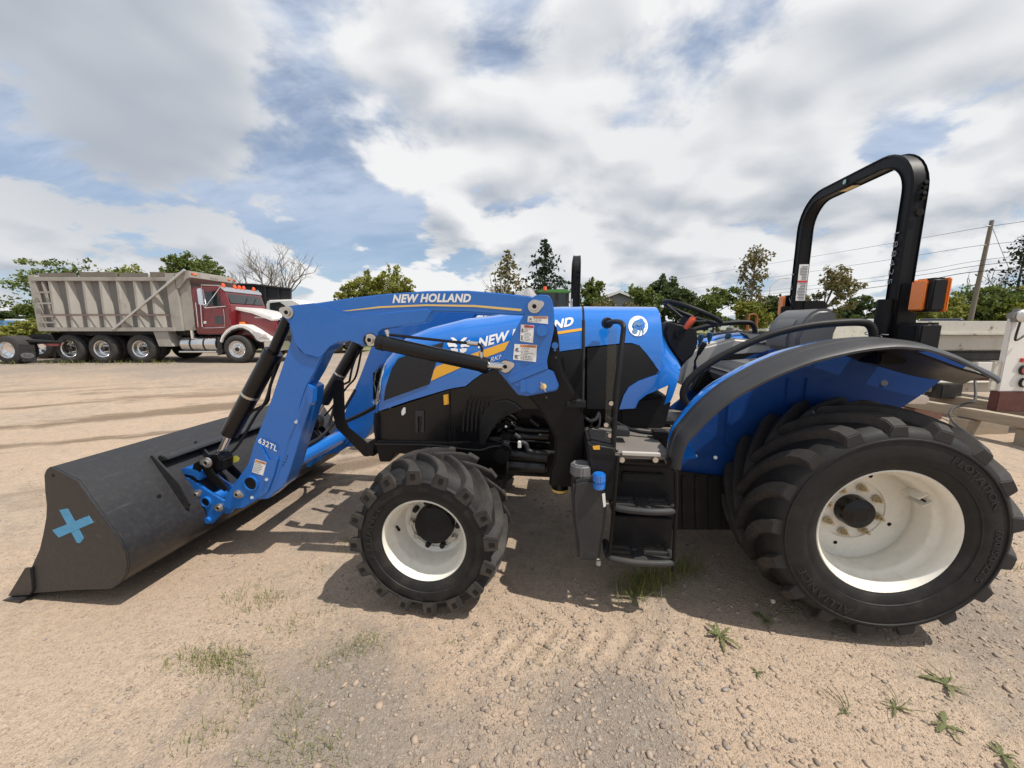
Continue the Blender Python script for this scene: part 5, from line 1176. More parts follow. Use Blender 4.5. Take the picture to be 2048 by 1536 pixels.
def quads(C, size, droop=0.0):
    n = len(C); a = RNG.normal(size=(n, 3)); a /= np.linalg.norm(a, axis=1)[:, None]; b = RNG.normal(size=(n, 3)); b -= (a*b).sum(1)[:, None]*a; b /= np.linalg.norm(b, axis=1)[:, None]
    s = size*RNG.uniform(.55, 1.35, n)[:, None]; a = a*s; b = b*s*RNG.uniform(.45, .9, n)[:, None]
    V = np.stack([C-a, C-b*.9+a*.1, C+a, C+b], 1).reshape(-1, 3); F = np.arange(4*n).reshape(-1, 4); return V, F
def crown_pts(n, lobes, shell=.5):
    L_ = np.array(lobes); vol = (L_[:, 3]*L_[:, 4]*L_[:, 5])**.75; k = RNG.choice(len(L_), n, p=vol/vol.sum()); d = RNG.normal(size=(n, 3)); d /= np.linalg.norm(d, axis=1)[:, None]
    m_ = 20; cd = RNG.normal(size=(len(L_), m_, 3)); cd /= np.linalg.norm(cd, axis=2)[:, :, None]; cd *= RNG.uniform(.55, 1.08, (len(L_), m_, 1))
    j = RNG.integers(0, m_, n); c = cd[k, j]; off = d*(RNG.random(n)**.5*RNG.uniform(.18, .42, (len(L_), m_))[k, j])[:, None]
    return L_[k, :3]+(c+off)*L_[k, 3:6]
def broad(u, vtop, wpx, Y, label, kind='mid', n=3600, leaf=None, base=0.30, group='trees beyond the yard', lean=0, lob=13, name='leafy_tree', u2=None, flat=1.0, gz=0.0):
    top = WP(u, vtop, Y); H_ = top.z-gz; wid = wpx/FPX*Y*1.2; root = empty(name, (top.x, Y, gz)); tag(root, label, 'tree', group)
    cz = H_*(base+(1-base)/2); rz = H_*(1-base)/2; rx = wid/2; lobes = []
    for i in range(lob):
        a = random.uniform(0, 6.28); h = random.uniform(-1, 1); rr = math.sqrt(max(0, 1-(h*.85)**2))*random.uniform(.35, .72); s = random.uniform(.26, .46)
        lobes.append((rx*rr*math.cos(a)+lean*h*rx, rx*rr*math.sin(a)*flat, cz+rz*h*.70, rx*s*1.1, rx*s*1.1*flat, rz*s*1.0))
    lobes.append((lean*rx*.8, 0, H_-rz*.36, rx*.36, rx*.36, rz*.36))
    leaf = leaf or max(.07, Y*.0034); n = int(n*2.6)
    V, F = quads(crown_pts(n, lobes), leaf)
    V[:, 2] = np.maximum(V[:, 2], .02)
    link(npmesh('crown', V, F), 'crown', LM[kind], root)
    bm = B(); tr = max(.08, H_*.022); tube(bm, [(0, 0, -.1), (.02*H_, 0, H_*.25), (lean*rx*.3, 0, H_*.55), (lean*rx*.6, 0, H_*.82)], tr, 8, 4, radii=[tr*(1-.85*i/12) for i in range(13)])
    fin(bm, 'trunk', BARK, root)
    for l in lobes[:6]:
        bm = B(); st = Vector((0.01*H_, 0, H_*random.uniform(.25, .5))); tube(bm, [st, (Vector(l[:3])+st)/2+Vector((0, 0, .05*H_)), Vector(l[:3])], tr*.4, 6, 2, radii=[tr*.45, tr*.4, tr*.34, tr*.25, tr*.15]); fin(bm, 'limb', BARK, root)
    return root
def spruce(u, vtop, wpx, Y, label, kind='spr', n=3800, base=.08, rag=.25, power=.85, group='trees beyond the yard'):
    top = WP(u, vtop, Y); H_ = top.z; rx = wpx/FPX*Y/2; root = empty('spruce_tree', (top.x, Y, 0)); tag(root, label, 'tree', group)
    whorls = 24; P_ = []
    for w in range(whorls):
        t = w/(whorls-1); z = H_*(base+(1-base)*t); R_ = rx*2.1*(1-t)**power*random.uniform(.7, 1.15)+.05
        nb = 7
        for k in range(nb):
            a = random.uniform(0, 6.28); L_ = R_*random.uniform(.55, 1.15); m_ = max(4, int(n/whorls/nb*(.25+1.3*(1-t))))
            tt = RNG.random(m_)**.8; x = L_*tt*math.cos(a)+RNG.normal(0, .06*rx, m_); y_ = L_*tt*math.sin(a)+RNG.normal(0, .06*rx, m_); zz = z-L_*.28*tt+.06*L_*np.sin(tt*5)+RNG.normal(0, .035*rx, m_)
            P_.append(np.stack([x, y_, zz], -1))
    C = np.concatenate(P_); C[:, 2] = np.minimum(C[:, 2], H_)
    V, F = quads(C, max(.10, Y*.0042)); link(npmesh('crown', V, F), 'crown', LM[kind], root)
    bm = B(); cyl(bm, (0, 0, -.1), (0, 0, H_*.97), H_*.018, .02, n=8); fin(bm, 'trunk', BARK, root); return root
def bare(u, vtop, wpx, Y, label, seed=1, m=BARKG, group='bare trees', depth=5, lean=0.0):
    rnd = random.Random(seed); top = WP(u, vtop, Y); H_ = top.z; root = empty('bare_tree', (top.x, Y, 0)); tag(root, label, 'tree', group)
    tb = B(); brs = []
    def grow(bm, p, d, L_, r_, k):
        n_ = 4; pts = [p]; dd = d.copy()
        for i in range(n_):
            dd = (dd+Vector((rnd.gauss(0, .13), rnd.gauss(0, .13), rnd.gauss(.03, .08)))).normalized(); pts.append(pts[-1]+dd*L_/n_)
        tube(bm, pts, r_, 5, radii=[r_*(1-.45*i/n_) for i in range(n_+1)])
        if k == 0: return
        for j in range(rnd.choice((2, 3, 3))):
            i = rnd.randint(2, n_); a = rnd.uniform(0, 6.28); s, t = frame_for(dd); nd = (dd*rnd.uniform(.6, 1.0)+(s*math.cos(a)+t*math.sin(a))*rnd.uniform(.45, .9)*(wpx/90)+Vector((0, 0, .15))).normalized()
            grow(bm, pts[i], nd, L_*rnd.uniform(.55, .8), max(.008*Y/40, r_*.55), k-1)
    grow(tb, Vector((0, 0, -.1)), Vector((lean, 0, 1)), H_*.36, H_*.022, 0)
    fin(tb, 'trunk', m, root)
    for j in range(4):
        bm = B(); a = j*1.57+rnd.uniform(-.4, .4); grow(bm, Vector((lean*H_*.3, 0, H_*rnd.uniform(.24, .35))), Vector((math.cos(a)*.42*(wpx/90)+lean, math.sin(a)*.42, 1)).normalized(), H_*rnd.uniform(.28, .36), H_*.013, depth-1); fin(bm, 'branch', m, root)
    return root
broad(160, 517, 170, 29, 'broad leafy tree behind the tail of the dump box', 'mid', 5200, lob=18, base=.18)
broad(268, 527, 120, 31, 'lower leafy tree seen just over the middle of the dump box', 'yel', 2600, base=.2)
broad(355, 513, 84, 33, 'left half of dense leafy clump behind the dump box canopy', 'mid', 2800, base=.2)
broad(418, 514, 92, 34, 'right half of dense leafy clump behind the dump box canopy', 'mid', 2800, base=.2)
broad(58, 611, 62, 75, 'dark round tree low on the far left horizon', 'dark', 1800, base=.1)
broad(6, 622, 64, 85, 'dark tree at the left edge of the picture, far off', 'dark', 1500, base=.05)
broad(60, 640, 110, 24, 'yellow green bush at the tail of the dump truck', 'yel', 2600, base=.0, name='bush', lob=16, group='bushes')
broad(12, 652, 80, 23, 'low yellow green bush at the left edge behind the flatbed', 'yel', 1600, base=.0, name='bush', group='bushes')
bare(497, 505, 70, 38, 'bare grey tree nearest the dump box canopy', 3, lean=-.05)
bare(552, 482, 90, 40, 'taller bare grey tree right of the other one', 8, lean=.04)
bare(528, 520, 60, 42, 'small bare tree between the two larger bare ones', 5)
broad(698, 562, 62, 38, 'small round tree at the left of the trio above the loader arm', 'yel', 2200, base=.2)
broad(736, 542, 62, 40, 'middle tree of the trio above the loader arm', 'yel', 2400, base=.2)
broad(786, 527, 84, 41, 'tallest tree of the trio above the loader arm', 'yel', 3000, base=.2)
spruce(1016, 503, 96, 46, 'thin brownish spruce left of the dark one', 'dry', 3400, power=.7)
bare(1012, 540, 20, 44, 'pale dead birch stem in front of the brownish spruce', 12, mat('birch', (.5, .47, .42), .8), depth=3, lean=-.06)
spruce(1090, 481, 100, 42, 'tall dark spruce standing above the tractor hood', 'spr', 5200, power=.75)
broad(1186, 558, 66, 40, 'leafy tree right beside the far roll bar', 'mid', 2600, base=.1)
broad(1214, 600, 70, 38, 'hedge bush in front of the grey house, left one', 'dry', 1700, base=.0, name='bush', group='bushes')
broad(1262, 602, 80, 38, 'hedge bush in front of the grey house, right one', 'dry', 1900, base=.0, name='bush', group='bushes')
broad(1262, 572, 60, 62, 'tree peeking over the roof of the grey house', 'mid', 1500, base=.1)
broad(1332, 552, 92, 48, 'large dark maple behind the steering wheel', 'dark', 4200, base=.1)
broad(1290, 574, 76, 44, 'lighter tree left of the dark maple', 'mid', 2600, base=.08)
broad(1432, 572, 98, 50, 'round topped tree right of the steering wheel', 'mid', 3600, base=.08)
broad(1392, 606, 60, 54, 'low tree tucked left of the round topped one', 'dark', 1600, base=.0)
broad(1506, 600, 62, 34, 'yellow green lower tree wrapped round the dying one', 'yel', 2600, base=.1)
def dying(u, vtop, wpx, Y, label):
    top = WP(u, vtop, Y); H_ = top.z; rx = wpx/FPX*Y/2; root = empty('dying_tree', (top.x, Y, 0)); tag(root, label, 'tree', 'trees beyond the yard')
    bm = B(); cyl(bm, (0, 0, -.1), (.05, 0, H_), H_*.016, .03, n=8); fin(bm, 'trunk', BARKG, root)
    P_ = []
    for k in range(46):
        z = H_*random.uniform(.3, .96); a = random.uniform(0, 6.28); L_ = rx*random.uniform(.4, 1.0)*(1.15-.45*z/H_); e = Vector((L_*math.cos(a), L_*math.sin(a), z+.05*H_)); bm = B(); tube(bm, [(0, 0, z), (e.x*.6, e.y*.6, z+.08*H_), e, (e.x*1.08, e.y*1.08, e.z-.10*H_*random.random())], .03, 5, 2, radii=[.05, .045, .04, .03, .025, .02, .015]); fin(bm, 'branch', BARKG, root)
        m_ = 26 if a > 2.4 else 10; tt = RNG.random((m_, 1)); C = np.array(e)[None]*(.5+.5*tt)+np.array([0, 0, z*.0])+RNG.normal(0, .10*rx, (m_, 3)); C[:, 2] = e.z+RNG.normal(-.03*H_, .03*H_, m_); P_.append(C)
    V, F = quads(np.concatenate(P_), Y*.0045); link(npmesh('crown', V, F), 'crown', LM['dry'], root)
dying(1512, 500, 66, 36, 'tall thin half dead tree with drooping branches behind the seat')
broad(1560, 590, 70, 60, 'dark tree behind the far amber lamp', 'dark', 1900, base=.05)
broad(1655, 535, 92, 38, 'airy leaning tree seen through the roll bar', 'dry', 1700, base=.2, lean=.15, lob=11)
broad(1738, 596, 92, 75, 'dark wooded clump seen through the roll bar, right part', 'dark', 2600, base=.0)
broad(1694, 612, 60, 80, 'dark wooded clump seen through the roll bar, left part', 'dark', 1600, base=.0)
broad(1716, 632, 30, 40, 'small light green bush under the dark wooded clump', 'mid', 700, base=.0, name='bush', group='bushes')
for i, (u, vt, w, Y, k, lb) in enumerate([(1868, 590, 110, 34, 'yel', 'hedge tree next to the amber lamp, left of the pole'), (1930, 583, 110, 36, 'mid', 'hedge tree directly behind the foot of the pole'), (1990, 572, 110, 33, 'mid', 'hedge tree right of the pole, in shade'), (2050, 566, 130, 32, 'yel', 'hedge tree at the right edge of the picture'), (2130, 565, 130, 32, 'mid', 'hedge tree cut off by the right edge')]):
    broad(u, vt, w, Y, lb, k, 3000, base=.0, group='hedge trees on the right', lob=16)
bare(1962, 545, 60, 40, 'dead snag just right of the pole', 21, depth=3); bare(2008, 532, 60, 42, 'dead snag near the right edge', 25, depth=3)
spruce(2058, 462, 90, 36, 'dark conifer cut off by the right edge', 'spr', 2600, power=.6, group='trees on the right')
# ================================================================== dump truck on the left
TY = 14.3; TB = Vector((-13.0, TY+1.2, 0))
TK = empty('dump_truck', TB); tag(TK, 'dark red dump truck with long grey ribbed box, parked on the left', 'truck')
GREYB = mat('box_grey', (0.335, 0.315, 0.28), 0.75, var=0.22, vscale=2.5, dust=0.45, dustcol=(.24, .20, .16), bump=0.1, bscale=30, dscale=3)
GREYB_SHADE = mat('box_panel_shade_grey', (0.185, 0.178, 0.168), 0.8, var=0.28, vscale=1.6, dust=0.3, dustcol=(.27, .25, .21), bump=0.15, bscale=20, dscale=2)  # panel grey darkened against the ribs, light contrast put into the colour
MAROON = mat('maroon_paint', (0.155, 0.012, 0.017), 0.3, coat=0.7, var=0.12, dust=0.12, dscale=3)
TWHITE = mat('truck_white', (0.72, 0.71, 0.68), 0.35, coat=0.4, var=0.06, dust=0.12, dscale=4)
TRUB = mat('truck_tyre', (0.030, 0.028, 0.027), 0.8, var=0.3, vscale=8, dust=0.45, dustcol=(.16, .13, .10), bump=0.2, bscale=60)
ALU = mat('polished_aluminium', (0.68, 0.68, 0.67), 0.22, 0.95, var=0.1)
CHAS = mat('chassis_black', (0.016, 0.016, 0.016), 0.6, var=0.3, dust=0.25)
spots(GREYB, (.13, .11, .09), 1.4, .52, .72, .55, (1, 1, .35)); spots(GREYB_SHADE, (.33, .31, .28), 2.2, .58, .75, .45, (1, 1, .5)); spots(TWHITE, (.30, .26, .20), 3, .60, .80, .35)
def K(u, v, y=0.0):
    p = WP(u, v, TY+y); return (p.x-TB.x, p.z)
def kp(pts, y=0.0): return [K(u, v, y) for u, v in pts]
def kpart(bm, name, m, parent=TK, **k): return fin(bm, name, m, parent, **k)
def yl(y): return y-1.2
def kprism(name, pts, y0, y1, m, parent=TK, bevel=0.01, **k):
    bm = B(); prism(bm, pts, yl(y0), yl(y1)); return kpart(bm, name, m, parent, bevel=bevel, **k)
xr, zb_ = K(78, 662); xf, _ = K(346, 661); zt_ = 3.14
# box
bm = B(); box(bm, xr+.1, xf+.55, yl(.12), yl(.16), zb_+.1, zt_); dbox = kpart(bm, 'dump_box', GREYB_SHADE)
def bpart(x0, x1, y0, y1, z0, z1, nm, m, parent=dbox, bevel=.008):
    bm = B(); box(bm, x0, x1, yl(y0), yl(y1), z0, z1); return kpart(bm, nm, m, parent, bevel=bevel)
bpart(xr+.1, xf+.55, 2.32, 2.36, zb_+.1, zt_, 'far_side_wall', GREYB_SHADE); bpart(xf+.50, xf+.56, .14, 2.34, zb_+.1, zt_+.1, 'front_wall', GREYB_SHADE); bpart(xr, xr+.1, .05, 2.42, zb_, zt_+.05, 'tailgate', GREYB)
bpart(xr+.1, xf+.5, .16, 2.32, zb_+.08, zb_+.14, 'box_floor', GREYB_SHADE)
bpart(xr+.1, xf+.02, -.03, .14, zt_-.16, zt_-.02, 'top_rail', GREYB); bpart(xr+.1, xf+.1, -.06, .14, zb_-.01, zb_+.13, 'bottom_rail', GREYB)
bpart(xr-.02, xr+.22, -.01, .14, zb_+.0, zt_+.06, 'rear_post', GREYB); bpart(xf-.02, xf+.34, .0, .16, zb_, zt_+.12, 'front_post', GREYB)
bpart(xf+.34, xf+.75, .10, .14, zb_+.02, zt_-.12, 'front_corner_panel', GREYB)
for k, (a, b_) in enumerate(((.02, .30), (.33, .62), (.64, .86), (.88, 1.0))):
    L_ = xf-xr; bpart(xr+.25+(L_-.3)*a, xr+.25+(L_-.3)*b_, .05, .09, zt_-.01, zt_+.13+.03*(k % 2), 'side_board', mat('weathered_board', (.17, .15, .125), .9, var=.35, vscale=3) if k == 0 else MATS['weathered_board'])
ribx = [K(u*.2051, 600)[0] for u in (505, 668, 832, 995, 1160, 1325, 1490)]
for x_ in ribx:
    bm = B(); w0 = .15
    P = [(x_, .14, zt_-.15), (x_, -.02, zt_-.15), (x_+w0*.6, -.02, zt_-.15), (x_+w0+.03, .14, zt_-.15), (x_-.02, .14, zb_+.13), (x_-.02, -.05, zb_+.13), (x_+.06, -.05, zb_+.13), (x_+.34, .14, zb_+.13)]
    V_ = [bm.verts.new((p[0], yl(p[1]), p[2])) for p in P]
    for f in ((0, 1, 2, 3), (7, 6, 5, 4), (0, 4, 5, 1), (1, 5, 6, 2), (2, 6, 7, 3), (3, 7, 4, 0)): bm.faces.new([V_[i] for i in f])
    kpart(bm, 'side_rib', GREYB, dbox, bevel=.006)
for k, v in enumerate((585, 607, 633, 645)):
    z_ = K(90, v)[1]; bpart(xr+.2, xr+.72, -.08, -.05, z_-.03, z_+.03, 'ladder_rung', GREYB)
bm = B(); prism(bm, [(xr+.42, zt_-.2), (xr+.50, zt_-.2), (xr+.66, zb_+.15), (xr+.58, zb_+.15)], yl(-.01), yl(.10)); kpart(bm, 'ladder_side', GREYB, dbox, bevel=.005)
z_ = K(200, 630)[1]
for a, b_ in ((-.035, -.02), (.02, .035)): bpart(xr+.25, xf+.0, -.075, -.055, z_+a, z_+b_, 'reflector_line', REDP if False else MAROON)
bpart(xr+.25, xf+.0, -.07, -.056, z_-.018, z_+.018, 'reflector_strip', mat('reflector', (.42, .36, .33), .6))
bm = B(); tube(bm, [Vector((K(231, 658)[0], yl(-.06), K(231, 658)[1])), Vector((K(300, 600)[0], yl(-.06), K(300, 600)[1])), Vector((K(372, 540)[0], yl(-.06), K(372, 540)[1]))], .045, 10); kpart(bm, 'tarp_arm', ALU)
# canopy over the cab
bm = B(); prism(bm, [(xf+.30, zt_+.10), (xf+.72, zt_+.22), (xf+.86, zt_+.20), (xf+.88, zt_-.04), (xf+.75, zt_-.08), (xf+.45, zt_-.40), (xf+.30, zt_-.45)], yl(.0), yl(2.42)); kpart(bm, 'cab_canopy', GREYB, dbox, bevel=.015)
for yy, m_ in ((.25, AMBER), (.10, REDP), (1.95, AMBER), (2.25, REDP)):
    bm = B(); box(bm, xf+.865, xf+.895, yl(yy-(.07 if m_ is AMBER else .035)), yl(yy+(.07 if m_ is AMBER else .035)), zt_+.06, zt_+.13); kpart(bm, 'canopy_lamp', m_, dbox, bevel=.01)
text_to('67', lambda a, b, h: Vector((xf+.893, yl(2.12+a*.22), zt_-.03+b*.13)), 'truck_number', INK, dbox, offset=.02)
text_to('Beau-Roc', lambda a, b, h: Vector((xf+.893, yl(.95+a*.4), zt_+.02+b*.08)), 'maker_lettering', INK, dbox, shear=.2)
# chassis and wheels
bm = B(); box(bm, xr+.4, 4.4, yl(.75), yl(.85), .70, 1.0); box(bm, xr+.4, 4.4, yl(1.6), yl(1.7), .70, 1.0); box(bm, xr+.5, 2.0, yl(.85), yl(1.6), .65, .95); kpart(bm, 'chassis_rail', CHAS, bevel=.01).data
bpart(xr+.35, xf+.4, .35, 2.1, 1.02, zb_+.02, 'sub_frame', CHAS, TK)
def twheel(name, x, z, R_, y0, w, parent, dish=.12, Rr=.30, lugs=10):
    bm = B(); rp = [(Rr-.02, y0+.03), (Rr+.01, y0+.01), (Rr+.012, y0+.025), (Rr-.012, y0+.04), (Rr-.03, y0+dish), (Rr-.07, y0+dish+.03), (.14, y0+dish+.02), (.12, y0+dish-.02), (.0, y0+dish-.03)]
    lathe(bm, [(r, yl(h)) for r, h in rp], (x, 0, z), 36, cap=False); wo_ = kpart(bm, name, ALU, parent)
    bm = B(); lathe(bm, [(Rr, yl(y0+.03)), (Rr+.05, yl(y0+.0)), (R_-.10, yl(y0+.0)), (R_-.03, yl(y0+.02)), (R_-.004, yl(y0+.05)), (R_, yl(y0+w*.5)), (R_-.004, yl(y0+w-.05)), (R_-.03, yl(y0+w-.02)), (R_-.1, yl(y0+w)), (Rr, yl(y0+w-.02))], (x, 0, z), 48, closed=True); kpart(bm, 'tyre', TRUB, wo_, sharp=50)
    bm = B(); lathe(bm, [(0, yl(y0-.03+dish*.3)), (.07, yl(y0-.03+dish*.3)), (.085, yl(y0+dish*.5)), (.10, yl(y0+dish))], (x, 0, z), 16, cap=False); kpart(bm, 'hub', CHAS, wo_)
    for i in range(lugs):
        a = 2*math.pi*i/lugs; c = Vector((x+.165*math.cos(a), yl(y0+dish+.01), z+.165*math.sin(a))); bm = B(); cyl(bm, c, c-Vector((0, .03, 0)), .015, n=6); kpart(bm, 'wheel_nut', CHAS if dish > .1 else ZINC, wo_)
    return wo_
for (u, v) in ((137, 697), (203, 696), (280, 695)):
    x_, z_ = K(u, v); z_ = .53
    twheel('rear_wheel', x_, z_, .53, .0, .28, TK, dish=.17); 
    bm = B(); lathe(bm, [(.3, yl(.31)), (.43, yl(.31)), (.51, yl(.35)), (.53, yl(.45)), (.51, yl(.55)), (.43, yl(.59)), (.3, yl(.59))], (x_, 0, z_), 40, closed=True); kpart(bm, 'inner_tyre', TRUB)
    for yy in (1.85, 2.15):
        bm = B(); lathe(bm, [(.1, yl(yy)), (.43, yl(yy)), (.51, yl(yy+.03)), (.53, yl(yy+.13)), (.51, yl(yy+.23)), (.43, yl(yy+.27)), (.1, yl(yy+.27))], (x_, 0, z_), 36, closed=True); kpart(bm, 'far_tyre', TRUB)
    bm = B(); cyl(bm, (x_, yl(.3), z_), (x_, yl(2.1), z_), .1); kpart(bm, 'axle', CHAS)
fx, fz = K(474, 699); fz = .52
twheel('front_wheel', fx, fz, .52, .0, .32, TK, dish=.04)
bm = B(); lathe(bm, [(.1, yl(2.1)), (.42, yl(2.1)), (.52, yl(2.2)), (.52, yl(2.36)), (.42, yl(2.42)), (.1, yl(2.42))], (fx, 0, fz), 36, closed=True); kpart(bm, 'far_tyre', TRUB)
kprism('mud_flap', kp([(306, 663), (318, 693), (345, 693), (335, 663)]), .0, .6, GREYB, bevel=.005); kprism('rear_mud_flap', kp([(98, 665), (112, 690), (108, 718), (104, 718)]), .05, .6, CHAS, bevel=.005)
# tank, steps
x0, z0 = K(352, 688); x1, _ = K(428, 688)
bm = B(); lathe(bm, [(.0, x0), (.20, x0+.01), (.26, x0+.05), (.28, x0+.10), (.28, x1-.08), (.26, x1-.03), (.0, x1)], (0, yl(.34), .70), 32, axis='X', cap=False); tk_ = kpart(bm, 'fuel_tank', ALU)
for t in (.32, .68):
    bm = B(); xx = x0+(x1-x0)*t; lathe(bm, [(.283, xx-.03), (.288, xx-.03), (.288, xx+.03), (.283, xx+.03)], (0, yl(.34), .70), 32, axis='X', closed=True); kpart(bm, 'tank_strap', CHAS, tk_)
bm = B(); tube(bm, [(x0+.02, yl(.08), .42), (x1+.0, yl(.08), .42)], .035, 10); kpart(bm, 'step_bar', ALU, bevel=.004)
kprism('fender_skirt', kp([(430, 674), (440, 678), (441, 708), (431, 711)]), .1, .6, CHAS, bevel=.004)
# cab
ca = kp([(374, 578), (380, 573), (430, 571), (440, 577), (452, 608), (456, 614), (456, 669), (387, 669)])
bm = B(); prism(bm, ca, yl(.12), yl(2.28)); cab = kpart(bm, 'cab', MAROON, bevel=.05, seg=3)
kprism('visor', kp([(434, 572), (441, 576), (444, 582), (437, 577)]), .14, 2.26, ALU, cab, bevel=.006)
a, b_ = K(441, 580), K(452, 607)
bm = B(); V_ = [bm.verts.new(p) for p in ((a[0]+.012, yl(.26), a[1]-.05), (b_[0]+.012, yl(.24), b_[1]+.03), (b_[0]+.012, yl(2.16), b_[1]+.03), (a[0]+.012, yl(2.14), a[1]-.05))]; bm.faces.new(V_); kpart(bm, 'windscreen', DGLASS, cab)
for yy in (1.0, 1.5):
    bm = B(); tube(bm, [(b_[0]+.03, yl(yy), b_[1]+.03), (a[0]*.55+b_[0]*.45+.03, yl(yy+.3), a[1]*.55+b_[1]*.45)], .012, 6); kpart(bm, 'wiper', CHAS, cab)
door = kp([(386, 583), (432, 582), (443, 612), (447, 650), (443, 655), (396, 655), (392, 625), (389, 600)])
dr = kprism('door', door, .108, .125, MAROON, cab, bevel=.006)
kprism('door_window', kp([(392, 584), (430, 582), (440, 612), (430, 616), (426, 611), (398, 610), (393, 600)]), .100, .107, DGLASS, cab, bevel=.003)
kprism('peep_window', kp([(425, 632), (440, 631), (442, 648), (427, 648)]), .100, .107, DGLASS, cab, bevel=.003)
for px in ([(389, 605), (394, 654)], [(397, 584), (402, 654)]):
    bm = B(); p0, p1 = [K(*q_) for q_ in px]; tube(bm, [(p0[0], yl(.06), p0[1]), (p1[0], yl(.06), p1[1])], .016, 8); kpart(bm, 'grab_handle', CHROME, cab)
bm = B(); dp = kp([(402, 656), (440, 655), (446, 650), (443, 618)]); tube(bm, [(p[0], yl(.10), p[1]) for p in dp], .010, 6, 2); kpart(bm, 'door_trim', CHROME, cab)
bm = B(); c = K(405, 645); lathe(bm, [(0, yl(.09)), (.05, yl(.09)), (.06, yl(.107))], (c[0], 0, c[1]), 16, cap=False); kpart(bm, 'door_latch', CHROME, cab)
# mirrors
for s, yy in ((1, -.25), (-1, 2.65)):
    m0 = K(415, 594); bm = B(); prism(bm, [(m0[0]-.10, m0[1]-.30), (m0[0]+.08, m0[1]-.30), (m0[0]+.08, m0[1]+.28), (m0[0]-.10, m0[1]+.28)], yl(yy-.10), yl(yy+.12)); mi = kpart(bm, 'mirror', CHROME, cab, bevel=.03)
    bm = B(); ys_ = .15 if s > 0 else 2.25
    tube(bm, [(m0[0]+.02, yl(yy), m0[1]+.28), (m0[0]+.02, yl(yy), m0[1]+.40), (m0[0]+.4, yl(ys_), m0[1]+.42)], .014, 6); tube(bm, [(m0[0]+.02, yl(yy), m0[1]-.30), (m0[0]+.05, yl(yy), m0[1]-.40), (m0[0]+.55, yl(ys_), m0[1]-.32)], .014, 6); tube(bm, [(m0[0]+.05, yl(yy), m0[1]-.40), (m0[0]+.42, yl(ys_), m0[1]+.40)], .012, 6); kpart(bm, 'mirror_bracket', CHROME, cab)
for yy in (.35, .95, 1.2, 1.45, 2.05):
    bm = B(); c = K(432, 571); lathe(bm, [(0, c[1]+.12), (.045, c[1]+.10), (.07, c[1]+.02), (.07, c[1]-.02)], (c[0], yl(yy), 0), 12, axis='Z', cap=False); kpart(bm, 'roof_lamp', ORG, cab)
for yy in (.2, 2.2):
    bm = B(); cyl(bm, (K(374, 600)[0]-.12, yl(yy), .9), (K(374, 600)[0]-.12, yl(yy), 2.6), .07, n=14); kpart(bm, 'exhaust_stack', CHROME)
# bonnet
hp = kp([(455, 616), (460, 614), (505, 623), (545, 636), (551, 645), (556, 680), (440, 680), (452, 668)], .45)
hp = [(x_, z_) for x_, z_ in hp]
bm = B(); prism(bm, hp, yl(.42), yl(1.98)); bon = kpart(bm, 'bonnet', MAROON, bevel=.06, seg=3)
bm = B(); h2 = kp([(458, 611), (505, 620), (545, 633), (550, 640), (545, 643), (505, 628), (458, 618)], .45); prism(bm, h2, yl(.40), yl(2.0)); kpart(bm, 'bonnet_top', TWHITE, bon, bevel=.03, seg=2)
gxx, gzz = K(553, 655, .45)
bm = B(); box(bm, gxx-.02, gxx+.06, yl(.62), yl(1.78), .95, 1.62); kpart(bm, 'grille', CHAS, bon, bevel=.02)
for i in range(9):
    bm = B(); yy = .68+i*.125; box(bm, gxx+.055, gxx+.085, yl(yy), yl(yy+.06), .97, 1.60); kpart(bm, 'grille_bar', CHROME, bon, bevel=.006)
bm = B(); box(bm, gxx+.0, gxx+.08, yl(.60), yl(1.80), 1.60, 1.68); kpart(bm, 'grille_crown', CHROME, bon, bevel=.01)
kprism('air_intake', kp([(466, 622), (475, 623), (472, 645), (464, 646)], .4), .36, .42, MAROON, bon, bevel=.02)
text_to('KENWORTH', lambda a, b, h: Vector((K(509+a*19, 636, .4)[0], yl(.415), K(518, 636+.8*a, .4)[1]+b*.05)), 'maker_lettering', CHROME, bon, offset=.02)
bm = B(); c = K(473, 647); box(bm, c[0]-.07, c[0]+.07, yl(.22), yl(.40), c[1]-.06, c[1]+.06); kpart(bm, 'side_marker', AMBER, bon, bevel=.02)
# front fender (arched strip), lamp, bumper
out = kp([(437, 684), (441, 672), (450, 660), (462, 652), (478, 648), (492, 650), (508, 659), (528, 672), (546, 680), (548, 684)]); inn_ = kp([(520, 684), (511, 680), (506, 672), (496, 662), (484, 656), (474, 656), (462, 660), (452, 668), (446, 676), (443, 686)])
for y0, y1 in ((.02, .50), (1.92, 2.40)): kprism('front_fender', out+inn_, y0, y1, TWHITE, bevel=.03, seg=3)
out2 = [(x_-.0, z_-.02) for x_, z_ in inn_]; 
kprism('fender_liner', inn_+[(x_+(fx-x_)*.06, z_+(fz-z_)*.08) for x_, z_ in inn_[::-1]], .04, .5, CHAS, bevel=.005)
kprism('headlamp', kp([(505, 662), (514, 664), (530, 671), (538, 677), (516, 676), (508, 671)]), .005, .06, mat('lamp_clear', (.5, .5, .5), .1, spec=.8), bevel=.004)
for u in (523, 530):
    c = K(u, 671.5); bm = B(); lathe(bm, [(0, yl(-.004)), (.055, yl(-.004)), (.06, yl(.01))], (c[0], 0, c[1]), 16, cap=False); kpart(bm, 'lamp_reflector', CHROME)
bx0, bz0 = K(526, 692); bm = B(); box(bm, bx0, gxx+.30, yl(.05), yl(2.38), .46, .80); kpart(bm, 'bumper', ALU, bevel=.03)
bm = B(); box(bm, 2.4, 4.3, yl(.6), yl(1.8), .5, .95); kpart(bm, 'front_axle_beam', CHAS, bevel=.02)

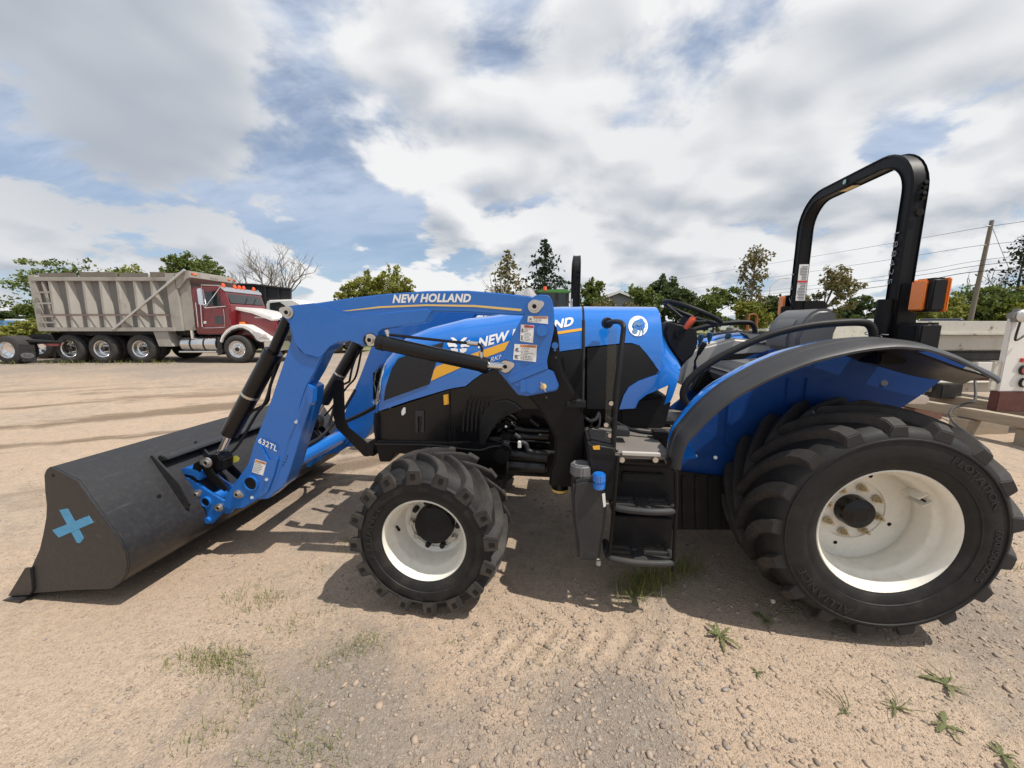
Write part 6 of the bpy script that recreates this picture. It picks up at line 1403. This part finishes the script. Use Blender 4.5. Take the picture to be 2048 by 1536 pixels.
# ================================================================== white truck with black stake body behind
PB = Vector((-9.0, 20.0, 0)); PK = empty('flatbed_truck', PB); tag(PK, 'white cab truck with black mesh stake body, behind the red dump truck', 'truck')
def L(u, v, Y): p = WP(u, v, Y); return (p.x-PB.x, p.z)
def pprism(name, pts, y0, y1, m, parent=PK, **k): bm = B(); prism(bm, pts, y0-PB.y, y1-PB.y); return fin(bm, name, m, parent, **k)
c1 = [L(u, v, 19.0) for u, v in ((531, 606), (535, 600), (585, 598), (600, 606), (622, 630), (700, 640), (708, 650), (708, 690), (531, 690))]
wc = pprism('cab', c1, 19.0, 20.9, TWHITE, bevel=.06, seg=3)
pprism('side_window', [L(u, v, 18.99) for u, v in ((540, 606), (560, 604), (571, 612), (578, 632), (541, 632))], 18.975, 18.99, DGLASS, wc)
a, b_ = L(590, 602, 19), L(621, 630, 19)
bm = B(); bm.faces.new([bm.verts.new(p) for p in ((a[0]+.06, -.9, a[1]), (b_[0]+.04, -.9, b_[1]+.02), (b_[0]+.04, .8, b_[1]+.02), (a[0]+.06, .8, a[1]))]); fin(bm, 'windscreen', DGLASS, wc)
pprism('mirror', [L(u, v, 18.8) for u, v in ((553, 611), (565, 611), (566, 628), (554, 628))], 18.7, 18.85, CHAS, wc, bevel=.03)
mesh_m = mat('black_mesh', (.02, .02, .022), .7, var=.4, vscale=30, bump=.5, bscale=60)
pprism('stake_body', [L(u, v, 19.3) for u, v in ((420, 566), (505, 568), (580, 577), (581, 640), (420, 640))], 19.3, 19.34, mesh_m); 
for u in (425, 455, 480, 505, 530, 556, 580):
    pprism('stake_post', [L(u-1.2, 569+max(0, u-505)*.12, 19.2), L(u+1.2, 569+max(0, u-505)*.12, 19.2), L(u+1.2, 660, 19.2), L(u-1.2, 660, 19.2)], 19.22, 19.3, CHAS)
pprism('body_rail', [L(u, v, 19.2) for u, v in ((420, 565), (505, 567), (581, 576), (581, 579), (505, 570), (420, 568))], 19.2, 19.36, CHAS)
pprism('bed_deck', [L(u, v, 19.2) for u, v in ((420, 655), (590, 655), (590, 672), (420, 672))], 19.2, 21.0, CHAS)
for u in (455, 668):
    xx, _ = L(u, 690, 19.0)
    for yy in (18.95, 20.7):
        bm = B(); lathe(bm, [(.2, yy-PB.y), (.36, yy-PB.y), (.43, yy-PB.y+.06), (.43, yy-PB.y+.2), (.36, yy-PB.y+.26), (.2, yy-PB.y+.26)], (xx, 0, .43), 30, closed=True); wl = fin(bm, 'wheel', TRUB, PK)
        bm = B(); lathe(bm, [(.21, yy-PB.y+.02), (.16, yy-PB.y+.08), (0, yy-PB.y+.06)], (xx, 0, .43), 24, cap=False); fin(bm, 'rim', ALU, wl)
pprism('front_bumper', [L(u, v, 18.95) for u, v in ((690, 680), (716, 680), (716, 696), (690, 696))], 18.95, 20.95, CHAS)

# ================================================================== black flatbed semi chassis at the left edge
SB = Vector((-17.8, 13.9, 0)); SC = empty('semi_chassis', SB); tag(SC, 'rear of a black semi tractor with fifth wheel and mud flap, left edge', 'truck')
def M_(u, v, Y=13.9): p = WP(u, v, Y); return (p.x-SB.x, p.z)
def sprism(name, pts, y0, y1, m, parent=SC, **k): bm = B(); prism(bm, pts, y0, y1); return fin(bm, name, m, parent, **k)
for yy in (.7, 1.6): sprism('chassis_rail', [M_(-160, 684), M_(104, 681), M_(104, 689), M_(-160, 693)], yy, yy+.1, CHAS, bevel=.01)
sprism('fifth_wheel', [M_(-5, 676), M_(15, 669), M_(40, 669), M_(62, 678), M_(60, 681), M_(0, 683)], .75, 1.7, CHAS, bevel=.03)
sprism('frame_deck', [M_(-160, 680), M_(30, 680), M_(105, 683), M_(105, 686), M_(-160, 684)], .3, .7, CHAS, bevel=.005)
sw_ = []
for u in (14, -62):
    xx, _ = M_(u, 707)
    for yy, nm in ((0.0, 'wheel'), (2.1, 'far_wheel')):
        bm = B(); lathe(bm, [(.3, yy), (.43, yy), (.50, yy+.04), (.52, yy+.3), (.50, yy+.56), (.43, yy+.6), (.3, yy+.6)], (xx, 0, .52), 40, closed=True); w_ = fin(bm, nm, TRUB, SC)
        bm = B(); lathe(bm, [(.31, yy+.02), (.30, yy+.0), (.27, yy+.12), (.16, yy+.16), (.12, yy+.10), (0, yy+.10)], (xx, 0, .52), 32, cap=False); fin(bm, 'rim', CHROME, w_)
mf = sprism('mud_flap', [M_(38, 688), M_(48, 689), M_(68, 690), M_(73, 722), M_(46, 724), M_(37, 705)], .0, .02, CHAS, bevel=.004)
cx_, cz_ = M_(55, 711); bm = B(); el = [(cx_+.25*math.cos(i*.2618), cz_+.10*math.sin(i*.2618)) for i in range(24)]; prism(bm, el, -.004, -.0005); fin(bm, 'flap_emblem', mat('flap_grey', (.16, .16, .165), .6), mf)
text_to('Rock', lambda a, b, h: Vector((cx_-.14+a*.28, -.005, cz_-.05+b*.10)), 'flap_lettering', CHAS, mf, shear=.3)
sprism('tail_lamp_bar', [M_(78, 688), M_(104, 688), M_(104, 693), M_(78, 693)], .2, .3, MAROON, bevel=.004); sprism('rear_crossmember', [M_(80, 694), M_(104, 694), M_(100, 715), M_(86, 715)], .5, 1.8, CHAS, bevel=.02)
# white trailers beyond, far left
for (u0, u1, v0, v1, Y, m_, lb, cat) in ((8, 46, 638, 660, 46, TWHITE, 'long white box trailer beyond the yellow bush', 'trailer'), (-18, 9, 641, 656, 44, mat('trailer_blue', (.10, .22, .40), .5), 'blue and white trailer at the left edge', 'trailer')):
    p0 = WP(u0, v0, Y); p1 = WP(u1, v1, Y); root = empty('box_trailer', ((p0.x+p1.x)/2, Y+1.2, 0)); tag(root, lb, cat, 'trailers far left')
    hx2 = (p1.x-p0.x)/2; bm = B(); box(bm, -hx2, hx2, -1.2, 1.2, p1.z+.2, p0.z); fin(bm, 'trailer_box', m_, root, bevel=.04)
    bm = B(); box(bm, -hx2, hx2, -1.0, 1.0, .6, p1.z+.2); fin(bm, 'trailer_frame', CHAS, root, bevel=.02)
    bm = B(); box(bm, -hx2+.1, hx2-.1, -1.22, -1.2, p0.z-.25, p0.z-.1); fin(bm, 'trailer_stripe', m_, root)
    for sx in (-.6, .6):
        bm = B(); cyl(bm, (sx*hx2, -1.1, .5), (sx*hx2, 1.1, .5), .5, n=24); fin(bm, 'axle_wheels', TRUB, root)

# ================================================================== other tractors behind
T2 = empty('tractor', (0.80, 5.0, 0), math.pi-YAW); tag(T2, 'second roll bar tractor parked directly behind the blue one', 'tractor')
r2 = copy_tree(rops, T2); r2.location = (0.115, 0, -.10)
for c in list(r2.children):
    if c.name.split('.')[0] in ('marker_lamp', 'work_lamp', 'chalk_writing'):
        for d in list(c.children): bpy.data.objects.remove(d)
        bpy.data.objects.remove(c)
bm = B(); prism(bm, [(-.3, .6), (-.3, 1.05), (.5, 1.1), (.8, 1.35), (1.9, 1.28), (2.2, 1.1), (2.2, .6)], -.3, .3); fin(bm, 'tractor_body', BLUEG, T2, bevel=.06, seg=3)
for s in (1, -1):
    w2 = copy_tree(rear, T2); w2.location = (.1, s*.55, .53); w2.scale = (1, s, 1)
    w2 = copy_tree(front, T2); w2.location = (2.1, s*.6, .40); w2.scale = (1, s, 1)
T3 = empty('tractor', (1.30, 8.2, 0), math.pi-YAW); tag(T3, 'third tractor whose small roll bar shows left of the second one', 'tractor')
r3 = copy_tree(rops, T3); r3.location = (0.115, 0, -.20)
for c in list(r3.children):
    if c.name.split('.')[0] in ('marker_lamp', 'work_lamp', 'chalk_writing'):
        for d in list(c.children): bpy.data.objects.remove(d)
        bpy.data.objects.remove(c)
bm = B(); prism(bm, [(-.3, .5), (-.3, 1.05), (.5, 1.1), (.8, 1.3), (1.9, 1.25), (2.2, 1.1), (2.2, .5)], -.3, .3); fin(bm, 'tractor_body', BLUEG, T3, bevel=.06, seg=3)
for s in (1, -1):
    w2 = copy_tree(rear, T3); w2.location = (.1, s*.55, .53); w2.scale = (1, s, 1)
# green cab tractor
GREEN = mat('green_paint', (.05, .20, .03), .4, coat=.4)
T4 = empty('tractor', (1.35, 13.0, 0)); tag(T4, 'green roofed cab tractor behind the loader tower with amber beacon', 'tractor')
def g4(u, v): p = WP(u, v, 13.0); return p.x-1.35, p.z
gx0, gz0 = g4(1072, 579); gx1, _ = g4(1142, 579)
bm = B(); prism(bm, [(gx0, gz0-.10), (gx0+.12, gz0), (gx1-.2, gz0+.02), (gx1, gz0-.05), (gx1, gz0-.12)], -.0, 1.5); fin(bm, 'cab_roof', GREEN, T4, bevel=.03)
bm = B(); prism(bm, [(gx0+.05, 1.2), (gx0+.05, gz0-.1), (gx1-.06, gz0-.12), (gx1-.06, 1.2)], .08, 1.42); fin(bm, 'cab_glass', DGLASS, T4)
for xx in (gx0+.08, (gx0+gx1)/2+.12, gx1-.10):
    bm = B(); box(bm, xx-.05, xx+.05, .05, .12, 1.0, gz0-.1); fin(bm, 'cab_pillar', CHAS, T4)
bm = B(); box(bm, gx0-.6, gx1+.2, .3, 1.2, .6, 1.25); fin(bm, 'tractor_body', GREEN, T4, bevel=.08)
bm = B(); c = g4(1090, 580); cyl(bm, (c[0], .05, c[1]-.02), (c[0], .05, c[1]+.12), .07, .055, n=14); fin(bm, 'beacon', ORG, T4, bevel=.01)
for xx in (gx0-.2, gx1):
    bm = B(); lathe(bm, [(.2, -.1), (.6, -.1), (.75, .0), (.75, .25), (.6, .35), (.2, .35)], (xx, 0, .75), 36, closed=True); fin(bm, 'wheel', TRUB, T4)
# grey tarpaulin heap on something behind the arm
p = WP(1052, 577, 7.5); bm = B(); bmesh.ops.create_uvsphere(bm, u_segments=24, v_segments=12, radius=1)
for v_ in bm.verts: v_.co = Vector((v_.co.x*.42*(1+.06*math.sin(7*v_.co.z+5*v_.co.y)), v_.co.y*.3, v_.co.z*.75*(1+.05*math.sin(9*v_.co.x)))); v_.co.z = max(v_.co.z, -.75)
TARP = mat('grey_tarp', (.30, .30, .30), .7, var=.2, vscale=12, bump=.6, bscale=25)
to = empty('tarp_cover', (p.x, 7.5, 0)); tag(to, 'rounded grey tarpaulin top showing over the loader arm', 'tarp')
c_ = fin(bm, 'tarp_sheet', TARP, to); c_.location = (0, 0, p.z-.75)
bm = B(); box(bm, -.18, .18, -.18, .18, 0, p.z-.8); fin(bm, 'tarp_stand', CHAS, to, bevel=.02)

# ================================================================== house, pole, wires
HB = WP(1236, 645, 56); HO = empty('house', (HB.x, 56, 0)); tag(HO, 'grey gabled house with white roof edge, half hidden by hedge', 'house')
def h6(u, v): p = WP(u, v, 56); return p.x-HB.x, p.z
ap = h6(1237, 584); ea = h6(1186, 603); eb = h6(1290, 604)
SID = mat('grey_siding', (.24, .24, .25), .7, var=.08); ROOF = mat('roof_shingle', (.16, .16, .165), .85, var=.2, vscale=4)
bm = B(); prism(bm, [(ea[0]+.3, 0), (ea[0]+.3, ea[1]), (ap[0], ap[1]-.2), (eb[0]-.3, eb[1]), (eb[0]-.3, 0)], 0, 9); fin(bm, 'wall', SID, HO)
for a, b_ in ((ea, ap), (ap, eb)):
    bm = B(); prism(bm, [(a[0], a[1]), (b_[0], b_[1]), (b_[0], b_[1]+.14), (a[0], a[1]+.14)], -.5, 9.5); rf_ = fin(bm, 'roof', ROOF, HO)
    bm = B(); prism(bm, [(a[0], a[1]-.16), (b_[0], b_[1]-.16), (b_[0], b_[1]+.16), (a[0], a[1]+.16)], -.56, -.502); fin(bm, 'fascia', TWHITE, rf_)
for xx in (-2.2, 1.6):
    bm = B(); box(bm, xx-.5, xx+.5, -.05, .02, 1.2, 2.4); wn = fin(bm, 'window', TWHITE, HO); bm = B(); box(bm, xx-.42, xx+.42, -.06, -.05, 1.28, 2.32); fin(bm, 'pane', DGLASS, wn)
# utility pole
WOOD = mat('pole_wood', (.20, .165, .13), .9, var=.3, vscale=5, streak=(6, 6, .6), bump=.4, bscale=30)
pb, pt = WP(1937, 650, 30), WP(1984, 441, 30.4)
PO = empty('utility_pole', (pb.x, pb.y, 0)); tag(PO, 'leaning grey wooden utility pole on the right carrying wires', 'utility pole')
bm = B(); o_ = Vector((pb.x, pb.y, 0)); cyl(bm, Vector((pb.x, pb.y, -.3))-o_, pt-o_, .17, .12, n=14); fin(bm, 'pole', WOOD, PO)
for v in (452, 490):
    t = WP(1984-(v-441)*.235, v, 30.2)-o_; bm = B(); cyl(bm, t, t+Vector((-.35, 0, .0)), .04, n=8); fin(bm, 'insulator', TWHITE, PO)
WIRE = mat('wire', (.03, .03, .03), .6)
def wire(pts, r_, label): 
    bm = B(); c0_ = Vector(pts[0]); tube(bm, [Vector(p)-c0_ for p in pts], r_, 5, 8); o = fin(bm, 'overhead_wire', WIRE); o.location = c0_; tag(o, label, 'wire', 'overhead wires')
for k, ((pu, pv), (mu, mv), (lu, lv), (ru, rv), r_, lb) in enumerate([((1978, 453), (1810, 482), (1340, 560), (2150, 430), .016, 'topmost overhead wire'), ((1968, 490), (1800, 516), (1340, 584), (2150, 475), .016, 'second overhead wire from the top'), ((1960, 521), (1800, 548), (1340, 604), (2150, 500), .014, 'third overhead wire from the top'), ((1958, 531), (1800, 556), (1340, 610), (2150, 514), .020, 'fourth overhead wire, doubled cable below the third'), ((1955, 543), (1800, 568), (1340, 622), (2150, 540), .028, 'lowest thick overhead cable')]):
    a = WP(pu, pv, 30.1); m_ = WP(mu, mv, 38); l = WP(lu, lv, 95); rr = WP(ru, rv, 27); mid2 = WP((mu+lu)/2-20, (mv+lv)/2+4, 58)
    wire([rr, a, m_, mid2, l], r_, lb+' running from the pole')
a = pt+Vector((0, 0, -.3)); b_ = WP(2075, 650, 30); wire([a, (a+b_)/2+Vector((0, 0, -.3)), b_], .015, 'guy wire slanting down to the right of the pole')
# street lamp
sp0 = WP(1538, 650, 70); SL = empty('street_lamp', (sp0.x, 70, 0)); tag(SL, 'thin street lamp arm beyond the dying tree', 'street lamp')
l1 = WP(1540, 574, 70)-Vector((sp0.x, 70, 0)); l2 = WP(1570, 557, 70)-Vector((sp0.x, 70, 0))
bm = B(); cyl(bm, (0, 0, 0), l1, .10, .07, n=10); fin(bm, 'post', ALU, SL); bm = B(); tube(bm, [l1, (l1+l2)/2+Vector((0, 0, .5)), l2], .05, 8, 4); fin(bm, 'arm', ALU, SL)
bm = B(); box(bm, l2.x, l2.x+.8, -.2, .2, l2.z-.06, l2.z+.08); fin(bm, 'lamp_head', ALU, SL, bevel=.04)

# ================================================================== parked cars
def car(u0, u1, vtop, Y, col, label, suv=False, face=1):
    p0, p1 = WP(u0, 645, Y), WP(u1, 645, Y); Lc = p1.x-p0.x; H_ = WP(u0, vtop, Y).z; root = empty('parked_car', ((p0.x+p1.x)/2, Y, 0)); tag(root, label, 'car', 'cars parked beyond the yard'); root.scale = (face, 1, 1)
    k = Lc/4.5; s = H_/1.6
    pr = [(-2.2, .35), (-2.25, .75), (-2.15, 1.0), (-1.9, 1.55), (-1.2, 1.6), (.1, 1.6), (.9, 1.05), (1.9, .95), (2.2, .75), (2.25, .35)] if suv else [(-2.2, .35), (-2.25, .8), (-2.1, 1.0), (-1.5, 1.05), (-.9, 1.5), (-.2, 1.58), (.4, 1.5), (1.1, 1.05), (2.0, .95), (2.22, .7), (2.25, .35)]
    m_ = MATS.get(col) or mat(col, {'car_white': (.7, .7, .69), 'car_grey': (.16, .165, .17), 'car_tan': (.33, .28, .2), 'car_dark': (.03, .035, .04), 'car_silver': (.42, .43, .44)}[col], .3, coat=.6, var=.05)
    bm = B(); prism(bm, [(x*k, z*s) for x, z in pr], -.85, .85); fin(bm, 'body', m_, root, bevel=.10, seg=3)
    gw = [(-1.85, 1.08), (-1.7, 1.48), (-1.1, 1.52), (.05, 1.52), (.7, 1.08)] if suv else [(-1.3, 1.08), (-.8, 1.42), (-.2, 1.5), (.3, 1.42), (.9, 1.08)]
    for yy in (-.862, .855): bm = B(); prism(bm, [(x*k, z*s) for x, z in gw], yy, yy+.008); fin(bm, 'window', DGLASS, root)
    a, b_ = ((.14, 1.56), (.88, 1.10)) if suv else ((.45, 1.46), (1.08, 1.10))
    bm = B(); bm.faces.new([bm.verts.new(p) for p in ((a[0]*k+.03, -.7, a[1]*s), (b_[0]*k+.03, -.75, b_[1]*s), (b_[0]*k+.03, .75, b_[1]*s), (a[0]*k+.03, .7, a[1]*s))]); fin(bm, 'windscreen', DGLASS, root)
    for x in (-1.4*k, 1.4*k):
        for yy in (-.88, .68):
            bm = B(); lathe(bm, [(.05, yy+.01), (.18, yy+.03), (.2, yy), (.31, yy+.02), (.33, yy+.1), (.31, yy+.2), (.05, yy+.2)], (x, 0, .33), 24, closed=True); fin(bm, 'wheel', TRUB, root)
    for yy in (-.6, .6):
        bm = B(); box(bm, 2.13*k, 2.24*k, yy-.15, yy+.15, .68*s, .82*s); fin(bm, 'headlamp', CHROME, root, bevel=.02)
car(1722, 1778, 638, 25, 'car_white', 'white car parked between seat back and roll bar post', True)
car(1690, 1740, 648, 21, 'car_tan', 'tan car with yellow front lamp in front of the white one', False)
car(1512, 1540, 645, 52, 'car_white', 'white suv right of the rusty frame', True); car(1538, 1568, 646, 54, 'car_dark', 'dark car next to the white suv far behind the seat', False)
car(1460, 1496, 645, 48, 'car_silver', 'silver car left of the rusty frame', False); car(1425, 1458, 644, 58, 'car_white', 'white car seen below the steering wheel', False, -1)
car(1862, 1905, 634, 17, 'car_dark', 'dark car whose roof shows above the white beam', False)
for (u0, u1, v0, v1, Y, lb) in ((1440, 1475, 640, 656, 66, 'long white shed beyond the lawn'),):
    p0, p1 = WP(u0, v0, Y), WP(u1, v1, Y); root = empty('shed', ((p0.x+p1.x)/2, Y, 0)); tag(root, lb, 'shed'); hx2 = (p1.x-p0.x)/2
    bm = B(); box(bm, -hx2, hx2, 0, 4, 0, p0.z-.4); fin(bm, 'wall', TWHITE, root); bm = B(); prism(bm, [(-hx2-.2, p0.z-.4), (-hx2+.5, p0.z+.1), (hx2-.5, p0.z+.1), (hx2+.2, p0.z-.4)], -.3, 4.3); fin(bm, 'roof', ROOF, root)
    bm = B(); box(bm, -.6, .6, -.05, 0, 0, 2.0); fin(bm, 'door', CHAS, root)
# rusty frame and flat trailer
RUST = mat('rust_orange', (.26, .085, .03), .8, var=.35, vscale=9, bump=.2)
f0 = WP(1504, 645, 12); RF = empty('steel_frame', (f0.x, 12, 0)); tag(RF, 'rusty orange upright steel frame behind the seat', 'frame')
tz = WP(1504, 634, 12).z
for sx in (-.12, .14):
    bm = B(); box(bm, sx-.028, sx+.028, -.04, .04, 0, tz); fin(bm, 'upright', RUST, RF, bevel=.006)
bm = B(); tube(bm, [(-.12, 0, tz-.03), (-.10, 0, tz+.05), (.0, 0, tz+.09), (.12, 0, tz+.05), (.14, 0, tz-.03)], .022, 8, 4); fin(bm, 'top_loop', RUST, RF)
for zz in (.5, .9): bm = B(); box(bm, -.12, .14, -.03, .03, zz-.03, zz+.03); fin(bm, 'cross_member', RUST, RF)
bm = B(); box(bm, -.3, .35, -.3, .3, 0, .1); fin(bm, 'foot', RUST, RF, bevel=.01)
f1 = WP(1540, 660, 12.5); FT = empty('utility_trailer', (f1.x, 12.5, 0)); tag(FT, 'low flat metal deck on thin legs behind the far lamp', 'trailer')
bm = B(); box(bm, -.45, .45, -.5, .5, f1.z-.03, f1.z+.03); fin(bm, 'deck', ALU, FT, bevel=.005)
for sx in (-.4, .4):
    for sy in (-.45, .45): bm = B(); box(bm, sx-.02, sx+.02, sy-.02, sy+.02, 0, f1.z-.03); fin(bm, 'leg', CHAS, FT)
f2 = WP(1712, 668, 9); TB2 = empty('work_stand', (f2.x, 9, 0)); tag(TB2, 'grey angle iron stand behind the seat back', 'stand')
zt2 = WP(1712, 662, 9).z
for sx in (-.12, .15): bm = B(); box(bm, sx-.015, sx+.015, -.015, .015, 0, zt2); fin(bm, 'leg', ZINC, TB2)
bm = B(); box(bm, -.15, .22, -.12, .12, zt2, zt2+.025); fin(bm, 'top_bar', ZINC, TB2); bm = B(); tube(bm, [(-.10, 0, zt2-.2), (.12, 0, zt2)], .012, 6); fin(bm, 'brace', ZINC, TB2)

# ================================================================== white steel body on timbers at the right edge
OFFW = mat('old_white_paint', (.56, .53, .46), .55, var=.12, vscale=3, dust=.35, dustcol=(.24, .15, .09), bump=.15, bscale=25, dscale=6)
spots(OFFW, (.16, .065, .03), 9, .58, .68, .8); spots(OFFW, (.24, .20, .15), 2.2, .5, .75, .5)
RB_ = mat('red_brown_paint', (.10, .028, .022), .6, var=.2, dust=.2)
E0 = Vector((7.6, 6.3, 0)); FB = empty('truck_body', E0); tag(FB, 'old white steel truck body propped on timbers at the right edge', 'truck body')
def e_(u, v, Y=6.3): p = WP(u, v, Y); return p.x-E0.x, p.z
xa = e_(1862, 650)[0]
def eb_(nm, x0, x1, y0, y1, z0, z1, m, bevel=.008, parent=FB): bm = B(); box(bm, x0, x1, y0-E0.y, y1-E0.y, z0, z1); return fin(bm, nm, m, parent, bevel=bevel)
z1_ = e_(1900, 642)[1]; z2_ = e_(1900, 667)[1]; z3_ = e_(1900, 700)[1]
eb_('side_beam', xa, 2.6, 6.3, 6.36, z2_, z1_, OFFW); eb_('beam_flange', xa, 2.6, 6.24, 6.40, z2_-.025, z2_, OFFW); eb_('lower_beam', xa+.05, 2.6, 6.31, 6.37, z3_, z2_-.026, OFFW); eb_('bed_floor', xa, 2.6, 6.4, 8.2, z3_-.05, z3_, OFFW); eb_('far_beam', xa, 2.6, 8.2, 8.26, z3_, z1_, OFFW)
eb_('black_tarp', e_(1890, 700)[0], 2.5, 6.33, 6.6, e_(1900, 722)[1], z3_-.02, CHAS, .03)
eb_('tool_box', e_(1948, 730)[0], e_(2010, 730)[0], 6.25, 6.6, e_(1950, 752)[1], e_(1950, 724)[1], TWHITE, .01)
eb_('lower_rail', xa+.0, 2.4, 6.2, 6.3, e_(1900, 782)[1], e_(1900, 764)[1], OFFW); eb_('rail_lip', xa, 2.4, 6.15, 6.32, e_(1900, 764)[1], e_(1900, 761)[1], OFFW)
eb_('battery_case', e_(1850, 780)[0], e_(1890, 780)[0], 6.05, 6.3, e_(1900, 792)[1], e_(1900, 764)[1], CHAS, .01)
def q5(u, v): p = WP(u, v, 5.15); return p.x-E0.x, p.z
bm = B(); pn = [q5(2016, 690), q5(2003, 783)]; prism(bm, [(pn[0][0], pn[1][1]), (pn[0][0], 1.56), (pn[0][0]+1.4, 1.56), (pn[0][0]+1.4, pn[1][1])], 5.15-E0.y, 5.22-E0.y); tp_ = fin(bm, 'tail_panel', TWHITE, FB, bevel=.01)
bm = B(); box(bm, pn[0][0]-.01, pn[0][0]+1.4, 5.13-E0.y, 5.24-E0.y, .30, pn[1][1]); fin(bm, 'panel_base', RB_, tp_, bevel=.008)
bm = B(); box(bm, pn[0][0]-.10, pn[0][0], 5.17-E0.y, 5.2-E0.y, pn[1][1]+.02, pn[1][1]+.40); fin(bm, 'panel_hinge', OFFW, tp_, bevel=.004)
for v, m_ in ((740, REDP), (765, OFFW)):
    c = q5(2046, v); bm = B(); lathe(bm, [(0, 5.12-E0.y), (.05, 5.12-E0.y), (.055, 5.15-E0.y)], (c[0], 0, c[1]), 24, cap=False); fin(bm, 'round_lamp', m_, tp_); bm = B(); lathe(bm, [(.055, 5.115-E0.y), (.065, 5.115-E0.y), (.065, 5.15-E0.y), (.055, 5.15-E0.y)], (c[0], 0, c[1]), 24, closed=True); fin(bm, 'lamp_ring', CHAS, tp_)
bm = B(); c = q5(2046, 720); box(bm, c[0]-.04, c[0]+.08, 5.12-E0.y, 5.15-E0.y, c[1]-.025, c[1]+.025); fin(bm, 'reflector', REDP, tp_)
c = q5(2020, 632); bm = B(); lathe(bm, [(.0, -.05), (.055, -.04), (.075, .05), (.08, .06), (.07, .065), (.0, .05)], (c[0]+.05, 5.00-E0.y, c[1]), 20, axis='Y', cap=False); fl = fin(bm, 'flood_lamp', TWHITE, FB)
bm = B(); box(bm, c[0]-.06, c[0]+.16, 5.02-E0.y, 5.18-E0.y, c[1]-.08, c[1]+.09); fin(bm, 'lamp_housing', mat('lamp_grey', (.20, .20, .20), .5, var=.2), FB, bevel=.05, seg=3)
bm = B(); tube(bm, [(c[0]+.02, 5.05-E0.y, c[1]-.08), (c[0]-.0, 5.05-E0.y, c[1]-.28), (c[0]+.03, 5.05-E0.y, c[1]-.31), (c[0]+.22, 5.1-E0.y, c[1]-.22)], .012, 8, 3); fin(bm, 'lamp_cable', CHAS, FB)
# timbers
TIMB = mat('timber', (.33, .27, .20), .85, var=.3, vscale=4, streak=(1, 1, 8), bump=.4, bscale=40, dust=.2)
TIM2 = mat('red_timber', (.19, .10, .075), .85, var=.3, vscale=4, bump=.3, dust=.3)
def timber(p0, p1, w, h, label, m=TIMB, name='timber_beam'):
    p0, p1 = Vector(p0), Vector(p1); d = p1-p0; o = empty  # noqa
    bm = B(); box(bm, 0, d.length, -w/2, w/2, 0, h); ob = fin(bm, name, m, None, bevel=.008); ob.location = p0; ob.rotation_euler = (0, 0, math.atan2(d.y, d.x)); tag(ob, label, 'timber', 'timbers under the white body'); return ob
timber((6.14, 6.55, .20), (6.50, 3.9, .20), .14, .13, 'long grey timber lying across blocks in front of the white body')
timber((7.0, 7.4, .20), (7.35, 4.6, .20), .16, .13, 'second long timber further under the white body')
timber((6.05, 5.95, -.03), (6.75, 6.0, -.03), .22, .22, 'reddish block under the far end of the long timber', TIM2, 'timber_block'); timber((6.18, 5.18, -.03), (6.85, 5.26, -.03), .22, .22, 'pale block under the middle of the long timber', TIMB, 'timber_block'); timber((6.38, 4.62, -.03), (7.2, 4.7, -.03), .2, .22, 'block under the near end of the long timber, right edge', TIMB, 'timber_block')
timber((6.55, 6.9, .34), (8.9, 6.95, .34), .3, .18, 'dark timber stack under the lower rail', TIM2, 'timber_block')
# black hose hanging to the ground
hp_ = [WP(1950, 762, 5.9), WP(1950, 800, 5.6), WP(1935, 806, 5.4), WP(1908, 815, 5.2), WP(1900, 830, 5.0), WP(1912, 850, 4.7), WP(1950, 880, 4.3), GP(1960, 905), GP(1950, 930)]
bm = B(); c0_ = hp_[0].copy(); tube(bm, [p-c0_ for p in hp_], .016, 8, 6); ob = fin(bm, 'rubber_hose', CHAS); ob.location = c0_; tag(ob, 'black rubber hose trailing over the long timber to the ground', 'hose')
